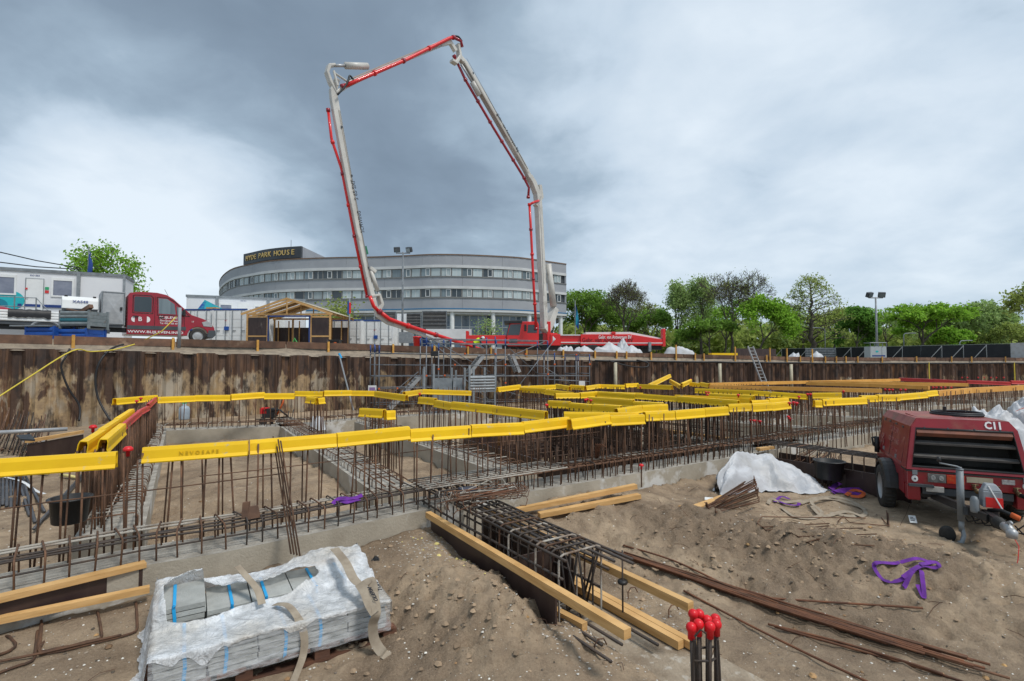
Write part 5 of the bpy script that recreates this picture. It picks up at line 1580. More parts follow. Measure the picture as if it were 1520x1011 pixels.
mb = crumple(p.x, p.y + .1, .16, .13, .34, 3, nr=20, na=48, fold=.5)
single('plastic_bag', mb, m_thinfilm, 'crumpled clear plastic bag at the left corner of the torn white sheet', 'plastic bag', smooth=True)

# ================================================================== BARS LYING IN THE FOREGROUND
def gz(px, py, up=.012):
    p = G(px, py, 0.05)
    zz = .05
    for _ in range(14): zz = .5 * zz + .5 * ground(p.x, p.y); p = G(px, py, zz)
    return V((p.x, p.y, ground(p.x, p.y) + up))
def rect_frame(pts, r_=.010):
    P = [gz(*q_) for q_ in pts]; out_ = []; n = len(P)
    for i, p in enumerate(P):
        a, b = P[i - 1], P[(i + 1) % n]
        out_ += [p + (a - p).normalized() * .05, p + ((a - p).normalized() + (b - p).normalized()) * .012, p + (b - p).normalized() * .05]
        for k in (1, 2, 3): out_.append(p.lerp(b, k / 4))
    zm = max(ground(p.x, p.y) - (P[0].z + P[2].z) / 2 for p in out_)
    for p in out_: p.z = max(ground(p.x, p.y) + .016, (P[0].z + P[2].z) / 2 + zm * .35 + .01)
    return MB().tube(out_, r_, 6, True)
ff = [([(64, 926), (199, 893), (204, 941), (58, 976)], 'rightmost rusty rectangular link on the sand at lower left'),
      ([(62, 938), (138, 913), (152, 951), (56, 972)], 'smaller rusty rectangular link inside the rightmost one'),
      ([(-30, 956), (58, 934), (51, 985), (-34, 1012)], 'rusty rectangular link at the lower left picture corner'),
      ([(-20, 944), (26, 963), (-8, 978), (-60, 970)], 'small rusty link at the left picture edge')]
for pts, lb in ff: single('rectangular_link', rect_frame(pts), m_rust, lb, 'bar link', 'rusty links on the sand at lower left')
single('bar', MB().tube([gz(92, 920), gz(60, 965, .03)], .009, 6), m_rust, 'short rusty bar across the rectangular links', 'bar')
single('bar', MB().tube([gz(-10, 990, .03), gz(60, 976, .03), gz(180, 948, .03)], .009, 6), m_rust, 'long rusty bar along the front of the rectangular links', 'bar')
# the long bundle
bd = thing('bar_bundle', 'bundle of long rusty bars lying on the sand towards the lower right corner', 'bar bundle', gz(1150, 920), world=True)
rb = random.Random(33)
BB = Path(curve([gz(x, y, .03) for x, y in ((905, 822), (1010, 857), (1130, 899), (1250, 936), (1370, 972), (1500, 1010))], 6))
for k in range(19):
    o_ = rb.uniform(-1, 1); s0 = rb.uniform(0, .5); s1 = BB.L * rb.uniform(.78, 1.0); o2 = o_ * rb.uniform(.6, 1.3)
    P = []
    for j in range(13):
        t_ = lerp(s0, s1, j / 12); p = BB.at(t_); d = BB.dir(t_); n = V((-d.y, d.x, 0)).normalized()
        q_ = p + n * (lerp(o_, o2, j / 12) * (.045 + .035 * j / 12))
        P.append(q_ + V((0, 0, max(0, ground(q_.x, q_.y) + .012 - q_.z) + .012 * (k % 3))))
    zs = [p.z for p in P]
    for i in range(1, 12): P[i].z = max((zs[i - 1] + zs[i] * 2 + zs[i + 1]) / 4, zs[i])
    MB().tube(P, .0095, 6).build('bar', rb.choice((m_rust, m_rust2, m_rust2)), bd, True)
singles = [([(1015, 880), (1100, 925), (1200, 975), (1300, 1022)], 'single long rusty bar beside the red capped column bars'),
           ([(1100, 888), (1230, 897), (1370, 906)], 'single rusty bar branching off the bundle below the purple sling'),
           ([(1140, 930), (1240, 955), (1340, 985), (1400, 1005)], 'rusty bar lying just below the bundle'),
           ([(1150, 934), (1270, 968), (1370, 997), (1440, 1020)], 'lowest rusty bar lying below the bundle'),
           ([(925, 812), (1000, 835), (1090, 878)], 'thin rusty bar at the upper edge of the bundle')]
for pts, lb in singles: single('bar', MB().tube(curve([gz(x, y, .02) for x, y in pts], 4), .0095, 6), m_rust2, lb, 'bar', smooth=True)
# the bent links in front of the red machine
hp = [([(1285, 771), (1131, 776), (1124, 781), (1132, 785), (1231, 779)]), ([(1281, 786), (1180, 790), (1174, 794), (1185, 798), (1301, 795)]), ([(1230, 783), (1136, 789), (1130, 783)]),
      ([(1291, 799), (1210, 805), (1197, 810), (1215, 816), (1300, 807)]), ([(1290, 800), (1212, 803), (1220, 809), (1298, 809)]), ([(1255, 772), (1262, 778), (1320, 783), (1318, 764)]), ([(1252, 768), (1244, 776)]), ([(1316, 760), (1318, 782), (1308, 770)])]
for i, pts in enumerate(hp): single('bent_bar', MB().tube([gz(x, y, .02) for x, y in pts], .0075, 5), m_rust, f'bent rusty link on the sand left of the red machine, {nth(i)} from the top', 'bar', 'bent links on the sand', True)

# the red capped column bars at the bottom
col = thing('column_bars', 'group of upright black bars with round red caps at the bottom edge', 'bars', XY(1045, 3.3), world=True)
m_capred = M('red_cap_plastic', (.72, .012, .02), (.60, .010, .016), .35, rnd=.08)
cpx = [(1029, 911, 3.42), (1038, 911, 3.44), (1026, 931, 3.28), (1037, 926, 3.30), (1050, 920, 3.42), (1062, 918, 3.44), (1054, 930, 3.28), (1063.5, 926, 3.32)]
rb = random.Random(2)
for i, (x, y, Y) in enumerate(cpx):
    p = D(x, y + 4, Y); b = V((p.x + rb.gauss(0, .012), p.y + rb.gauss(0, .01), -.05))
    MB().tube([b, p], .0125, 8).build('bar', m_darkbar, col, True)
    q_ = MB().lathe([(.0, .046), (.014, .044), (.027, .034), (.033, .018), (.031, .002), (.022, -.010), (.022, -.055), (.001, -.055)], p, 14); q_.f = [f[::-1] for f in q_.f]
    q_.build('cap', m_capred, col, True)
for z in (.42, .12):
    pts = [D(x, 900, Y) for x, y, Y in (cpx[2], cpx[6], cpx[7], cpx[5], cpx[0])]
    pts = [V((p.x, p.y, z)) for p in pts]
    MB().tube(pts, .008, 6, True).build('tie', m_darkbar, col)
MB().tube([D(1031, 945, 3.2), D(1040, 935, 3.2), D(1047, 940, 3.2)], .006, 5).build('tie', m_darkbar, col)
for x0, x1, s in ((1030, 1024, 'left'), (1066, 1072, 'right')):
    a = D(x0, 950, 3.25); MB().tube([a, V((D(x1, 950, 3.25).x, 3.25, -.05))], .007, 5).build('thin_bar', m_darkbar, col)

# ================================================================== PLANKS, BAGS, TUBS, SLINGS
def lying(a, b, up):
    a, b = gz(*a), gz(*b); k = max(ground(*a.lerp(b, i / 12).xy) - lerp(a.z, b.z, i / 12) for i in range(13)); return a + V((0, 0, k + up)), b + V((0, 0, k + up))
timber('upper of the two planks lying behind the bar cage', *lying((765, 771), (944, 742), .085), .09, .06, name='plank', group='planks behind the bar cage')
timber('lower of the two planks lying behind the bar cage', *lying((800, 772), (949, 743), .02), .10, .06, name='plank', group='planks behind the bar cage')
pa, pb, pc, pd = gz(880, 741, .02), gz(935, 735, .02), gz(912, 752, .02), gz(890, 751, .02)
single('form_panel', MB().prism([gz(876, 743, .02), gz(934, 733, .02), gz(936, 739, .02), gz(893, 752, .02)], (0, 0, .015)), m_ply, 'dark brown board lying on the sand by the two planks', 'board', 'plywood form panels')
a, b = G(684, 723, .74), G(706, 729, .74)
single('pad', MB().box((a + b) / 2, (.20, .14, .03), .5), M('blue_grey_pad', (.07, .08, .12), (.05, .05, .06), .9), 'small dark blue grey pad on the bar mat', 'pad')
lb_ = thing('leaning_bars', 'four rusty bars leaning against the long front row of covers', 'bars', G(440, 823, .46), world=True)
for k in range(4):
    MB().tube([G(432 + k * 4.4, 822 + k, .46), G(415 + k * 3.8, 646 + k * 2, 1.42) - V((.02, .12, 0))], .008, 6).build('bar', m_rust, lb_, True)
def fan(label, a0, a1, b0, b1, n, m_, nm, rr=.007, hz=.06):
    t0 = thing(nm, label, 'bar bundle', gz(*a0), world=True); rr_ = random.Random(n)
    for k in range(n):
        t_ = k / n + rr_.gauss(0, .03); p = gz(lerp(a0[0], a1[0], t_), lerp(a0[1], a1[1], t_), .015 + rr_.random() * hz * .3)
        q_ = gz(lerp(b0[0], b1[0], t_), lerp(b0[1], b1[1], t_), .02 + rr_.random() * hz + hz * .6)
        n_ = V((0, 0, .06))
        MB().tube([p + n_ * .8, p, q_, q_ + n_], rr, 5).build('link', rr_.choice(m_), t0, True)
    return t0
fan('fan of rusty hooked links on the sand in front of the white bag', (1046, 756), (1062, 766), (1118, 728), (1127, 756), 30, (m_rust, m_rust2, m_rust), 'link_bundle', .007, .14)
fan('heap of dark rusty links behind the white bag', (1120, 678), (1228, 726), (1200, 672), (1244, 708), 40, (m_rust, m_darkbar, m_rust), 'link_bundle', .008, .25)
timber('short orange timber offcut on the bars behind the white bag', G(1125, 667, .55), G(1147, 664, .55), .10, .05, name='offcut')
timber('weathered board left of the fan of rusty links', gz(1022, 760, .03), gz(1075, 742, .05), .12, .03, m_webbing if False else m_timber, name='plank')
# the second short beam, behind the white bag
H0 = V((4.95, 10.45, 0))
def hp_(s_, c_, z): return V((H0.x + W_.x * s_ + N_.x * c_, H0.y + W_.y * s_ + N_.y * c_, z))
for c_, lb in ((0, 'dark form panel left of the second bar cage behind the white bag'), (.66, 'dark form panel right of the second bar cage behind the white bag')):
    single('form_panel', MB().obox(hp_(.1, c_, -.03), W_ * 2.5, N_ * .02, V((0, 0, .42))), m_ply, lb, 'plywood panel', 'plywood form panels')
cg2 = thing('bar_cage', 'second bar cage behind the white bag and the red machine wheel', 'bar cage', hp_(1.2, .3, 0), world=True)
for k in range(14):
    s_ = k * .19
    MB().tube([hp_(s_, .09, .06), hp_(s_, .09, .60), hp_(s_, .13, .65), hp_(s_, .53, .65), hp_(s_, .57, .60), hp_(s_, .57, .06)], .009, 5, True).build('stirrup', rb.choice((m_rust, m_darkbar)), cg2, True)
for c_ in (.1, .22, .33, .45, .56):
    for z in (.64, .1): MB().bar(hp_(-.3, c_, z), hp_(2.7, c_, z), .011, 5).build('longitudinal_bar', m_darkbar, cg2)
timber('small orange timber at the foot of the second bar cage', gz(1232, 712, .05), gz(1268, 718, .05), .05, .05, name='offcut')
single('form_panel', MB().obox(gz(1228, 722, .0), gz(1281, 728, 0) - gz(1228, 722, 0), V((.01, .03, 0)), V((0, 0, .24))), m_ply, 'loose dark panel standing left of the red machine wheel', 'plywood panel', 'plywood form panels')

# white bag
p0 = gz(1150, 722, 0)
wb = thing('big_bag', 'crumpled empty white big bag lying on the sand left of the red machine', 'bag', p0, world=True)
bagm = MB(); rows = []
sp = [gz(1064, 731, 0), gz(1086, 727, 0), gz(1118, 722, 0), gz(1160, 720, 0), gz(1202, 722, 0), gz(1226, 727, 0)]
hs_ = [.05, .38, .56, .46, .28, .02]; ws_ = [.14, .34, .46, .50, .44, .18]
Ps = curve(sp, 12)[:60]; Ws = [interp(i / 59 * 5, list(enumerate(ws_))) for i in range(60)]
TENT = [(.24, -.1, .60, .52, .1, .50, 1.1), (.52, .1, .50, .92, .1, .06, .9), (.24, -.1, .58, .05, -.3, .05, 1.4), (.30, -.1, .56, .36, -.95, .10, 1.3), (.50, 0, .50, .60, -.9, .12, 1.2), (.62, .1, .38, .82, -.8, .06, 1.2), (.36, .2, .50, .42, .9, .1, 1.2)]
for i, p in enumerate(Ps):
    row = []
    for j in range(51):
        t_ = j / 50 * 2 - 1; si = i / 59
        y = p.y + t_ * Ws[i]; x = p.x + .04 * noise.noise(V((i * .2, j * .2, 1)))
        base = ground(x, y); hz_ = 0
        for (s0, t0_, h0, s1, t1_, h1, k_) in TENT:
            ax, ay, bx_, by = s0 * 1.7, t0_ * .42, s1 * 1.7, t1_ * .42; px_, py_ = si * 1.7, t_ * .42
            l2 = (bx_ - ax) ** 2 + (by - ay) ** 2; q_ = max(0, min(1, ((px_ - ax) * (bx_ - ax) + (py_ - ay) * (by - ay)) / l2))
            d_ = sqrt((px_ - ax - q_ * (bx_ - ax)) ** 2 + (py_ - ay - q_ * (by - ay)) ** 2)
            th = atan2(py_ - ay, px_ - ax)
            hz_ = max(hz_, lerp(h0, h1, q_) - k_ * d_ * (1 + .35 * noise.noise(V((cos(th) * 3, sin(th) * 3, s0 * 7)))))
        z = base + hz_ * min(1, (1 - abs(t_)) * 5) + .022 * max(0, 1 - 4 * abs(noise.noise(V((si * 7 + t_, t_ * 2.5 - si * 3, 8))))) + .022 * max(0, 1 - 4 * abs(noise.noise(V((si * 16, t_ * 5 + si * 4, 3))))) * (1 if hz_ > .03 else 0)
        row.append((x, y, z + .006))
    rows.append(row)
bagm.grid(rows); bagm.f = [f[::-1] for f in bagm.f]
bagm.build('bag_body', m_fabric_w, wb, True)
for pts in ([(1083, 684, .42), (1092, 675, .58), (1106, 674, .60), (1116, 682, .50)], [(1066, 737, .03), (1070, 718, .12), (1080, 704, .26), (1090, 699, .34)], [(1132, 740, .03), (1136, 722, .10), (1142, 700, .32), (1146, 690, .44)], [(1064, 738, .03), (1074, 722, .08), (1082, 708, .2), (1086, 702, .3)]):
    mb = MB(); ribbon(mb, [G(*q_) for q_ in pts], .06, .004, (0, -1, .3), 5); mb.build('lifting_loop', m_fabric_w, wb)
# bags behind the red machine
p = G(1490, 640, .0)
single('big_bag', crumple(11.5, 12.1, .75, .6, 1.25, 11, nr=30, sharp=3.0), m_fabric_w, 'slumped white big bag behind the red machine', 'bag', 'white bags behind the red machine', True)
single('big_bag', crumple(12.35, 12.2, .62, .55, 1.45, 17, nr=30, sharp=5.0), m_fabric_w, 'tall full white big bag at the right picture edge', 'bag', 'white bags behind the red machine', True)
mb = MB()
for k in range(4): ribbon(mb, [V((11.65 + k * .09, 11.9 + .05 * k, 1.12 + .02 * k)), V((11.8 + k * .06, 11.8, 1.22)), V((12.0 + k * .05, 11.85, 1.16)), V((12.15, 11.7 + .1 * k, 1.2 + .02 * k))], .06, .006, None, 5)
single('sling', mb, m_orangeweb, 'orange sling lying on the white bags behind the red machine', 'sling', 'slings on the site')
# slings on the sand
def sling(label, loops, wd, mat, up=.02, ups=None):
    mb = MB()
    for pts in loops: ribbon(mb, [gz(x, y, u * .6 + up) for x, y, u in pts], wd, .006, ups, 6)
    return single('sling', mb, mat, label, 'sling', 'slings on the site')
sling('purple sling lying in loops on the sand at lower right', [[(1356, 853, .04), (1335, 866, .01), (1312, 863, .01), (1298, 851, .04), (1303, 844, .06), (1330, 842, .03), (1360, 837, .05), (1379, 835, .06), (1382, 840, .03), (1356, 853, .03), (1343, 866, .01), (1341, 876, .02)],
      [(1350, 852, .06), (1366, 850, .05), (1369, 862, .02), (1371, 876, .01), (1362, 881, .01)], [(1340, 858, .05), (1366, 852, .07), (1385, 851, .05), (1394, 846, .03), (1388, 842, .04), (1366, 848, .07)]], .038, m_purple, .022, (0, -.5, 1))
sling('purple sling on the sand between the white bag and the wheel', [[(1232, 730, .02), (1250, 724, .05), (1275, 728, .03), (1280, 734, .02), (1262, 735, .03), (1240, 732, .04), (1232, 726, .02)], [(1236, 734, .02), (1256, 731, .06), (1282, 729, .02)]], .07, m_purple, .02, (0, -.6, 1))
sling('orange sling beside the purple one near the wheel', [[(1256, 738, .02), (1268, 732, .05), (1282, 735, .03), (1276, 740, .02), (1262, 739, .02)]], .06, m_orangeweb, .02, (0, -.6, 1))
sling('purple sling end under the white bag', [[(1146, 742, .02), (1158, 748, .02), (1170, 752, .02), (1184, 753, .02), (1186, 750, .03)], [(1150, 748, .02), (1160, 741, .04), (1172, 744, .02)]], .05, m_purple, .02)
sling('heap of beige lifting straps on the sand before the white bag', [[(1160, 755, .02), (1178, 768, .02), (1206, 771, .02), (1220, 764, .04), (1205, 752, .10), (1225, 745, .08), (1252, 748, .05), (1278, 756, .03), (1284, 766, .02), (1262, 768, .02), (1232, 764, .03)],
      [(1188, 750, .03), (1212, 743, .05), (1240, 742, .06), (1266, 748, .04), (1285, 758, .02)], [(1205, 758, .10), (1222, 768, .02), (1256, 763, .05), (1282, 770, .02)], [(1140, 750, .02), (1146, 744, .05), (1160, 748, .03), (1200, 746, .05)]], .055, m_webbing, .008, (0, -.45, 1))
sl = MB(); ribbon(sl, [G(494, 748, .68), G(502, 741, .72), G(515, 740, .73), G(528, 739, .71), G(538, 735, .73)], .055, .005, (0, -.7, 1), 5); ribbon(sl, [G(497, 752, .62), G(505, 744, .70), G(517, 745, .70), G(534, 741, .69)], .05, .005, (0, -.7, 1), 5)
single('sling', sl, m_purple, 'purple sling tied on the bars of the long front beam', 'sling', 'slings on the site')
# tags
for i, (x, y, w_, h_) in enumerate(((1351, 778, .085, .12), (1046, 744, .12, .05), (1238, 704, .06, .1))):
    p = gz(x, y, .02); mb = MB().obox(p, V((.9, -.3, 0)).normalized() * w_, V((.25, .55, .5)).normalized() * h_, V((0, 0, .003)))
    o = single('paper_tag', mb, m_white, ['white printed tag on a wire in front of the red machine', 'small white scrap of paper left of the white bag', 'white tag on the heap of rusty links'][i], 'tag')
    if i == 0:
        ex, ez = V((.9, -.3, 0)).normalized(), V((.25, .55, .5)).normalized()
        for k, ln in enumerate((.05, .06, .04)):
            q_ = MB().obox(p + ex * .012 + ez * (.03 + k * .025) + V((0, -.002, .0045)), ex * ln, ez * .010, V((0, 0, .001))).build('print', m_text_k)
            q_.parent = o; q_.matrix_parent_inverse = local_matrix(o).inverted()
single('wire', MB().tube([gz(1336, 780, .0), gz(1345, 770, .06), gz(1352, 758, .13)], .003, 4), m_rust, 'thin wire stuck in the sand beside the white tag', 'wire')
# tubs
def tub(label, p, r0, r1, h, handle=True):
    t0 = thing('mortar_tub', label, 'tub', p)
    mb = MB().lathe([(.001, 0), (r0, 0), (r0 + .01, .01), (r1, h), (r1 + .022, h), (r1 + .022, h + .018), (r1 - .012, h + .018), (r0 - .01, .02), (.001, .02)], n=28); mb.f = [f[::-1] for f in mb.f]
    mb.build('tub_body', m_black, t0, True)
    return t0
tp = D(103, 775, 5.3)
tub('round black tub standing on the bars at the left beam', V((tp.x, tp.y, max(.35, tp.z))), .135, .165, .235)
tp = G(1231, 702, .32)
tub('round black tub sitting in the second bar cage', V((tp.x, tp.y, .22)), .19, .235, .30)
# things in the left bay
lp = thing('plastic_pipes', 'fan of grey black pipes lying on the sand at the left edge', 'pipes', gz(25, 725), world=True)
m_pipe = M('dark_grey_pipe', (.06, .065, .075), (.09, .09, .095), .4)
for k in range(9): MB().bar(gz(-12 + k * 5.5, 694, .05), gz(-14 + k * 6.0, 752 + (k % 3) * 2, .03), .022, 8).build('pipe', m_pipe, lp, True)
for (a, b) in (((22, 700), (44, 768)), ((30, 700), (52, 778)), ((38, 712), (66, 762)), ((26, 704), (40, 740)), ((60, 780), (128, 700)), ((50, 792), (122, 712))): MB().bar(gz(*a, .06), gz(*b, .03), .02, 8).build('pipe', m_pipe, lp, True)
mb = MB(); mb.tube([gz(45, 702, .05), gz(58, 705, .07), gz(72, 707, .05)], [.03, .035, .028], 8); mb.tube([gz(90, 709, .05), gz(102, 711, .06), gz(115, 712, .04)], [.026, .03, .026], 8)
single('foam_roll', mb, M('yellow_foam', (.70, .60, .25), (.6, .5, .2), .9), 'two pale yellow foam rolls on the sand behind the leftmost cover', 'foam', smooth=True)
sling('white and black warning tape on the grey pipes', [[(-5, 712, .06), (15, 716, .08), (35, 722, .07), (52, 732, .03), (66, 738, .01)]], .05, m_white, .03)
sling('silver strip of plastic on the heap of bars at far left', [[(48, 657, .25), (60, 660, .2), (72, 668, .15), (88, 674, .1)], [(27, 657, .25), (38, 664, .2), (55, 674, .12)]], .09, m_alu, .03)
single('long_pipe', MB().bar(D(-20, 643, 12), D(100, 637, 13.0), .05, 10), m_alu, 'long silver pipe lying before the left sheet piles', 'pipe', smooth=True)
fan('heap of rusty links and scraps at the left edge', (-10, 672), (62, 684), (10, 650), (72, 662), 30, (m_rust, m_darkbar, m_oldwood), 'link_bundle', .014, .5)
LFa, LFb = G(40, 660, .45), G(122, 645, .45)
single('form_panel', MB().obox(V((LFa.x, LFa.y, -.05)), (LFb - LFa) * 1.0, V((.01, .03, 0)), V((0, 0, .5))), m_ply, 'dark form panel standing left of the bar curtain', 'plywood panel', 'plywood form panels')
timber('orange timber along the top of the left form panel', LFa + V((0, 0, .07)), LFb + V((0, 0, .07)), .09, .07, name='edge_timber')
single('form_panel', MB().prism([D(24, 648, 9.6), D(45, 647, 9.6), D(52, 655, 9.3), D(30, 654, 9.3)], (0, 0, .03)), m_black, 'loose black board on the heap at the left edge', 'board')
# gas bottle, pump, rags in the back bay
p = G(264, 624, .47)
gb_ = thing('gas_bottle', 'small grey gas bottle with green valve on the back beam', 'gas bottle', V((p.x, p.y + .3, .46)))
mb = MB().lathe([(.001, 0), (.14, 0), (.15, .03), (.15, .33), (.12, .40), (.05, .43), (.045, .5), (.001, .5)], n=18); mb.f = [f[::-1] for f in mb.f]
mb.build('bottle', M('bottle_grey', (.34, .40, .45), (.28, .33, .38), .4), gb_, True)
MB().box((0, 0, .53), (.09, .09, .07)).build('valve', M('green_valve', (.03, .4, .15), rough=.5), gb_)
p = G(392, 617, .46)
pm_ = thing('site_pump', 'small red and black engine pump before the sheet piles', 'pump', V((p.x - .1, p.y + .9, .05)), .1)
MB().box((-.12, 0, .42), (.40, .40, .30)).build('engine', m_black, pm_)
MB().box((-.28, -.05, .50), (.22, .30, .20)).build('engine_cover', m_redcap, pm_)
mb = MB().tube([(-.5, -.25, .22), (.55, -.25, .22), (.6, -.25, .5)], .02, 6); mb.tube([(-.5, .25, .22), (.55, .25, .22), (.6, .25, .5)], .02, 6); mb.build('frame', m_black, pm_, True)
MB().tube([(.12, 0, .35), (.3, 0, .75), (.36, 0, .95)], .03, 6).build('handle', m_orangeweb, pm_, True)
MB().tube([(0, -.2, .5), (.3, -.3, .55), (.55, -.2, .3), (.3, -.1, .25)], .035, 7).build('hose', m_cable, pm_, True)
for sx in (-.25, .3): MB().lathe([(.001, -.04), (.12, -.04), (.12, .04), (.001, .04)], (sx, -.26, .14), 12, V((0, 1, 0))).build('wheel', m_rubber, pm_)
MB().lathe([(.05, .0), (.05, .5)], (-.05, 0, .0), 8).build('leg', m_black, pm_)
p = G(468, 636, .5)
single('plastic_rag', crumple(p.x, p.y + .15, .22, .2, .42, 5, base=.46, nr=16, na=40, fold=.6), m_fabric_w, 'white plastic rag hanging on the middle cross beam', 'rag', smooth=True)
# small scraps
for i, (x, y, s_) in enumerate(((633, 801, .06), (640, 806, .04))):
    p = gz(x, y, 0); single('paper_scrap', crumple(p.x, p.y, s_, s_ * .7, s_ * .9, 20 + i, nr=8, na=20, fold=.7), m_webbing, ['crumpled pale paper on the sand before the front beam', 'smaller pale scrap beside the crumpled paper'][i], 'scrap')
p = gz(557, 830, 0); single('glove', crumple(p.x, p.y, .07, .05, .05, 9, nr=8, na=24, fold=.7), m_black, 'black glove dropped on the sand behind the torn sheet', 'glove')
p = gz(365, 748, .1)
mb = MB().obox(G(358, 770, .7), V((.05, .03, 0)), V((0, .03, 0)), V((.01, 0, .16))); mb.obox(G(366, 772, .68), V((.10, .05, .01)), V((0, .04, 0)), V((-.03, 0, .12)))
single('wood_offcut', mb, m_oldwood, 'brown wood offcut wedged in the bars of the front beam', 'offcut')
# ================================================================== THE RED SITE COMPRESSOR
CR = atan2(-.43, .9)
cp = thing('site_compressor', 'dirty dark red towable compressor with open front grille and white C11', 'compressor', (6.125, 6.97, 0), CR)
cp.scale = (.81, 1, 1)
m_cred = M('dusty_red_paint', (.30, .014, .022), (.22, .012, .018), .38, scale=1.4, coat=.35, c3=(.26, .10, .06), scale3=2.2, lo3=.58, hi3=.80, bump=.05, bscale=20)
m_credtop = M('paler_top_paint', (.36, .09, .075), (.24, .03, .03), .5, scale=4, coat=.2, c3=(.16, .07, .04), scale3=3, lo3=.52, hi3=.7)  # paler, mottled red for the upward hood faces and roof panel
def sec(y, bw, sw, tw, zb, zs, zt): return [V((-bw, y, zb)), V((-sw, y, zs)), V((-tw, y, zt)), V((tw, y, zt)), V((sw, y, zs)), V((bw, y, zb))]
A_, B_ = [V((-.81, 0, .78)), V((-.70, .095, 1.365)), V((-.61, .13, 1.475)), V((.61, .13, 1.475)), V((.70, .095, 1.365)), V((.81, 0, .78))], sec(1.85, .81, .70, .61, .78, 1.34, 1.44)
B2 = sec(2.0, .76, .64, .54, .78, 1.22, 1.32)
mb = MB(); o = [list(A_), list(B_), list(B2)]
mb.grid(o); mb.add(B2, [(0, 1, 2, 3, 4, 5)])
ms = mb.mesh('hood', [m_cred, m_credtop])
for p in ms.polygons: p.material_index = 1 if abs(p.normal.z) > .55 else 0
me_flip = ms
o = obj('hood', me_flip, cp)
md = o.modifiers.new('thickness', 'SOLIDIFY'); md.thickness = .02; md.offset = 0
# the front frame round the grille opening
IN = [V((-.725, .012, .825)), V((-.635, .092, 1.345)), V((.635, .092, 1.345)), V((.725, .012, .825))]
O4 = [A_[0], A_[1], A_[4], A_[5]]
mb = MB()
fo = [v + V((0, -.012, 0)) for v in (A_[0], A_[1], A_[2], A_[3], A_[4], A_[5])]; fi = [v + V((0, -.012, 0)) for v in IN]
mb.add(fo + fi, [(0, 6, 7, 1), (1, 7, 8, 4), (1, 4, 3, 2), (4, 8, 9, 5), (0, 5, 9, 6)]); mb.f = [f for f in mb.f]
o = mb.build('front_frame', m_cred, cp); md = o.modifiers.new('thickness', 'SOLIDIFY'); md.thickness = .03; md.offset = 0
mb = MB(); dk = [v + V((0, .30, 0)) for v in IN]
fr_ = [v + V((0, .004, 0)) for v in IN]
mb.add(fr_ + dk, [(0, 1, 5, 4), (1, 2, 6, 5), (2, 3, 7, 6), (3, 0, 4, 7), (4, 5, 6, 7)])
mb.build('grille_recess', M('recess_black', (.012, .012, .012), (.03, .028, .022), .7, scale=3), cp)  # recess lined in mottled near-black
mb = MB(); mb.tube([v + V((0, -.02, 0)) for v in IN], .017, 6, True); mb.build('grille_rim', m_black, cp, True)
m_louver = M('louver_grey', (.085, .082, .08), (.13, .12, .11), .5, scale=4)
for z, y in ((.965, .05), (1.145, .07)):
    w_ = lerp(.715, .645, (z - .83) / .52)
    MB().prism([(-w_, y - .01, z - .022), (-w_, y - .02, z + .004), (-w_, y + .06, z + .03), (-w_, y + .07, z + .012)], (2 * w_, 0, 0)).build('louver', m_louver, cp)
MB().prism([(-.63, .07, 1.34), (-.63, .04, 1.29), (-.63, .09, 1.235), (-.63, .14, 1.29)], (1.26, 0, 0)).build('deflector', M('rusty_deflector', (.24, .085, .05), (.14, .06, .04), .6, scale=5), cp)
# lower front panel, skirts and sides
mb = MB().obox((-.80, -.02, .56), (1.60, 0, 0), (0, .20, 0), (0, 0, .215)); o = mb.build('front_panel', m_cred, cp); bevel(o, .015)
for x in (-.80, .62): bevel(MB().obox((x, -.012, .36), (.18, 0, 0), (0, .16, 0), (0, 0, .198)).build('corner_skirt', m_cred, cp), .012)
for sx in (-1, 1):
    mb = MB().obox((sx * .80 - .02 * (sx > 0) * 1, .18, .40), (.02, 0, 0), (0, .30, 0), (0, 0, .375)); mb.obox((sx * .80 - .02 * (sx > 0), .48, .62), (.02, 0, 0), (0, .90, 0), (0, 0, .155)); mb.obox((sx * .80 - .02 * (sx > 0), 1.38, .42), (.02, 0, 0), (0, .60, 0), (0, 0, .355))
    mb.build('side_panel', m_cred, cp)
MB().box((0, .12, .765), (1.63, .30, .018)).build('seam', m_black, cp)
MB().box((0, .95, .50), (1.35, 1.7, .22)).build('chassis', m_black, cp)
MB().box((0, .05, .50), (1.18, .10, .09)).build('bumper_shadow_bar', m_darkgrey, cp)
bevel(MB().box((-.43, -.035, .535), (.24, .02, .075)).build('number_plate', M('dull_plate', (.50, .48, .44), (.3, .29, .27), .5, scale=8), cp), .004)
MB().box((-.62, -.05, .575), (.34, .05, .035)).build('bumper_strip', m_darkgrey, cp)
# lamps, discs, plates, valves
lampA, lampB = M('lamp_lens', (.45, .44, .42), (.2, .2, .2), .2, scale=30), M('amber_red_lens', (.50, .10, .03), (.5, .03, .02), .25, scale=20)
bevel(MB().box((-.40, -.026, .685), (.245, .02, .115)).build('gauge_window', M('dusty_glass', (.20, .19, .18), (.12, .12, .115), .15, scale=20), cp), .004)
for x in (-.45, -.34): MB().lathe([(.001, .01), (.032, .01), (.034, 0)], (x, -.036, .69), 16, V((0, -1, 0))).build('gauge', lampA, cp)
bevel(MB().box((-.15, -.026, .685), (.235, .02, .115)).build('warning_plate', lampB, cp), .004)
for x, w_ in ((.07, .15), (.235, .19)): MB().box((x, -.024, .70), (w_, .012, .075)).build('label_plate', M('cream_plate', (.48, .42, .30), (.40, .34, .24), .5, scale=9), cp)
MB().box((.52, -.024, .705), (.16, .012, .06)).build('label_plate', M('round_sticker', (.50, .48, .46), (.25, .22, .22), .5, scale=30), cp)
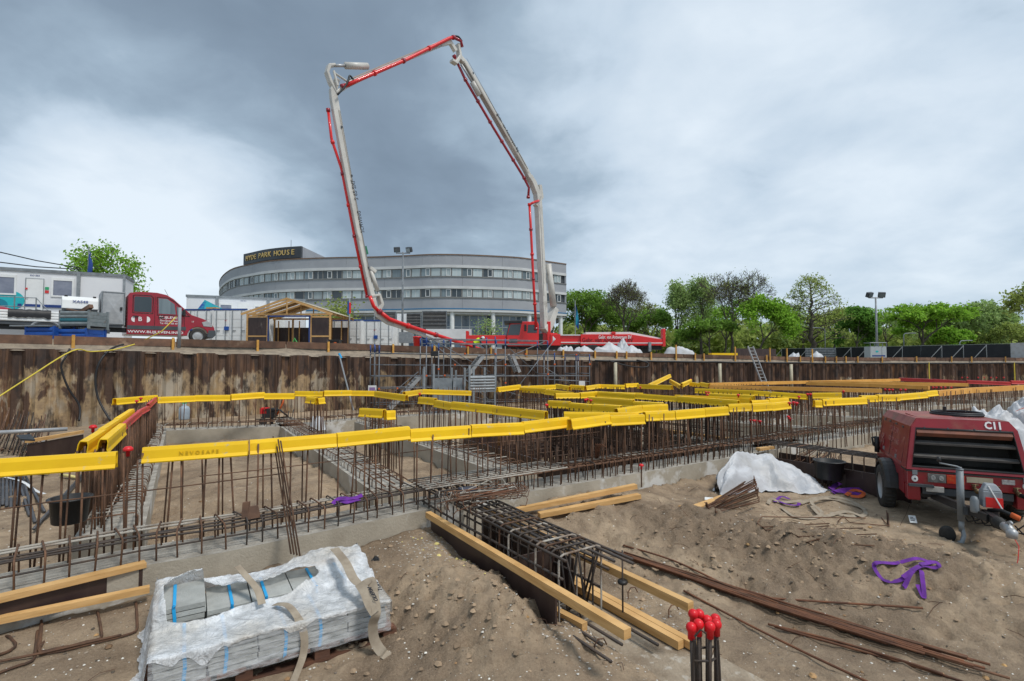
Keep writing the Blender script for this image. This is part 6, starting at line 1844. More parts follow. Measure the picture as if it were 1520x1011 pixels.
for x in (-.70, .735):
    MB().lathe([(.001, .02), (.042, .018), (.046, 0)], (x, -.022, .66 if x < 0 else .665), 18, V((0, -1, 0))).build('reflector', m_white, cp)
    MB().lathe([(.001, .026), (.014, .025), (.015, .015)], (x, -.022, .66 if x < 0 else .665), 10, V((0, -1, 0))).build('reflector_hub', m_darkgrey, cp)
    MB().box((x, -.03, .745), (.07, .03, .06)).build('latch', m_galv, cp)
m_brass = M('old_brass', (.20, .14, .07), (.10, .07, .04), .45, metal=.6, scale=10)
for i, x in enumerate((.08, .35, .60)):
    mb = MB().bar((x, -.02, .60), (x, -.13, .58), .026, 10); mb.bar((x, -.08, .58), (x, -.08, .64), .014, 8); mb.bar((x - .045, -.08, .645), (x + .045, -.08, .645), .010, 6); mb.bar((x, -.13, .58), (x, -.17, .575), .034, 10)
    mb.build('air_valve', m_brass, cp, True)
MB().tube([(.60, -.16, .58), (.75, -.3, .52), (1.0, -.4, .42)], .028, 8).build('air_hose', m_cable, cp, True)
lettering('C11', (.40, .078, 1.42), (1, 0, 0), (0, .3, 1), .135, m_text_w, cp, .004, bold=.035)
fade = M('faded_print', (.42, .20, .17), (.32, .05, .05), .5, scale=14, lo=.4, hi=.6)
n_side = V((-.57, 0, .11)).normalized()
sd_up = (A_[1] - A_[0]); sd_up = V((.11, 0, .57)).normalized()
for txt, y, z, s_ in (('BLIJLEVEN', .95, 1.22, .12), ('SLOOPWERKEN', .85, 1.06, .10), ('010 - 2000', .75, .92, .085)):
    t_ = (z - .78) / .57; x = -.81 + .11 * t_
    lettering(txt, (x - .012, y, z), (0, -1, 0), sd_up, s_, fade, cp, .002)
lettering('(B)', (-.80 + .01, 1.55, 1.0), (0, -1, 0), sd_up, .22, fade, cp, .002)
# wheels and mudguards
for sx in (-1, 1):
    c_ = V((sx * .90, .92, .335))
    tyre = MB().lathe([(.20, -.10), (.27, -.105), (.315, -.095), (.335, -.06), (.335, .06), (.315, .095), (.27, .105), (.20, .10)], c_, 32, V((1, 0, 0)))
    for k in range(32):
        a = k * 2 * pi / 32
        tyre.obox(c_ + V((-.08, cos(a) * .330, sin(a) * .330)), V((.16, 0, 0)), V((0, -sin(a), cos(a))) * .035, V((0, cos(a), sin(a))) * .012)
    wh = tyre.build('wheel', m_rubber, cp, True)
    rim = MB().lathe([(.205, -.09), (.20, -.02), (.14, -.03 if sx < 0 else .03), (.06, -.05 * 1 if sx < 0 else .05), (.001, -.05 if sx < 0 else .05)], c_, 24, V((1, 0, 0)))
    rim.lathe([(.205, .09), (.20, .02)], c_, 24, V((1, 0, 0)))
    rm = rim.build('rim', m_alu, None, True); rm.parent = wh
    ms_ = MB(); sec_ = []
    for k in range(13):
        a = lerp(R(18), R(172), k / 12); rr = .415 + .02 * sin(a)
        sec_.append([c_ + V((sx * dx, cos(a) * (rr - dz), sin(a) * (rr - dz))) for dx, dz in ((-.13, 0), (.02, 0), (.08, .012), (.10, .04), (.10, .075), (.085, .075), (.08, .05), (-.13, .02))])
    ms_.grid(sec_, True); ms_.add(sec_[0], [tuple(range(8))]); ms_.add(sec_[-1], [tuple(range(8))])
    bevel(ms_.build('mudguard', m_black, cp, False), .006)
MB().bar((-.85, .92, .335), (.85, .92, .335), .035, 10).build('axle', m_black, cp)
# rear corner posts seen past the side
mb = MB().tube([(-.82, 1.70, .80), (-.92, 1.70, .86), (-.94, 1.70, .98), (-.86, 1.70, .99)], .022, 8); mb.bar((-.86, 1.7, .74), (-.86, 1.7, 1.0), .045, 10); mb.build('exhaust_stub', m_black, cp, True)
# ring of hose on the roof
mb = MB(); 
for k, rr in enumerate((.30, .285)):
    mb.tube([(.22 + rr * 1.25 * cos(a * pi / 14), .95 + rr * sin(a * pi / 14), 1.495 + .022 * k) for a in range(28)], .020, 6, True)
mb.build('hose_ring', m_cable, cp, True)
MB().bar((0.0, .80, 1.46), (0, .80, 1.61), .03, 8).build('roof_knob', m_black, cp)
MB().box((-.25, .6, 1.474), (.6, .7, .02)).build('roof_panel', m_credtop, cp)
# drawbar, jack, coupling
mb = MB().beam((-.42, .12, .42), (-.04, -.82, .40), .07, .09); mb.beam((.42, .12, .42), (.04, -.82, .40), .07, .09); mb.beam((0, -.60, .41), (0, -1.10, .40), .09, .09); mb.build('drawbar', m_black, cp)
jx, jy = -.25, -.49
mb = MB().bar((jx, jy, .26), (jx, jy, .90), .047, 16); mb.bar((jx, jy, .9), (jx, jy, .915), .05, 16); mb.bar((jx, jy, .905), (jx, jy, .935), .03, 12)
mb.build('jack_post', m_galv, cp, True)
mb = MB().tube([(jx, jy, .93), (jx - .03, jy, .94), (jx - .24, jy + .02, .965), (jx - .25, jy + .02, .99)], .011, 6); mb.build('jack_crank', m_galv, cp, True)
MB().bar((jx - .25, jy + .02, .985), (jx - .25, jy + .02, 1.045), .028, 10).build('crank_knob', m_black, cp, True)
mb = MB().bar((jx, jy, .12), (jx, jy, .27), .036, 12); mb.tube([(jx, jy, .18), (jx + .02, jy - .02, .08), (jx - .02, jy - .05, -.005), (jx - .06, jy - .07, -.01)], .032, 8); mb.build('jack_leg', m_galv, cp, True)
MB().lathe([(.001, -.035), (.085, -.035), (.105, -.02), (.105, .02), (.085, .035), (.001, .035)], (jx - .17, jy + .03, .06), 20, V((.2, 1, .15))).build('jack_wheel', m_rubber, cp, True)
MB().box((jx + .12, jy, .40), (.2, .12, .1)).build('jack_clamp', m_darkgrey, cp)
mb = MB().lathe([(.001, 0), (.06, 0), (.075, .03), (.075, .16), (.05, .21), (.03, .24), (.001, .24)], (.0, -.62, .50), 14); mb.f = [f[::-1] for f in mb.f]
bx = MB().obox((-.055, -.70, .50), (.23, 0, 0), (0, .14, 0), (0, 0, .20)); bx.prism([(-.055, -.70, .70), (.175, -.70, .70), (.12, -.66, .78), (0, -.66, .78)], (0, .10, 0)); o = bx.build('brake_box', m_grey, cp); bevel(o, .012)
MB().box((.075, -.705, .565), (.20, .012, .12)).build('red_plate', m_red, cp)
mb = MB().lathe([(.001, 0), (.05, 0), (.055, .02), (.055, .15), (.035, .19), (.001, .2)], (-.14, -.66, .42), 14); mb.f = [f[::-1] for f in mb.f]; mb.build('brake_bottle', m_galv, cp, True)
mb = MB().tube([(.02, -.65, .46), (.12, -.78, .50), (.22, -.88, .47), (.26, -.9, .45)], .022, 8); mb.build('hand_lever', m_black, cp, True)
MB().tube([(.20, -.85, .475), (.27, -.91, .45)], .034, 8).build('lever_grip', m_orangeweb, cp, True)
mb = MB().tube([(0, -.92, .40), (0, -1.0, .40), (0, -1.06, .40), (0, -1.14, .40)], [.06, .075, .07, .05], 12); mb.build('gaiter', m_rubber, cp, True)
mb = MB().tube([(0, -1.12, .40), (0, -1.26, .41), (0, -1.33, .39)], [.05, .055, .05], 10); mb.tube([(0, -1.2, .45), (0, -1.32, .5), (0, -1.36, .49)], .016, 6); mb.lathe([(.001, -.05), (.06, -.05), (.065, .02), (.03, .05), (.001, .05)], (0, -1.34, .385), 14); mb.build('coupling', m_alu, cp, True)
for k in range(7):
    a = V((-.2 + k * .07, -.35 - .09 * k, .36)); MB().tube([a, a + V((.05, -.08, -.12 + .01 * k)), a + V((.12, -.22, -.06)), a + V((.2, -.3, .05))], .009, 5).build('brake_cable', m_cable, cp, True)
MB().tube([(.02, -1.3, .36), (.06, -1.36, .25), (.02, -1.42, .12), (-.02, -1.44, .02)], .005, 5).build('breakaway_wire', m_redcap, cp, True)
MB().bar((.02, -.68, .76), (.15, -.74, .50), .010, 6).build('chain', m_white, cp)

# side door seams, hinges and catches
def sp_(y, z): 
    t_ = (z - .78) / .56; return V((-.81 + .11 * t_ - .008, y, z))
MB().tube([sp_(.25, .82), sp_(.25, 1.31), sp_(1.0, 1.31), sp_(1.0, .82)], .006, 4, True).build('door_seam', m_black, cp)
MB().tube([sp_(1.04, .82), sp_(1.04, 1.31), sp_(1.75, 1.29), sp_(1.75, .82)], .006, 4, True).build('door_seam', m_black, cp)
for y in (.45, .85, 1.25, 1.6): MB().box(sp_(y, 1.32), (.03, .09, .025)).build('hinge', m_darkgrey, cp)
for y in (.6, 1.4): MB().box(sp_(y, .86), (.03, .07, .05)).build('catch', m_galv, cp)
for x in (-.52, -.2, .15, .48): MB().lathe([(.001, .012), (.012, .010), (.014, 0)], (x, .105 - .035, 1.36), 8, V((0, -1, .2))).build('bolt', m_darkgrey, cp)
# ================================================================== ALONG THE STREET
def rot_thing(name, label, cat, o, xdir, group=None):
    return thing(name, label, cat, o, atan2(xdir.y, xdir.x), group)
def poly_extrude(pts, y0, y1):                       # side outline (x, z) swept across y
    return MB().prism([(x, y0, z) for x, z in pts], (0, y1 - y0, 0))
# ---- the dark red crew cab lorry
TX = V((.746, .666, 0)).normalized(); TY = V((-TX.y, TX.x, 0))
t_o = V((-13.93, 24.0, 0)) - TX * 3.34; t_o.z = 3.08
van = rot_thing('flatbed_lorry', 'dark red crew cab lorry with white flatbed parked beside the pit', 'lorry', t_o, TX)
outl = [(0, .34), (0, 1.98), (.08, 2.12), (.5, 2.20), (1.05, 2.20), (1.40, 2.13), (1.66, 1.97), (2.36, 1.30), (2.86, 1.13), (3.16, .95), (3.30, .74), (3.34, .45), (3.22, .30), (3.06, .30)]
arch = [(2.64 + .42 * cos(a), .34 + .42 * sin(a)) for a in [k * pi / 10 for k in range(0, 11)]]
o = poly_extrude(outl + arch[0:] + [(2.2, .34)], 0, 1.95).build('cab', m_crimson, van); bevel(o, .07, 3, 30)
def side(pts, m_, nm, y=-.008, th=.016, par=None):
    q_ = MB().prism([(x, y, z) for x, z in pts], (0, th, 0)).build(nm, m_, par or van); return q_
side([(.24, 1.32), (.24, 1.93), (.28, 1.98), (.80, 1.99), (.86, 1.93), (.86, 1.32)], m_glass, 'rear_window')
side([(1.12, 1.28), (1.10, 1.96), (1.42, 1.95), (1.70, 1.74), (1.76, 1.28)], m_sheer, 'door_window')
side([(1.81, 1.27), (1.78, 1.66), (2.18, 1.27)], m_sheer, 'quarter_window')
for pts in ([(.20, 1.27), (.20, 2.01), (.27, 2.04), (.83, 2.05), (.91, 1.97), (.91, 1.27)], [(1.07, 1.22), (1.05, 2.01), (1.45, 2.0), (1.72, 1.84), (2.30, 1.22)]):
    MB().tube([(x, -.004, z) for x, z in pts], .016, 4, True).build('window_seal', m_black, van)
side([(.02, .56), (.02, .72), (2.16, .74), (2.16, .58)], m_darkgrey, 'rub_strip', -.014, .02)
side([(3.02, .30), (3.06, .62), (3.34, .62), (3.36, .40), (3.24, .26)], m_darkgrey, 'bumper', -.015, 1.98)
for x, z0, z1 in ((.02, .4, 2.0), (.98, .36, 2.02), (2.10, .45, 1.26)): MB().bar((x, -.004, z0), (x, -.004, z1), .008, 4).build('door_seam', m_black, van)
for x in (.30, 1.22): MB().box((x, -.03, 1.12), (.20, .05, .04)).build('door_handle', m_black, van)
side([(2.86, .80), (2.78, .98), (3.0, 1.05), (3.20, .90), (3.22, .78)], m_alu, 'headlight', -.02, .3)
bevel(MB().box((2.05, -.16, 1.36), (.10, .22, .30)).build('wing_mirror', m_black, van), .03)
MB().box((.85, .9, 2.22), (.5, .25, .1)).build('roof_beacon', M('green_beacon', (.03, .45, .15), rough=.4), van)
MB().tube([(1.55, .3, 2.02), (1.35, .25, 2.4)], .008, 4).build('aerial', m_black, van)
def wheel(x, z, r_, par, y=.02, wd=.22, m_rim=m_alu):
    c_ = V((x, y, z)); wb_ = MB().lathe([(r_ * .62, 0), (r_ * .9, -.005), (r_, .04), (r_, wd - .04), (r_ * .9, wd), (r_ * .6, wd)], c_, 28, V((0, 1, 0))).build('wheel', m_rubber, par, True)
    q_ = MB().lathe([(r_ * .64, .02), (r_ * .6, .05), (r_ * .45, .03), (r_ * .2, .02), (.001, .02)], c_, 20, V((0, 1, 0))).build('rim', m_rim, None, True); q_.parent = wb_
wheel(2.64, .345, .345, van)
wheel(-2.55, .345, .345, van, .05)
lettering('WWW.BLIJLEVEN.INFO', (1.05, -.016, .455), (1, 0, 0), (0, 0, 1), .15, m_text_w, van, .003, width=2.02)
lettering('BLIJLEVEN', (1.56, -.012, 1.12), (1, 0, 0), (0, 0, 1), .15, m_text_w, van, .003, width=.82)
lettering('Sloopwerken', (1.52, -.012, .98), (1, 0, 0), (0, 0, 1), .11, m_text_w, van, .003, width=.70)
lettering('Tel. 010 - 1234 600', (1.50, -.012, .86), (1, 0, 0), (0, 0, 1), .10, m_text_w, van, .003, width=.66) if False else lettering('Tel. 055 - 355 60', (1.50, -.012, .86), (1, 0, 0), (0, 0, 1), .10, m_text_w, van, .003, width=.66)
lettering('17', (2.42, -.012, .98), (1, 0, 0), (0, 0, 1), .10, m_text_w, van, .003)
lettering('B', (.46, -.012, 1.0), (1, 0, 0), (0, 0, 1), .26, m_text_w, van, .003)
for sx, c_ in ((-1, .27), (1, .70)):
    pts = [(c_ + sx * .12 * sin(a), 1.0 + .13 * cos(a)) for a in [k * pi / 8 for k in range(9)]]
    side(pts, m_text_w, 'logo_mark', -.012, .006)
# the bed
MB().obox((-4.6, .05, .60), (4.45, 0, 0), (0, 1.95, 0), (0, 0, .12)).build('bed_frame', m_darkgrey, van)
MB().obox((-4.6, .3, .42), (4.6, 0, 0), (0, .12, 0), (0, 0, .2)).build('chassis_rail', m_black, van)
for k in range(4): MB().prism([(-4.6, .02, .73 + k * .105), (-4.6, 0, .755 + k * .105), (-4.6, 0, .805 + k * .105), (-4.6, .02, .83 + k * .105), (-4.6, .04, .83 + k * .105), (-4.6, .04, .73 + k * .105)], (3.70, 0, 0)).build('side_board', m_white, van)
MB().box((-.93, .02, .93), (.09, .06, .40)).build('board_post', m_white, van)
MB().obox((-4.6, .05, .72), (3.7, 0, 0), (0, 1.9, 0), (0, 0, .02)).build('bed_floor', m_darkgrey, van)
MB().obox((-.86, .04, .72), (.80, 0, 0), (0, 1.85, 0), (0, 0, 1.40)).build('toolbox', m_alu, van)
mb = MB(); fx = [(-.83, .02, .76), (-.10, .02, .76), (-.10, .02, 2.08), (-.83, .02, 2.08)]; mb.add(fx + [(-.465, -.03, 1.42)], [(0, 1, 4), (1, 2, 4), (2, 3, 4), (3, 0, 4)]); mb.build('toolbox_door', m_alu, van)
mb = MB(); mb.tube([V(q_) + V((0, -.01, 0)) for q_ in fx], .022, 4, True); mb.build('door_frame', m_galv, van)
MB().box((-.20, -.03, 1.40), (.08, .04, .14)).build('door_lock', m_black, van)
mb = MB(); mb.tube([(-2.55 + .46 * cos(a), .06, .34 + .46 * sin(a)) for a in [R(10 + 16 * k) for k in range(11)]], .05, 5); mb.build('rear_mudguard', m_grey, van)
MB().box((-1.0, .2, .45), (.9, .3, .2)).build('underrun_bar', m_darkgrey, van)
# compressor, net and dome on the bed
c2 = rot_thing('site_compressor', 'white topped small compressor standing on the lorry bed', 'compressor', t_o + TX * -1.52 + TY * .75 + V((0, 0, .74)), TX)
bevel(MB().obox((-.56, -.55, .1), (1.12, 0, 0), (0, 1.1, 0), (0, 0, .48)).build('body', m_darkgrey, c2), .02)
bevel(MB().prism([(-.58, -.58, .58), (-.58, -.52, .95), (-.58, -.36, 1.10), (-.58, .36, 1.10), (-.58, .52, .95), (-.58, .58, .58)], (1.16, 0, 0)).build('hood', m_white, c2), .03)
for k in range(4): MB().box((-.02, -.56, .22 + k * .10), (.94, .03, .035)).build('louver', m_black, c2)
MB().box((.36, -.565, .50), (.10, .012, .07)).build('warning_sticker', m_yellow, c2)
lettering('XAS48', (0, -.565, .88), (1, 0, 0), (0, .2, 1), .14, m_navy, c2, .003, width=.5)
for x in (-.45, .45): MB().box((x, -.36, 1.11), (.1, .06, .06)).build('hood_latch', m_black, c2)
mb = MB(); rows = []
for i in range(24):
    x = -3.62 + 1.22 * i / 23
    rows.append([t_o + TX * x + TY * y + V((0, 0, z + .02 * fbm(i * .4, j, 2))) for j, (y, z) in enumerate(((.35, 1.18), (.04, 1.19), (-.035, 1.12), (-.045, .98 - .05 * fbm(i * .3, 3, 1)), (-.04, .88 - .10 * fbm(i * .25, 1, 5))))])
mb.grid(rows); single('net', mb, m_cable, 'black net hanging over the white side of the lorry bed', 'net', smooth=True)
mb = MB().lathe([(.62, 0), (.60, .12), (.48, .24), (.25, .31), (.001, .33)], t_o + TX * -4.0 + TY * .9 + V((0, 0, 1.0)), 18); mb.f = [f[::-1] for f in mb.f]
single('tarpaulin', mb, m_crimson, 'dark red rounded tarpaulin heap on the rear of the lorry bed', 'tarpaulin', smooth=True)
# ---- crates beside the lorry
def crate(label, px0, px1, py0, Y, z0, h, mat, dpt=.9, slats=3, fill=False):
    a, b = XY(px0, Y), XY(px1, Y); a.z = b.z = z0; wd = (b - a).length
    t0 = rot_thing('stacking_crate', label, 'crate', a, b - a, 'crates beside the lorry')
    for k in range(slats):
        z = .12 + k * (h - .12) / slats; hh = (h - .12) / slats
        for y in (0, dpt - .03): MB().prism([(.05, y, z), (.05, y - .03 * (y == 0), z + hh * .3), (.05, y - .03 * (y == 0), z + hh * .7), (.05, y, z + hh - .008), (.05, y + .03, z + hh - .008), (.05, y + .03, z)], (wd - .1, 0, 0)).build('side_slat', mat if not (fill and k == 1) else m_teal2, t0)
        for x in (0.02, wd - .05): MB().obox((x, .05, z), (.03, 0, 0), (0, dpt - .1, 0), (0, 0, hh - .008)).build('end_slat', mat, t0)
    for x in (0, wd - .06):
        for y in (-.02, dpt - .06): MB().obox((x, y, 0), (.06, 0, 0), (0, .08, 0), (0, 0, h + .04)).build('corner_post', mat, t0)
    MB().obox((.02, .02, .1), (wd - .04, 0, 0), (0, dpt - .04, 0), (0, 0, .02)).build('crate_floor', mat, t0)
    return t0
m_teal2 = M('teal_slat', (.02, .16, .20), (.03, .12, .16), .5)
zst = 2.98
crate('left blue steel crate behind the kerb board beside the lorry', 36, 80, 0, 18.4, zst - .1, .62, m_bluecrate)
crate('right blue steel crate under the grey slatted crate', 83, 128, 0, 18.6, zst - .14, .60, m_bluecrate)
m_oldgalv = M('worn_galvanised', (.22, .25, .26), (.14, .17, .18), .6, scale=5, c3=(.12, .08, .06), scale3=6, lo3=.6, hi3=.7)
cg = crate('grey slatted steel crate with wood stubs on top of a blue crate', 86, 131, 0, 18.6, zst + .48, .64, m_oldgalv, .9, 4, True)
mb = MB().beam(V((-15.98, 18.95, zst + 1.10)), V((-15.5, 18.8, zst + 1.32)), .14, .14); single('wood_stub', mb, m_oldwood, 'thick wood stub sticking out of the grey slatted crate', 'wood')
mb = MB().beam(V((-16.4, 18.85, zst + 1.22)), V((-15.9, 18.75, zst + 1.10)), .12, .05); single('wood_stub', mb, m_oldwood, 'flat wood piece lying across the grey slatted crate', 'wood')
single('steel_plate', MB().obox(V((-18.0, 18.3, zst + .54)), V((1.4, 0, 0)), V((0, .9, 0)), V((0, 0, .05))), m_galv, 'galvanised plate lying on the left blue crate', 'plate')
# ---- site cabins
def cabin(label, a, b, z0, z1, dpt, group, name='site_cabin'):
    d = (b - a).normalized(); a = V((a.x, a.y, z0)); wd = (b - a - V((0, 0, b.z - z0))).length
    t0 = rot_thing(name, label, 'cabin', a, d, group); h = z1 - z0
    MB().obox((0, 0, .12), (wd, 0, 0), (0, dpt, 0), (0, 0, h - .30)).build('cabin_wall', m_cabinpanel, t0)
    MB().obox((-.05, -.06, h - .18), (wd + .1, 0, 0), (0, dpt + .12, 0), (0, 0, .18)).build('roof_edge', m_galv, t0)
    MB().obox((-.02, -.03, 0), (wd + .04, 0, 0), (0, dpt + .06, 0), (0, 0, .12)).build('floor_frame', m_galv, t0)
    return t0, wd, h
def cab_window(t0, x, z, w_, h, par=None):
    o = MB(); 
    for (dx, dz, a, b) in ((0, 0, .09, h), (w_ - .09, 0, .09, h), (.09, 0, w_ - .18, .09), (.09, h - .16, w_ - .18, .16)): o.obox((x + dx, -.05, z + dz), (a, 0, 0), (0, .06, 0), (0, 0, b))
    f_ = o.build('window', m_white, t0)
    p_ = MB().obox((x + .09, -.025, z + .09), (w_ - .18, 0, 0), (0, .02, 0), (0, 0, h - .25)).build('pane', M('cabin_glass', (.16, .18, .24), (.24, .26, .32), .08, scale=2), None); p_.parent = f_
def at_line(a, b, px):                                # distance along a-b where the camera sees px
    d = (b - a); k = (px - 760) / 760
    t_ = (k * a.y - a.x) / (d.x - k * d.y); return t_ * d.length
ca, cb = V((-30.6, 27.4, 0)), V((-23.55, 31.0, 0))
c1, wd, h = cabin('upper white site cabin with blue stripe, door and two windows at the left', ca, cb, 4.72, 7.52, 2.5, 'white site cabins')
X = lambda px: at_line(ca, cb, px)
cab_window(c1, X(73), 1.25, X(107) - X(73), 1.12); cab_window(c1, X(-14), 1.25, X(21) - X(-14), 1.15)
dr = MB().obox((X(35), -.04, .25), (X(62) - X(35), 0, 0), (0, .05, 0), (0, 0, 2.0)).build('door', m_white, c1)
q_ = MB().tube([(X(36), -.09, 1.15), (X(36) + .12, -.09, 1.15)], .02, 5).build('door_handle', m_grey, None); q_.parent = dr
MB().tube([(X(35), -.045, .25), (X(35), -.045, 2.26), (X(62), -.045, 2.26), (X(62), -.045, .25)], .02, 4).build('door_frame', m_galv, c1)
for a, b in ((24, 30), (34, 58), (61, 92)): MB().obox((X(a), -.055, .62), (X(b) - X(a), 0, 0), (0, .01, 0), (0, 0, .16)).build('stripe', m_navy, c1)
MB().box(((X(63) + X(67)) / 2 + .05, -.02, 1.72), (.17, .02, .16)).build('escape_sign', M('sign_green', (.03, .35, .15), rough=.5), c1)
MB().box(((X(63) + X(67)) / 2 + .05, -.02, 1.52), (.17, .02, .16)).build('fire_sign', M('sign_red', (.6, .04, .04), rough=.5), c1)
MB().box((X(36.5), -.07, 1.65), (.10, .02, .10)).build('door_sign', M('sign_red2', (.6, .04, .04), rough=.5), c1)
lettering('KO 503', (X(48), -.006, 2.42), (1, 0, 0), (0, 0, 1), .13, m_navy, c1, .003)
cx_ = X(12); mb = MB()
mb.prism([(cx_ + .62 * cos(a), -.010, .95 + .55 * sin(a)) for a in [k * pi / 12 for k in range(24)]], (0, .008, 0)); mb.build('round_print', m_teal, c1)
mb = MB().prism([(cx_ - .5 + .42 * cos(a), -.016, .68 + .34 * sin(a)) for a in [k * pi / 12 for k in range(24)]], (0, .005, 0)); mb.build('round_print', M('deep_teal', (.01, .20, .28), rough=.5), c1)
MB().box((X(114), -.06, h / 2), (.15, .1, h - .1)).build('corner_post', m_galv, c1)
MB().box((wd - .03, -.03, h / 2), (.1, .1, h - .2)).build('corner_post', m_galv, c1)
c1b, _, _ = cabin('lower white site cabin hidden behind the lorry', ca, cb, 2.9, 4.70, 2.5, 'white site cabins')
# the walkway with railing in front of the upper cabin
cd_ = (cb - ca).normalized(); cn_ = V((cd_.y, -cd_.x, 0))
wk = thing('walkway', 'galvanised walkway with railing in front of the upper site cabin', 'walkway', V((ca.x, ca.y, 4.7)), atan2(cd_.y, cd_.x))
MB().obox((X(-30), -1.15, -.05), (X(62) - X(-30), 0, 0), (0, 1.05, 0), (0, 0, .12)).build('deck', m_galv, wk)
for px in (-14, 3, 31, 62): MB().bar((X(px), -1.12, 0), (X(px), -1.12, 1.08), .03, 6).build('post', m_galv, wk)
for z in (.55, 1.06): MB().bar((X(-30), -1.12, z), (X(62), -1.12, z), .025, 6).build('rail', m_galv, wk)
for z in (.5, 1.06): MB().bar((X(62), -1.12, z), (X(95), -1.12, z - 1.3), .025, 6).build('stair_rail', m_galv, wk)
MB().beam((X(62), -.7, 0), (X(100), -.7, -1.6), .8, .06).build('stair', m_galv, wk)
MB().bar((X(80), -1.12, -.75), (X(80), -1.12, .35), .03, 6).build('post', m_galv, wk)
# wires over the cabin roof
for i, (a, b) in enumerate((((-10, 372), (120, 398)), ((-10, 388), (118, 400)))): single('cable', MB().tube([D(*a, 26), D((a[0] + b[0]) / 2, (a[1] + b[1]) / 2 + 2, 27.5), D(*b, 29.5)], .03, 5), m_cable, ['upper dark cable running to the upper cabin roof', 'lower dark cable running to the upper cabin roof'][i], 'cable')
# second cabin
da, db = XY(275, 40), XY(452, 43)
c3, wd, h = cabin('long white site cabin with door and two windows behind the timber shed', da, db, 4.75, 7.46, 2.5, 'white site cabins')
X2 = lambda px: at_line(da, db, px)
cab_window(c3, X2(324), 1.0, X2(344) - X2(324), 1.15); cab_window(c3, X2(376), 1.0, X2(394) - X2(376), 1.1)
MB().obox((X2(352), -.04, .15), (X2(368) - X2(352), 0, 0), (0, .05, 0), (0, 0, 2.05)).build('door', m_white, c3)
MB().box((X2(371), -.02, 1.55), (.14, .02, .28)).build('escape_sign', M('sign_mix', (.4, .08, .08), rough=.5), c3)
lettering('KO 511', (X2(360), -.006, 2.36), (1, 0, 0), (0, 0, 1), .13, m_navy, c3, .003)
for px in (321, 397): MB().box((X2(px), -.06, h / 2), (.2, .1, h)).build('corner_post', m_galv, c3)
c3b, _, _ = cabin('lower white site cabin behind the containers', da, db, 2.9, 4.73, 2.5, 'white site cabins')
# ---- containers
def container(label, px0, Y, ztop, z0):
    a = XY(px0, Y); wd = 2.44; hh = ztop - z0
    t0 = thing('shipping_container', label, 'container', V((a.x, a.y, z0)), 0, 'white shipping containers')
    mb = MB()
    for k in range(24):
        x0 = .0; y = .06 + k * .25
        for x in (0, wd): mb.obox((x - .02, y, .1), (.04, 0, 0), (0, .12, 0), (0, 0, hh - .2))
    mb.obox((0.01, .05, .1), (wd - .02, 0, 0), (0, 6, 0), (0, 0, hh - .2)); mb.build('container_wall', m_white, t0)
    m_cb = m_bluetube
    for (x, z, a_, b) in ((0, hh - .12, wd, .12), (0, 0, wd, .12)): MB().obox((x, -.02, z), (a_, 0, 0), (0, .1, 0), (0, 0, b)).build('rail', m_cb if z else m_white, t0)
    for x in (0, wd - .1): MB().obox((x, -.025, .12), (.1, 0, 0), (0, .1, 0), (0, 0, hh - .24)).build('corner_post', m_white, t0)
    for s_ in (0, 1):
        x0 = .11 + s_ * 1.12
        dd = MB().obox((x0, 0, .13), (1.10, 0, 0), (0, .04, 0), (0, 0, hh - .26))
        for k in range(4): dd.obox((x0 + .08, -.014, .22 + k * (hh - .4) / 4), (.94, 0, 0), (0, .013, 0), (0, 0, (hh - .4) / 4 - .14))
        do = dd.build('door', m_white, t0)
        for x in (.22, .86):
            q_ = MB().bar((x0 + x, -.05, .1), (x0 + x, -.05, hh - .1), .025, 6); q_.box((x0 + x + .12, -.05, 1.15), (.26, .03, .04))
            q_ = q_.build('lock_rod', m_galv, None); q_.parent = do
    MB().box((1.05, -.06, 1.30), (.28, .12, .26)).build('lock_box', m_bluecrate, t0)
    MB().box((.95, -.02, 1.85), (.10, .012, .12)).build('sticker', m_redcap, t0)
    return t0
container('white container end nearest the lorry nose', 262, 36.2, 5.95, 3.25)
container('white container end directly left of the timber shed', 314, 36, 5.95, 3.25)
container('white container end directly right of the timber shed', 490, 40, 5.52, 2.85)
container('white container end right of the pair beside the pump boom tip', 538, 40.6, 5.52, 2.85)
# the blue tarp on the containers
a = D(293, 459, 37); b = D(332, 459, 37); c_ = D(304, 445, 37.6); e_ = D(318, 452, 38.5)
single('tarpaulin', MB().add([a, b, c_, e_, D(296, 459, 39), D(330, 459, 39)], [(0, 1, 2), (1, 3, 2), (0, 2, 4), (1, 5, 3), (3, 5, 4, 2)]), M('blue_teal_tarp', (.02, .30, .34), (.015, .06, .26), .5, scale=.5, lo=.48, hi=.52), 'teal and blue peaked tarpaulin on the container roof', 'tarpaulin')
single('timber_stack', MB().box(D(316, 458, 36.5), (.7, .5, .14)), m_timber, 'small stack of orange timber on the container roof', 'timber')
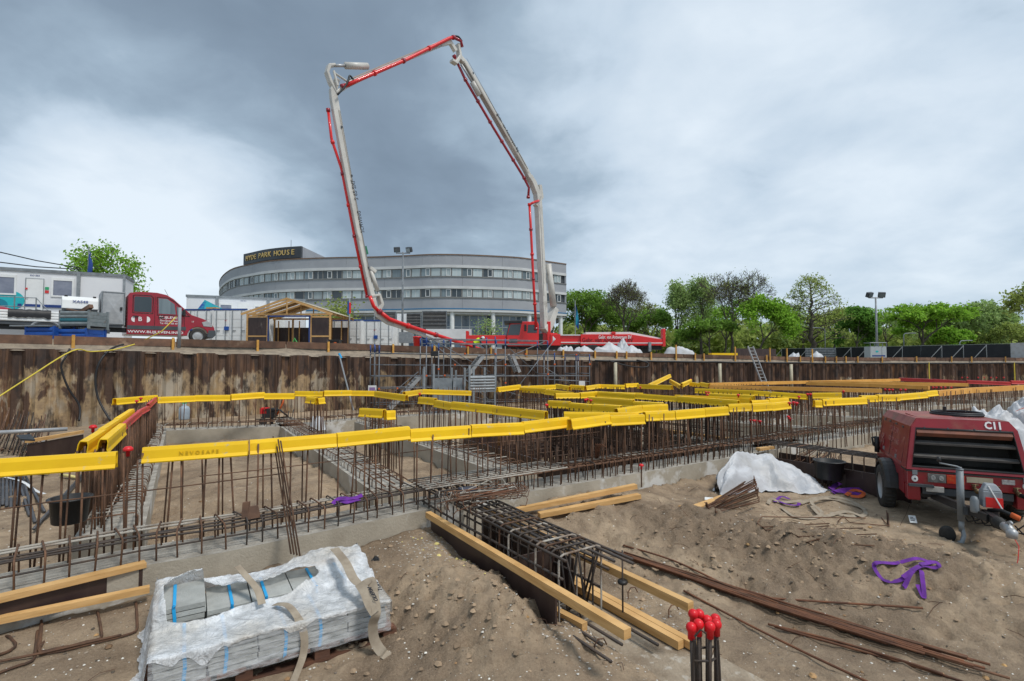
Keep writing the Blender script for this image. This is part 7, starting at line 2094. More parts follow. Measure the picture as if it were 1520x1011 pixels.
# ---- timber shed
Ys = 35.0; sx0, sx1 = XY(366, Ys).x, XY(490, Ys).x; sw = sx1 - sx0; zb = 2.9
shd = thing('timber_shed', 'unfinished open timber shed with dark panels and bare rafters', 'shed', (sx0, Ys, zb))
ze, zr_ = 5.45 - zb, 6.50 - zb
def sx(px): return XY(px, Ys).x - sx0
for px in (366.5, 397, 461, 489.5): MB().box((sx(px), 0, ze / 2), (.11, .11, ze)).build('post', m_timber, shd)
for px in (366.5, 397, 428, 461, 489.5): MB().box((sx(px), 4.0, ze / 2), (.11, .11, ze)).build('post', m_timber, shd)
for a, b in ((366.5, 397), (461, 489.5)):
    for z0, z1 in ((0, 1.0), (1.1, 2.32)): MB().obox((sx(a) + .06, -.02, z0), (sx(b) - sx(a) - .12, 0, 0), (0, .03, 0), (0, 0, z1 - z0)).build('panel', m_ply, shd)
    for z in (1.05, 2.38): MB().obox((sx(a) + .06, -.04, z - .05), (sx(b) - sx(a) - .12, 0, 0), (0, .08, 0), (0, 0, .1)).build('rail', m_timber, shd)
for px in (398.5, 459.5): MB().box((sx(px), -.08, 1.2), (.09, .05, 2.4)).build('blue_frame', m_bluetube, shd)
MB().box((sx(429), -.08, 2.42), (sx(461) - sx(397), .05, .1)).build('blue_frame', m_bluetube, shd)
for k in range(4): MB().obox((sx(366.5) + k * sw / 4 + .06, 4.0, .0), (sw / 4 - .1, 0, 0), (0, .03, 0), (0, 0, 1.9)).build('panel', m_ply, shd)
for k in range(7): MB().box((sx(374) + k * .8, 3.9, 1.2), (.07, .07, 2.4)).build('stud', m_timber, shd)
for y in (0, 4.0): MB().obox((-.05, y - .04, ze - .06), (sw + .1, 0, 0), (0, .08, 0), (0, 0, .12)).build('wall_plate', m_timber, shd)
rx = sw * .5
for k in range(7):
    y = -.35 + k * .78
    for s_ in (0, 1):
        e_ = V((-.25 if s_ == 0 else sw + .25, y, ze - .02)); MB().beam(e_, (rx, y, zr_), .06, .14).build('rafter', m_timber, shd)
    if k in (0, 3, 6): MB().bar((rx, y, ze), (rx, y, zr_), .05, 4).build('king_post', m_timber, shd)
m_clear = M('yellowed_roof_sheet', (.60, .52, .36), (.50, .42, .28), .4, scale=2)
for k in range(3):
    y0 = .3 + k * 1.35
    MB().obox((sw + .3, y0, ze + .07), V((rx - sw - .3, 0, zr_ - ze)) * .97, (0, 1.28, 0), (0, 0, .02)).build('roof_sheet', m_clear, shd)
    MB().obox((-.3, y0 + 1.2, ze + .07), V((rx + .3, 0, zr_ - ze)) * .97, (0, 1.0, 0), (0, 0, .02)).build('roof_sheet', m_clear, shd)
MB().tube([(sx(424), 1.0, .5), (sx(428), 1.0, .95), (sx(432), 1.0, .62), (sx(440), 1, .58), (sx(447), 1.0, .6), (sx(447), 1, .2)], .06, 6).build('hose', M('green_hose', (.08, .40, .10), rough=.5), shd)
tb_ = XY(498, 28.5); tb_.z = 3.0
t0 = thing('tub', 'black square tub on the kerb in front of the right white container', 'tub', tb_)
mb = MB().add([(-.22, -.2, 0), (.22, -.2, 0), (.22, .2, 0), (-.22, .2, 0), (-.28, -.26, .42), (.28, -.26, .42), (.28, .26, .42), (-.28, .26, .42)], [(3, 2, 1, 0), (0, 1, 5, 4), (1, 2, 6, 5), (2, 3, 7, 6), (3, 0, 4, 7)]); mb.box((0, -.26, .42), (.62, .04, .06)); mb.box((0, .26, .42), (.62, .04, .06)); mb.build('tub_body', m_black, t0)
MB().box((.06, -.245, .25), (.14, .012, .12), 0).build('sticker', m_orangeweb, t0)
# ---- screens, bins, masts in front of the building
def screen(label, px0, px1, y0, y1, Y, n=5):
    a, b = D(px0, y1, Y), D(px1, y0, Y); z0 = 2.75
    t0 = thing('screen_panel', label, 'screen', V((a.x, Y, z0)), 0, 'dark screens before the office building'); wd = b.x - a.x
    for k in range(n):
        zz = lerp(a.z, b.z, k / n) - z0; hh = (b.z - a.z) / n
        MB().prism([(.05, 0, zz), (.05, -.05, zz + hh * .5), (.05, 0, zz + hh - .02), (.05, .03, zz + hh - .02), (.05, .03, zz)], (wd - .1, 0, 0)).build('slat', m_screen, t0)
    for x in (0, wd): MB().box((x, -.02, (b.z - z0) / 2), (.08, .08, b.z - z0)).build('post', m_galv, t0)
    MB().box((wd / 2, -.02, b.z - z0), (wd, .08, .07)).build('rail', m_galv, t0)
m_screen = M('dark_screen', (.055, .055, .055), (.09, .088, .085), .6, scale=3)
screen('dark slatted screen left of the lamp mast', 556, 588, 463, 486, 46)
screen('dark slatted screen right of the lamp mast', 600, 625, 465, 486, 46)
screen('dark slatted screen left of the first white column', 627, 663, 462, 491, 46)
single('site_board', MB().obox(D(632, 506, 45), V((XY(700, 45).x - XY(632, 45).x, 0, 0)), V((0, .1, 0)), V((0, 0, 1.05))), m_white, 'low white board wall under the dark screens', 'board')
single('site_board', MB().obox(D(589, 507, 44), V((.8, 0, 0)), V((0, .1, 0)), V((0, 0, 2.4))), m_white, 'narrow white upright board behind the boom tip', 'board')
single('steel_box', MB().obox(D(592, 509, 40), V((1.05, 0, 0)), V((0, .6, 0)), V((0, 0, .85))), m_galv, 'grey steel box under the boom tip', 'box')
def bin_(label, px, py, Y, m_, nm):
    p = D(px, py, Y); t0 = thing(nm, label, 'bin', p); mb = MB().lathe([(.001, 0), (.24, 0), (.30, .62), (.33, .63), (.33, .70), (.20, .74), (.001, .75)], n=16); mb.f = [f[::-1] for f in mb.f]; mb.build('drum', m_, t0, True); MB().box((0, -.30, .62), (.2, .06, .05)).build('handle', m_black, t0)
bin_('red bin with lid behind the kerb boards below the boom', 619, 514, 38, m_red, 'bin'); bin_('blue drum behind the kerb boards beside the red bin', 632.5, 514, 38, m_bluecrate, 'drum')
def floodmast(label, px, Y, ybase_z, ytop, tilt=0):
    b = XY(px, Y); b.z = ybase_z; zt = D(px, ytop, Y).z - b.z
    t0 = thing('floodlight_mast', label, 'floodlight', b, 0, 'floodlight masts'); k = Y / 40
    MB().bar((0, 0, 0), (0, 0, zt), .10 * k, 10, .06 * k).build('mast', m_galv, t0, True)
    MB().bar((-.55 * k, 0, zt - .1), (.55 * k, 0, zt - .1), .05 * k, 6).build('crossbar', m_galv, t0)
    for s_, rz in ((-1, .25), (1, -.5)):
        o = MB().box((0, 0, 0), (.48 * k, .24 * k, .38 * k)); o.obox((-.22 * k, -.14 * k, -.17 * k), (.44 * k, 0, 0), (0, .02, 0), (0, 0, .34 * k))
        o = o.build('lamp_head', m_darkgrey, t0); o.location = (s_ * .48 * k, 0, zt + .18 * k); o.rotation_euler = (.45, .1 * s_, rz); bevel(o, .04 * k)
        g_ = MB().box((0, -.15 * k, 0), (.38 * k, .02, .28 * k)).build('lamp_glass', m_sheer, None); g_.parent = o
floodmast('tall floodlight mast in front of the office building', 597, 42, 2.8, 374)
fl_r = floodmast('tall floodlight mast before the trees at the right', 1302, 67, 2.5, 441)
p = XY(518, 38); p.z = 2.9; sg = thing('sign_post', 'grey post with a narrow blue and red sign right of the timber shed', 'sign', p)
MB().bar((0, 0, 0), (0, 0, 4.0), .06, 8).build('post', m_galv, sg, True); MB().box((-.08, -.05, 3.3), (.10, .05, 1.0)).build('sign_board', m_bluecrate, sg); MB().box((.06, -.05, 3.3), (.12, .05, .8)).build('sign_board', m_redcap, sg)
p = XY(265.5, 18.9); p.z = 2.75; single('marker_post', MB().bar(p, p + V((0, 0, 1.5)), .055, 10), m_grey, 'plain grey post in front of the lorry nose', 'post', smooth=True)
def flag(label, px, Y, y0, y1, wpx):
    b = XY(px, Y); b.z = 2.7; zt = D(px, y0, Y).z; t0 = thing('flag', label, 'flag', b)
    MB().bar((0, 0, 0), (0, 0, zt - 2.7 + .3), .05 * Y / 50, 6).build('pole', m_galv, t0)
    zb_ = D(px, y1, Y).z; wd = wpx / 760 * Y; mb = MB(); rows = []
    for i in range(14):
        z = lerp(zt, zb_, i / 13) - 2.7; rows.append([(.05 + wd * (.35 + .65 * sin(i / 13 * pi * .8)) * j / 6, .14 * sin(j * 1.1 + i * .4), z - .1 * j) for j in range(7)])
    mb.grid(rows); m_ = M('flag_cloth', (.02, .36, .44), (.02, .06, .26), .6, scale=.25, lo=.45, hi=.55); mb.build('cloth', m_, t0, True)
flag('teal and blue flag hanging right of the office building', 854, 60, 450, 482, 5)
flag('teal flag above the upper site cabin roof', 127, 44, 372, 407, 5)
def lamp(label, px, Y, ytop, side_):
    b = XY(px, Y); b.z = 2.5; zt = D(px, ytop, Y).z - 2.5; t0 = thing('street_lamp', label, 'street lamp', b, 0, 'street lamps'); 
    MB().tube([(0, 0, 0), (0, 0, zt - .25), (side_ * .25, 0, zt), (side_ * 1.2, 0, zt + .05)], .07, 6).build('pole', m_galv, t0, True)
    bevel(MB().box((side_ * 1.5, 0, zt + .05), (.8, .22, .12)).build('lamp_head', m_grey, t0), .03)
lamp('blue grey street lamp right of the cone shaped tree', 1225, 80, 487, -1)
lamp('grey street lamp before the wide bright tree', 1342, 80, 495, 1)
lamp('low grey lamp arm above the black cloth fence', 1425, 78, 506, 1)
# ---- fence with black cloth at the right
fa, fb = XY(1160, 96), XY(1500, 66.5); fa.z = fb.z = 2.42
nF = 13; m_cloth_f = M('black_fence_cloth', (.010, .013, .017), (.018, .022, .028), .6, scale=1.2, bump=.2, bscale=6)
fd = (fb - fa).normalized()
for k in range(nF):
    p, q_ = fa.lerp(fb, k / nF), fa.lerp(fb, (k + 1) / nF); ln = (q_ - p).length
    t0 = thing('cloth_fence', f'fence panel with black cloth, {nth(k)} from the left before the trees', 'fence', p, atan2(fd.y, fd.x), 'black cloth fence panels')
    rows = [[(ln * i / 12, -.03 + .05 * fbm(i * .5 + k * 9, z, 2), z) for i in range(13)] for z in (.05, .7, 1.4, 2.0)]
    MB().grid(rows).build('cloth', m_cloth_f, t0, True)
    MB().tube([(.04, 0, 0), (.04, 0, 2.05), (ln - .04, 0, 2.05), (ln - .04, 0, 0)], .035, 5).build('frame', m_galv, t0)
    if k in (5, 7, 8, 10, 11, 12) or k % 2 == 0:
        MB().tube([(.1, -.08, 2.0), (.1, -.08, 0), (-.9, -1.3, 0), (.1, -.08, 1.9)], .05, 4).build('stabiliser', m_alu, t0)
wa, wb_ = fb, XY(1620, 58); wa.z = wb_.z = 2.4
mb = MB(); rows = [[wa.lerp(wb_, i / 14) + V((0, .04 * fbm(i * .7, z, 3), z)) for i in range(15)] for z in (.05, .7, 1.4, 2.15)]; mb.grid(rows)
single('fence_sheet', mb, m_fabric_w, 'white cloth fence at the right edge behind the pit', 'fence', smooth=True)
p = XY(1292, 66.5); p.z = 2.45; cb_ = thing('site_cabinet', 'light grey cabinet with railing on top at the foot of the right mast', 'cabinet', p)
bevel(MB().obox((0, 0, 0), (2.1, 0, 0), (0, 1.2, 0), (0, 0, 1.65)).build('cabinet_body', M('cabinet_grey', (.42, .46, .47), (.38, .42, .43), .5), cb_), .03)
mb = MB(); mb.tube([(0, 0, 2.15), (2.1, 0, 2.15), (2.1, 1.2, 2.15), (0, 1.2, 2.15)], .05, 4, True)
for x in (0, .55, 1.1, 1.6, 2.1): mb.bar((x, 0, 1.6), (x, 0, 2.15), .045, 4)
mb.build('top_rail', m_galv, cb_)
MB().prism([(.85 + .2 * cos(a), -.01, 1.0 + .13 * sin(a)) for a in [k * pi / 6 for k in range(12)]], (0, .006, 0)).build('logo_mark', m_teal, cb_)
MB().obox((.2, -.012, .35), (1.7, 0, 0), (0, .01, 0), (0, 0, .18)).build('stripe', m_navy, cb_)
MB().bar((1.48, -.008, .05), (1.48, -.008, 1.6), .015, 4).build('door_seam', m_darkgrey, cb_)
# darker hoarding to its left, with a stack of mesh
single('hoarding', MB().obox(D(1093, 533, 60), V((6.2, 3, 0)), V((0, .1, 0)), V((0, 0, 1.25))), m_ply, 'dark brown hoarding behind the aluminium ladder', 'hoarding')
ms_ = thing('mesh_stack', 'upright grey stack of welded mesh left of the black cloth fence', 'mesh', D(1196, 533, 58), world=True)
for k in range(5):
    a, b = D(1196 + k, 533, 58 + k * .25), D(1236 + k, 533, 58 + k * .25); mb = MB()
    for j in range(22): p = a.lerp(b, j / 21); mb.bar(p, p + V((0, 0, 1.25)), .025, 3)
    for j in range(5): z = V((0, 0, .1 + j * .27)); mb.bar(a + z, b + z, .025, 3)
    o = mb.build('mesh_sheet', m_galv, ms_)
for i, (px, w_, h_, Y, r_) in enumerate(((905, 60, 16, 38, 1.3), (938, 38, 12, 38, 1.5), (925, 24, 22, 38.4, 1.4), (1008, 54, 12, 40, 2.4), (868, 40, 10, 38, 1.5), (840, 30, 9, 38, 1.5), (1212, 22, 8, 44, 1.5), (1178, 18, 6, 44, 1.5))):
    p = XY(px, Y); zb_ = street(p.x)
    single('big_bag', crumple(p.x, p.y, w_ / 1520 * Y, .7, h_ / 760 * Y + .25, 31 + i * 3, base=zb_ - .05, sharp=r_ + .6, nr=16, na=40, fold=.55), m_fabric_w, nth(i) + ' white big bag of the set along the street edge by the red pump', 'bag', 'white big bags along the street edge', True)
ys_ = thing('timber_stack', 'stack of yellow formwork beams on the street left of the ladder', 'timber', XY(1056, 42) + V((0, 0, 2.5)))
for j in range(2):
    for k in range(4): MB().obox((.05 * j, k * .22, j * .22), (2.4 - .3 * j, 0, 0), (0, .18, 0), (0, 0, .18)).build('beam', m_yellow, ys_)
# ---- ladder, hoses, pipes, cables on the wall
la, lb2 = D(1110, 514, 33.5), D(1136, 572, 32.5)
ld = thing('ladder', 'aluminium ladder leaning on the sheet piles into the pit', 'ladder', lb2, world=True)
s_ = V((.42, .18, 0))
for o_ in (0, 1): MB().beam(la + s_ * o_, lb2 + V((0, -.3, -.9)) + s_ * o_, .04, .09).build('stile', m_alu, ld)
for k in range(16):
    t_ = (k + .5) / 16; p = la.lerp(lb2 + V((0, -.3, -.9)), t_); MB().bar(p, p + s_, .02, 5).build('rung', m_alu, ld)
def wallpt(px, dz=0.0, off=-.3):
    bt = min((abs((WP.at(k * .1).x / WP.at(k * .1).y) * F + 760 - px), k * .1) for k in range(300, int(WP.L * 10)) if WP.at(k * .1).y > 5)[1]
    p = WP.at(bt) + back(bt) * off; p.z = wall_top(p.x) + dz; return p
mb = MB().tube([wallpt(px, -.02 + .03 * fbm(px * .03, 1, 1), -.27) for px in range(880, 1560, 20)], .055, 7)
single('hose', mb, m_cable, 'long black hose along the top of the right sheet piles', 'hose', 'hoses and cables on the sheet piles', True)
single('hose', MB().tube(curve([wallpt(900, 0), wallpt(925, -.3, -.5), wallpt(950, -.35, -.5), wallpt(955, -.1, -.4), wallpt(940, .06)], 6), .04, 6), m_cable, 'black hose hanging in a loop on the sheet piles', 'hose', 'hoses and cables on the sheet piles', True)
for i, px in enumerate((908, 1062, 1168)):
    p = wallpt(px, -.1, -.35); single('drain_pipe', MB().bar(p, V((p.x, p.y, .2)), .10, 10), M('cream_pipe', (.55, .50, .36), (.42, .38, .28), .6, scale=3), f'cream upright pipe on the right sheet piles, {nth(i)} from the left', 'pipe', 'cream pipes on the right sheet piles', True)
for i, px in enumerate((1373, 1498)):
    p = wallpt(px, .05, -.3); single('rope', MB().bar(p, V((p.x, p.y, .6)), .035, 5), m_rope, ['thin yellow rope hanging on the far right sheet piles', 'second yellow rope hanging near the right picture edge'][i], 'rope')
single('cable', MB().tube(curve([wallpt(104, .03, -.05), wallpt(96, -.25, -.3), wallpt(94, -.6, -.3), wallpt(106, -1.3, -.3), wallpt(118, -1.9, -.3), wallpt(120, -2.4, -.5)], 6), .035, 6), m_cable, 'left black cable hanging down the sheet piles', 'cable', 'hoses and cables on the sheet piles', True)
single('cable', MB().tube(curve([wallpt(185, .25, .3), wallpt(165, .05, -.1), wallpt(150, -.4, -.35), wallpt(144, -1.0, -.4), wallpt(150, -1.7, -.5), wallpt(166, -2.4, -.9)], 6), .035, 6), m_cable, 'right black cable curving down the sheet piles', 'cable', 'hoses and cables on the sheet piles', True)
single('rope', MB().tube(curve([D(-20, 601, 15.0), D(40, 562, 15.8), D(107, 521, 16.8), D(135, 522, 17.6), D(170, 519, 18.2), D(200, 511, 18.9)], 5), .022, 5), m_rope, 'yellow rope slanting across the left sheet piles', 'rope', 'yellow ropes', True)
single('rope', MB().tube([D(216, 504, 18.6), D(240, 492, 18.8), D(262, 470, 19.0)], .02, 5), m_rope, 'yellow rope running up to the grey post before the lorry', 'rope', 'yellow ropes', True)
lp_ = thing('prop', 'blue tipped steel prop leaning on the sheet piles right of the black tub', 'prop', wallpt(512, -2.4, -.9), world=True)
MB().bar(wallpt(503, .1, -.15), wallpt(519, -2.4, -.9), .035, 6).build('tube', m_grey, lp_); MB().bar(wallpt(503, .12, -.15), wallpt(504, -.1, -.2), .055, 6).build('head', m_cyan, lp_)
lettering('507', wallpt(564, .32, .745), WP.dir(60), (0, 0, 1), .3, m_text_k, None, .003); 
o = [q_ for q_ in C.objects if q_.name.startswith('lettering') and q_.parent is None][-1]; o.name = 'painted_number'; tag(centred(o), 'black painted number on the kerb board left of the scaffold', 'number')
# ================================================================== THE CONCRETE PUMP
PY = 42.0
po = XY(690, PY); po.z = 2.55
pump = thing('concrete_pump', 'red concrete pump truck with tall white folding boom behind the pit', 'pump truck', po)
def lx(px): return (px - 690) / 760 * PY
def lz(py): return EYE + (HZ - py) / 760 * PY - po.z
def pbox(nm, x0, x1, y0, y1, d0, d1, m_, bv=.03):
    o = MB().obox((lx(x0), d0, lz(y1)), (lx(x1) - lx(x0), 0, 0), (0, d1 - d0, 0), (0, 0, lz(y0) - lz(y1))).build(nm, m_, pump)
    return bevel(o, bv) if bv else o
pbox('chassis', 745, 985, 512, 519, .5, 2.0, m_black, 0)
pbox('front_outrigger', 692, 752, 497.5, 512, .2, 1.0, m_red)
pbox('outrigger_cap', 691, 695, 491, 516, .15, 1.05, m_red)
# cab (facing left)
o = MB().prism([(lx(753), 0, lz(514)), (lx(752), 0, lz(500)), (lx(756.5), 0, lz(481)), (lx(760), 0, lz(477.5)), (lx(798), 0, lz(477)), (lx(800), 0, lz(482)), (lx(800), 0, lz(514))], (0, 2.4, 0)).build('cab', m_red, pump); bevel(o, .08, 3)
MB().prism([(lx(752.6), .12, lz(498)), (lx(756.6), .12, lz(482)), (lx(755.0), .12, lz(482)), (lx(751.2), .12, lz(498))], (0, 2.15, 0)).build('windscreen', m_glass, pump)
MB().prism([(lx(753.5), -.015, lz(497.5)), (lx(757.5), -.015, lz(481.5)), (lx(774), -.015, lz(481)), (lx(771), -.015, lz(497.5))], (0, .02, 0)).build('front_window', m_glass, pump)
MB().prism([(lx(783), -.015, lz(494)), (lx(784), -.015, lz(482)), (lx(797), -.015, lz(482)), (lx(797), -.015, lz(494))], (0, .02, 0)).build('door_window', m_glass, pump)
pbox('sun_visor', 748.5, 775, 476, 480, -.1, 2.5, m_black); pbox('roof_fairing', 757, 775, 474.8, 477, .2, 2.2, m_darkgrey)
pbox('mirror', 778, 781.5, 482, 492, -.35, -.15, m_black)
pbox('grille', 751, 754, 502, 512, .3, 2.1, m_black, 0); pbox('bumper_light', 756, 768, 503, 509, -.03, .1, m_darkgrey, 0)
pbox('engine_deck', 800, 806, 495, 514, .1, 2.3, m_black)
for px in (762, 795, 870, 880, 945, 958):
    c_ = V((lx(px), .1, .50)); o = MB().lathe([(.001, .1), (.3, .1), (.32, 0), (.5, 0), (.52, .06), (.52, .36), (.001, .36)], c_, 20, V((0, 1, 0))).build('wheel', m_rubber, pump, True)
# pedestal and rear body
pbox('pedestal', 803, 828, 494, 512, .3, 2.2, m_red); pbox('pedestal_post', 812.5, 817.5, 477, 510, .05, .6, m_red)
pbox('outrigger_box', 817, 832, 496, 513, -.05, .5, m_red)
MB().prism([(lx(820.5), -.07, lz(508.5)), (lx(820.5), -.07, lz(498.5)), (lx(825), -.07, lz(503.5))], (0, .02, 0)).build('arrow_mark', m_text_w, pump)
pbox('mid_body', 832, 862, 498, 511, .2, 2.0, m_red); pbox('mid_stripe', 833, 862, 507.5, 508.8, .18, .22, m_text_w, 0); pbox('mid_rail', 832, 862, 496.5, 498, .1, 2.0, m_white, 0)
o = MB().prism([(lx(862), 0, lz(513)), (lx(862), 0, lz(496.5)), (lx(935), 0, lz(496)), (lx(984), 0, lz(504)), (lx(984), 0, lz(513))], (0, .35, 0)).build('rear_outrigger', m_red, pump); bevel(o, .03)
MB().prism([(lx(870), .2, lz(496)), (lx(870), .2, lz(493)), (lx(936), .2, lz(492.5)), (lx(982), .2, lz(501.5)), (lx(982), .2, lz(504)), (lx(935), .2, lz(496))], (0, 1.8, 0)).build('rear_deck', m_white, pump)
MB().prism([(lx(862), -.02, lz(509.8)), (lx(862), -.02, lz(508.6)), (lx(984), -.02, lz(508.6)), (lx(984), -.02, lz(509.8))], (0, .03, 0)).build('white_stripe', m_text_w, pump)
pbox('rear_post', 983.5, 988, 488, 514.5, -.05, .5, m_red); pbox('fin', 908, 914, 492.5, 496, -.03, .2, m_red)
pbox('outrigger_foot', 872, 886, 512, 520, -.1, .5, m_black); pbox('outrigger_leg', 962, 966, 508, 522, -.2, .1, m_galv)
lettering('Gebr. van Antwerpen BV', (lx(913), -.02, lz(500.6)), (1, 0, 0), (0, 0, 1), .40, m_text_w, pump, .004, width=lx(940) - lx(891))
lettering('Gebr. van Antwerpen BV', (lx(902), -.02, lz(505)), (1, 0, 0), (0, 0, 1), .52, M('dark_red_print', (.20, .01, .012), rough=.5), pump, .003, width=lx(940) - lx(864))
# the boom: all sections lie in one upright plane that comes towards the pit
BH = V((-.716, -.698, 0)).normalized(); BN = V((BH.y, -BH.x, 0))      # BN points to the camera's side
if BN.y > 0: BN = -BN
b0 = V((3.05, 42.6, 0))
def bpnt(px, py):                                        # the point of the boom plane seen at px, py
    d = ray(px, py); n = BN; o = V((0, 0, EYE)); t_ = (b0 - V((0, 0, 0))).dot(n) / d.dot(n); return o + d * t_
class Loc: pass
def wpart(mb, nm, m_, smooth=False):
    o = mb.build(nm, m_, pump, smooth); o.matrix_parent_inverse = Matrix.Translation(-pump.location); return o
def section(pts, ws, th, nm='boom_section', m_=None, off=0.0):
    P = [bpnt(*q_) for q_ in pts]; L_, R_ = [], []; ws = [w_ * .64 for w_ in ws]; th = th * .66; off = off * .7
    for i, p in enumerate(P):
        d = (P[min(i + 1, len(P) - 1)] - P[max(i - 1, 0)]).normalized(); s_ = d.cross(BN).normalized()
        L_.append(p + s_ * ws[i] / 2); R_.append(p - s_ * ws[i] / 2)
    mb = MB(); rows = []
    for a, b in zip(L_, R_): rows.append([a + BN * (off + th / 2), b + BN * (off + th / 2), b + BN * (off - th / 2), a + BN * (off - th / 2)])
    mb.grid(rows, True); mb.add(rows[0], [(0, 1, 2, 3)]); mb.add(rows[-1], [(3, 2, 1, 0)])
    o = wpart(mb, nm, m_ or m_boom)
    if nm != 'side_shade': bevel(o, .035)
    return o
def pipe(pts, r_, off, m_, nm='delivery_pipe', couplings=0):
    P = [bpnt(*q_) + BN * off * .72 for q_ in pts]; wpart(MB().tube(P, r_, 8), nm, m_, True)
    if couplings:
        Q = Path(P)
        for k in range(couplings + 1):
            p = Q.at(Q.L * k / couplings * .999); d = Q.dir(Q.L * k / couplings * .999); wpart(MB().bar(p - d * .09, p + d * .09, r_ * 1.45, 8), 'coupling', m_ if k % 2 else m_crimson, True)
section([(808, 486), (806.5, 452), (803, 384), (799, 305), (797, 288), (791, 272), (785, 262)], [.74, .74, .82, .80, .76, .72, .66], .75)
section([(786, 264), (779, 250), (735, 172), (690, 95), (681, 84)], [.60, .62, .60, .56, .50], .55)
section([(676, 76), (668, 63), (655, 65), (600, 88), (540, 114), (512, 128)], [.42, .48, .55, .52, .48, .44], .46)
section([(500, 118), (494, 135), (496, 150), (510, 230), (530, 335), (545, 410), (556, 455)], [.46, .60, .68, .62, .54, .48, .46], .48)
section([(556, 452), (561, 468), (575, 478), (600, 487), (640, 503), (655, 509)], [.42, .50, .48, .34, .26, .22], .30)
# dark strips on the arms: shade of a recessed side put into colour
section([(782, 258), (735, 176), (686, 92)], [.16, .20, .16], .60, 'side_shade', m_boomdark)
section([(520, 118), (600, 84), (655, 62)], [.10, .10, .10], .52, 'side_shade', m_boomdark)
section([(501, 165), (513, 232), (533, 337), (547, 412)], [.10, .10, .09, .08], .52, 'side_shade', m_boomdark)
# knuckles, links and rams
for pts, ws in (([(511, 130), (498, 138), (490, 122), (485, 108), (488, 98), (496, 97)], [.4, .34, .26, .26, .30, .2]), ([(679, 66), (682, 84), (676, 94), (670, 90)], [.3, .36, .4, .3]), ([(808, 492), (815, 480), (823, 458)], [1.1, 1.0, .7]), ([(795, 306), (802, 292), (800, 275)], [.5, .7, .5]), ([(550, 440), (562, 438), (566, 452), (560, 462)], [.25, .3, .35, .4]), ([(548, 398), (556, 404)], [.35, .35])):
    section(pts, ws, .62 if ws[0] < 1 else 1.0, 'knuckle')
for pts, r0, r1 in (([(545, 99), (512, 98)], .20, .20), ([(512, 98), (496, 98)], .09, .09), ([(711, 142), (700, 122)], .20, .20), ([(700, 122), (684, 96)], .08, .08), ([(813, 392), (821, 455)], .26, .28), ([(821, 455), (822, 470)], .18, .18), ([(549, 400), (560, 432)], .13, .13), ([(560, 432), (565, 447)], .06, .06)):
    a, b = bpnt(*pts[0]) - BN * -.05, bpnt(*pts[1]) + BN * .05; wpart(MB().bar(a, b, r0, 12, r1), 'hydraulic_ram' if r0 > .1 else 'ram_rod', m_boom if r0 > .1 else m_alu, True)
wpart(MB().tube([bpnt(492, 108) + BN * .3, bpnt(498, 130) + BN * .3], .07, 6), 'link_rod', m_boom); wpart(MB().tube([bpnt(494, 112) + BN * .3, bpnt(512, 124) + BN * .3], .06, 6), 'link_rod', m_boom)
wpart(MB().tube(curve([bpnt(497, 144) + BN * .35, bpnt(507, 133) + BN * .4, bpnt(512, 124) + BN * .4, bpnt(515, 116) + BN * .35, bpnt(521, 121) + BN * .3], 4), .06, 6), 'hydraulic_hose', m_cable, True)
wpart(MB().tube(curve([bpnt(669, 56) + BN * .2, bpnt(676, 57) + BN * .3, bpnt(682, 64) + BN * .3], 4), .06, 6), 'hydraulic_hose', m_cable, True)
# the red delivery pipe
pipe([(794, 488), (790, 420), (786, 340), (784, 304)], .105, .2, m_red, couplings=5)
pipe([(784, 304), (790, 301), (797, 299)], .10, .3, m_red)
pipe([(786, 292), (787, 278), (779, 262), (735, 190), (693, 118), (676, 82)], .10, -.2, m_crimson, couplings=7)
pipe([(506, 131), (530, 121), (600, 91), (664, 59), (670, 58)], .115, .34, m_red, couplings=4)
pipe([(670, 58), (681, 63), (683, 72)], .11, .34, m_crimson)
pipe([(489, 162), (494, 205), (509, 250), (530, 360), (547, 440)], .085, -.24, m_red, couplings=6)
pipe([(547, 440), (553, 455), (562, 464)], .11, .2, m_red)
pipe([(561, 463), (575, 474), (600, 483), (640, 496), (690, 512), (716, 521)], .125, .32, m_red, couplings=4)
for pts, off in (([(515, 131), (560, 109), (610, 87), (655, 69)], .24), ([(503, 165), (520, 262), (538, 360), (550, 420)], .25), ([(781, 252), (735, 169), (690, 88)], .28), ([(804, 440), (800, 340), (797, 300)], .36)):
    wpart(MB().tube([bpnt(*q_) + BN * off * .72 for q_ in pts], .016, 5), 'hydraulic_line', m_grey, True)
for px, py, w_ in ((520, 262, .60), (533, 335, .56), (545, 398, .52), (505, 190, .64), (560, 107, .52), (610, 85, .54), (700, 110, .56), (735, 172, .58), (765, 226, .58), (800, 340, .8), (804, 420, .8)):
    p = bpnt(px, py); wpart(MB().box(p + BN * .17, (.09, .09, .11), .8), 'pipe_clamp', m_darkgrey)
# print on the boom
def boom_text(txt, a, b, size, m_=m_text_k, off=.26):
    A, B = bpnt(*a) + BN * off * .70, bpnt(*b) + BN * off * .70; d = (B - A).normalized(); me_dir = d
    up = BN.cross(d).normalized(); o = lettering(txt, (A + B) / 2, d, up, size, m_, pump, .004, width=(B - A).length); o.matrix_parent_inverse = Matrix.Translation(-pump.location)
boom_text('Gebr. van Antwerpen BV', (735.5, 170), (767, 226), .30, off=.29)
boom_text('S 65 SXF', (527.5, 298), (521.5, 268), .34)
boom_text('SCHWING', (536.5, 346), (530.5, 314), .32)
a, b = bpnt(537.5, 367), bpnt(544.5, 378); d = (b - a).normalized()
section([(540, 366), (543, 378)], [.36, .36], .50, 'green_sticker', M('green_sticker', (.03, .22, .10), (.02, .1, .06), .5, scale=6))
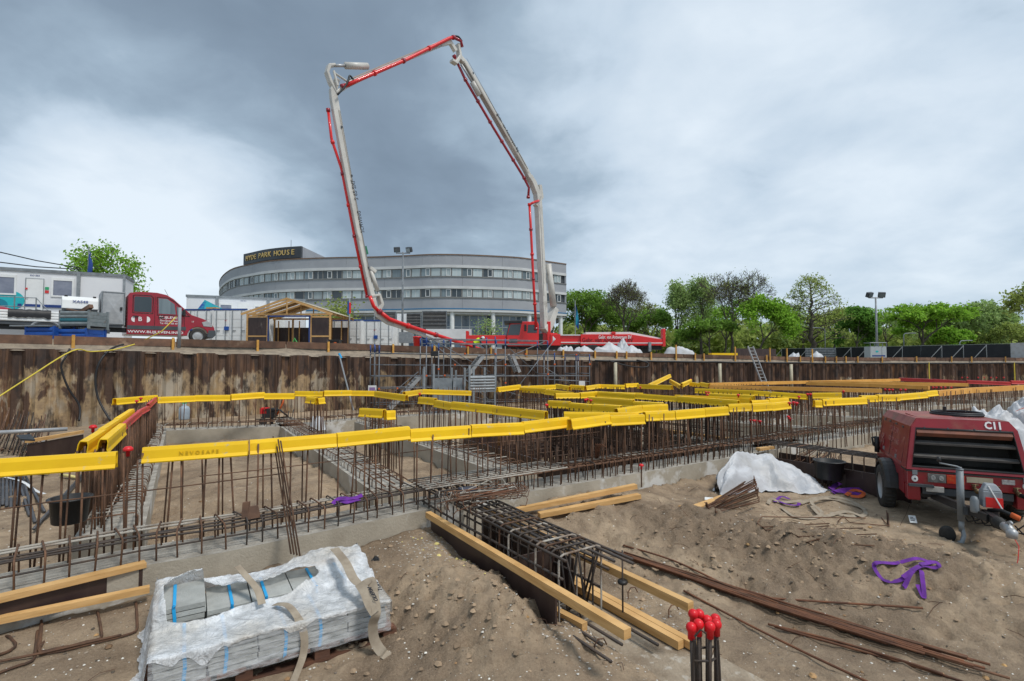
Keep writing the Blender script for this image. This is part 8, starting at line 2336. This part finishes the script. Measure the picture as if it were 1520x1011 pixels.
# ---- the worker in a yellow vest bending at the end of the hose
def person(loc, rz):
    t0 = thing('person', 'person in yellow hi-vis vest and white helmet bending at the hose end', 'person', loc, rz)
    jn = {'pelvis': (0, 0, .92), 'waist': (.10, 0, 1.05), 'chest': (.34, 0, 1.22), 'neck': (.50, 0, 1.30), 'head': (.60, 0, 1.33), 'crown': (.70, 0, 1.36),
          'hl': (0, .11, .88), 'kl': (.12, .13, .48), 'al': (-.05, .13, .08), 'tl': (.12, .14, .03), 'hr': (0, -.11, .88), 'kr': (.14, -.13, .48), 'ar': (-.02, -.13, .08), 'tr': (.15, -.14, .03),
          'sl': (.40, .20, 1.24), 'el': (.52, .24, .95), 'wl': (.70, .20, .75), 'dl': (.78, .18, .70), 'sr': (.40, -.20, 1.24), 'er': (.54, -.24, .95), 'wr': (.72, -.18, .76), 'dr': (.80, -.16, .71)}
    rad = {'pelvis': .15, 'waist': .14, 'chest': .155, 'neck': .06, 'head': .10, 'crown': .085, 'hl': .10, 'hr': .10, 'kl': .07, 'kr': .07, 'al': .05, 'ar': .05, 'tl': .04, 'tr': .04, 'sl': .075, 'sr': .075, 'el': .05, 'er': .05, 'wl': .038, 'wr': .038, 'dl': .04, 'dr': .04}
    E = [('pelvis', 'waist'), ('waist', 'chest'), ('chest', 'neck'), ('neck', 'head'), ('head', 'crown'), ('pelvis', 'hl'), ('hl', 'kl'), ('kl', 'al'), ('al', 'tl'), ('pelvis', 'hr'), ('hr', 'kr'), ('kr', 'ar'), ('ar', 'tr'), ('chest', 'sl'), ('sl', 'el'), ('el', 'wl'), ('wl', 'dl'), ('chest', 'sr'), ('sr', 'er'), ('er', 'wr'), ('wr', 'dr')]
    ks = list(jn); me = bpy.data.meshes.new('body'); me.from_pydata([jn[k] for k in ks], [(ks.index(a), ks.index(b)) for a, b in E], [])
    o = obj('body', me, t0); o.modifiers.new('skin', 'SKIN'); 
    if not me.skin_vertices: me.attributes.new if False else None
    sv_ = me.skin_vertices[0].data if me.skin_vertices else None
    if sv_:
        for i, k in enumerate(ks): sv_[i].radius = (rad[k], rad[k]); sv_[i].use_root = (k == 'pelvis')
    sb = o.modifiers.new('smooth', 'SUBSURF'); sb.levels = 1; sb.render_levels = 1
    me.materials.append(m_cloth)
    mb = MB(); rows = []
    for i in range(7):
        p = V(jn['pelvis']).lerp(V(jn['neck']), .12 + i * .13); ax = (V(jn['neck']) - V(jn['pelvis'])).normalized(); x, y = V((0, 1, 0)), ax.cross(V((0, 1, 0)))
        r_ = .20 - .01 * abs(i - 4); rows.append([p + x * cos(a) * r_ * 1.18 + y * sin(a) * r_ * .95 for a in [k * pi / 8 for k in range(16)]])
    mb.grid(rows, True); mb.build('vest', m_hivis, t0, True)
    hm = MB(); hm.ball((.66, 0, 1.37), .135, 10, (1, .85, .8)); hm.build('helmet', m_white, t0, True)
    hd = MB(); hd.ball((.64, 0, 1.31), .105, 10, (1, .85, 1)); hd.ball((.73, 0, 1.275), .03, 6); hd.build('face', m_skin, t0, True)
    return t0
pp = XY(703, 36.0); pp.z = 2.72 - .55 + .35
person(pp, 0.15)

m_scaf = M('scaffold_tube', (0.20, 0.215, 0.235), (0.12, 0.13, 0.145), 0.55, metal=.3, scale=4, rnd=.25, c3=(.34, .31, .27), scale3=5, lo3=.6, hi3=.7)
# ================================================================== SCAFFOLD STAIR AND GALVANISED CAGE
sA, sB = XY(555, 22.6), XY(876, 27.2); sd_ = (sB - sA).normalized(); sn = V((-sd_.y, sd_.x, 0)); sL = (sB - sA).length
sc_ = thing('scaffold', 'grey tube scaffold stair with blue ends before the sheet piles', 'scaffold', sA, atan2(sd_.y, sd_.x))
def SX(px): return at_line(sA, sB, px)
xs = [SX(px) for px in (556, 563, 633, 651, 669, 735, 750, 813, 823, 855, 875)]
tops = {2: 3.35, 3: 3.1, 4: 3.3, 5: 3.45, 6: 3.35, 7: 3.3}
for i, x in enumerate(xs):
    for y in (0, 1.15):
        zt = tops.get(i, 3.0 - .04 * i); MB().bar((x, y, .02), (x, y, zt), .028, 6).build('upright', m_scaf, sc_, True)
        MB().bar((x, y, zt - .35), (x, y, zt + .01), .033, 6).build('upright_end', m_bluetube, sc_, True)
for y in (0, 1.15):
    for z, i0, i1 in ((.35, 0, 10), (1.05, 0, 4), (1.60, 0, 10), (2.10, 0, 10), (2.62, 0, 10), (3.10, 2, 7), (3.30, 2, 7), (.9, 8, 10), (1.3, 8, 10)):
        MB().bar((xs[i0], y, z), (xs[i1], y, z - (.12 if i1 > 7 else 0)), .024, 6).build('ledger', m_scaf, sc_, True)
for x in xs:
    for z in (1.6, 2.6): MB().bar((x, 0, z), (x, 1.15, z), .024, 5).build('transom', m_scaf, sc_, True)
for (a, z0, b, z1, y) in ((563, .1, 630, 1.75, 1.15), (633, 3.3, 690, 1.9, 0), (651, 3.3, 740, 1.7, 1.1), (750, .2, 823, 3.35, 0), (735, 2.0, 823, 3.3, 1.1), (740, 1.0, 815, .1, 1.1), (690, 1.5, 735, .2, .3), (669, 1.0, 750, .1, 1.1), (770, 2.9, 812, 1.6, 1.1), (813, 2.0, 855, 1.1, .6)):
    MB().bar((SX(a), y, z0), (SX(b), y, z1), .022, 5).build('brace', m_scaf, sc_, True)
def flight(px0, z0, px1, z1, y):
    fl = MB()
    for dy in (0, .55): fl.beam((SX(px0), y + dy, z0), (SX(px1), y + dy, z1), .04, .16)
    o = fl.build('stair_flight', m_alu, sc_)
    n = 9
    for k in range(n):
        t_ = (k + .5) / n; q_ = MB().box((lerp(SX(px0), SX(px1), t_), y + .28, lerp(z0, z1, t_)), (.22, .52, .03)).build('tread', m_alu, None); q_.parent = o
flight(582, .1, 627, 1.55, .3); flight(700, 1.65, 722, 2.55, .3); flight(765, 2.6, 776, 1.7, .35)
for px, z in ((563, 1.05), (590, 1.05), (633, 1.6), (651, 1.9), (675, 2.1), (690, 2.62), (735, 1.6), (750, 2.1), (780, 2.62), (813, 1.6), (823, 2.1), (855, 2.6), (875, 2.1), (669, 1.2), (750, 1.2), (735, 2.62), (640, 2.62), (660, 1.6)):
    MB().box((SX(px), -.02, z), (.07, .08, .07)).build('wedge_coupler', m_orangeweb, sc_)
p = D(552.5, 580, 21.5); sg = single('notice', MB().obox(p + V((-.17, 0, -.22)), V((.34, 0, 0)), V((0, .02, 0)), V((0, 0, .44))), m_white, 'white notice board on the left end of the scaffold', 'sign')
q_ = MB().obox(p + V((-.12, -.006, -.02)), V((.24, 0, 0)), V((0, .005, 0)), V((0, 0, .16))).build('print', M('violet_print', (.25, .16, .35), rough=.6)); q_.parent = sg; q_.matrix_parent_inverse = local_matrix(sg).inverted()
p = D(864, 572, 26); single('notice', MB().obox(p + V((-.15, 0, -.22)), V((.30, 0, 0)), V((0, .02, 0)), V((0, 0, .44))), m_white, 'white notice board on the right end of the scaffold', 'sign')
p = D(645, 525, 23.6); fl = thing('site_lamp', 'black floodlight clamped to the scaffold', 'lamp', p); bevel(MB().box((0, 0, 0), (.34, .14, .24)).build('lamp_head', m_black, fl), .02); MB().bar((0, .05, -.25), (0, .05, .1), .03, 6).build('bracket', m_black, fl)
# the cage
gA, gB = XY(627, 19.6), XY(737, 20.6); gd = (gB - gA).normalized(); cgx = thing('lifting_cage', 'galvanised steel frame cage standing in front of the scaffold', 'steel cage', gA + V((0, 0, .06)), atan2(gd.y, gd.x))
gL = (gB - gA).length
def GX(px): return at_line(gA, gB, px)
for px, y, z in ((630, 0, 2.0), (644, 0, 2.1), (635, .9, 1.9), (675, .5, 1.95), (682, .6, 1.85), (690, .0, 1.95), (697, 0, 2.05), (735, 0, 2.05), (712, .9, 1.9), (729, .9, 1.95)):
    MB().box((GX(px), y, z / 2), (.075, .075, z)).build('post', m_galv, cgx)
    MB().box((GX(px), y, .01), (.18, .18, .02)).build('foot_plate', m_galv, cgx)
for z, a, b in ((.06, 630, 735), (1.05, 630, 690), (1.02, 697, 735), (1.55, 697, 735)): MB().box(((GX(a) + GX(b)) / 2, 0, z), (GX(b) - GX(a), .07, .07)).build('crossbar', m_galv, cgx)
for k in range(5): MB().prism([(GX(698), -.03, 1.06 + k * .115), (GX(698), -.06, 1.10 + k * .115), (GX(698), -.03, 1.155 + k * .115), (GX(698), 0, 1.155 + k * .115), (GX(698), 0, 1.06 + k * .115)], (GX(734) - GX(698), 0, 0)).build('steel_plank', m_galv, cgx)
for a, b in ((646, 674), (676, 690)):
    MB().obox((GX(a), .35, .25), (GX(b) - GX(a), 0, 0), (0, .04, 0), (0, 0, 1.3)).build('grate_panel', m_galv, cgx)
MB().obox((GX(630), -.2, .12), (GX(735) - GX(630), 0, 0), (0, 1.3, 0), (0, 0, .05)).build('floor_plate', m_galv, cgx)
MB().obox((GX(650), -.25, .10), (GX(735) - GX(650), 0, 0), (0, .04, 0), (0, 0, .3)).build('kick_plate', m_galv, cgx)
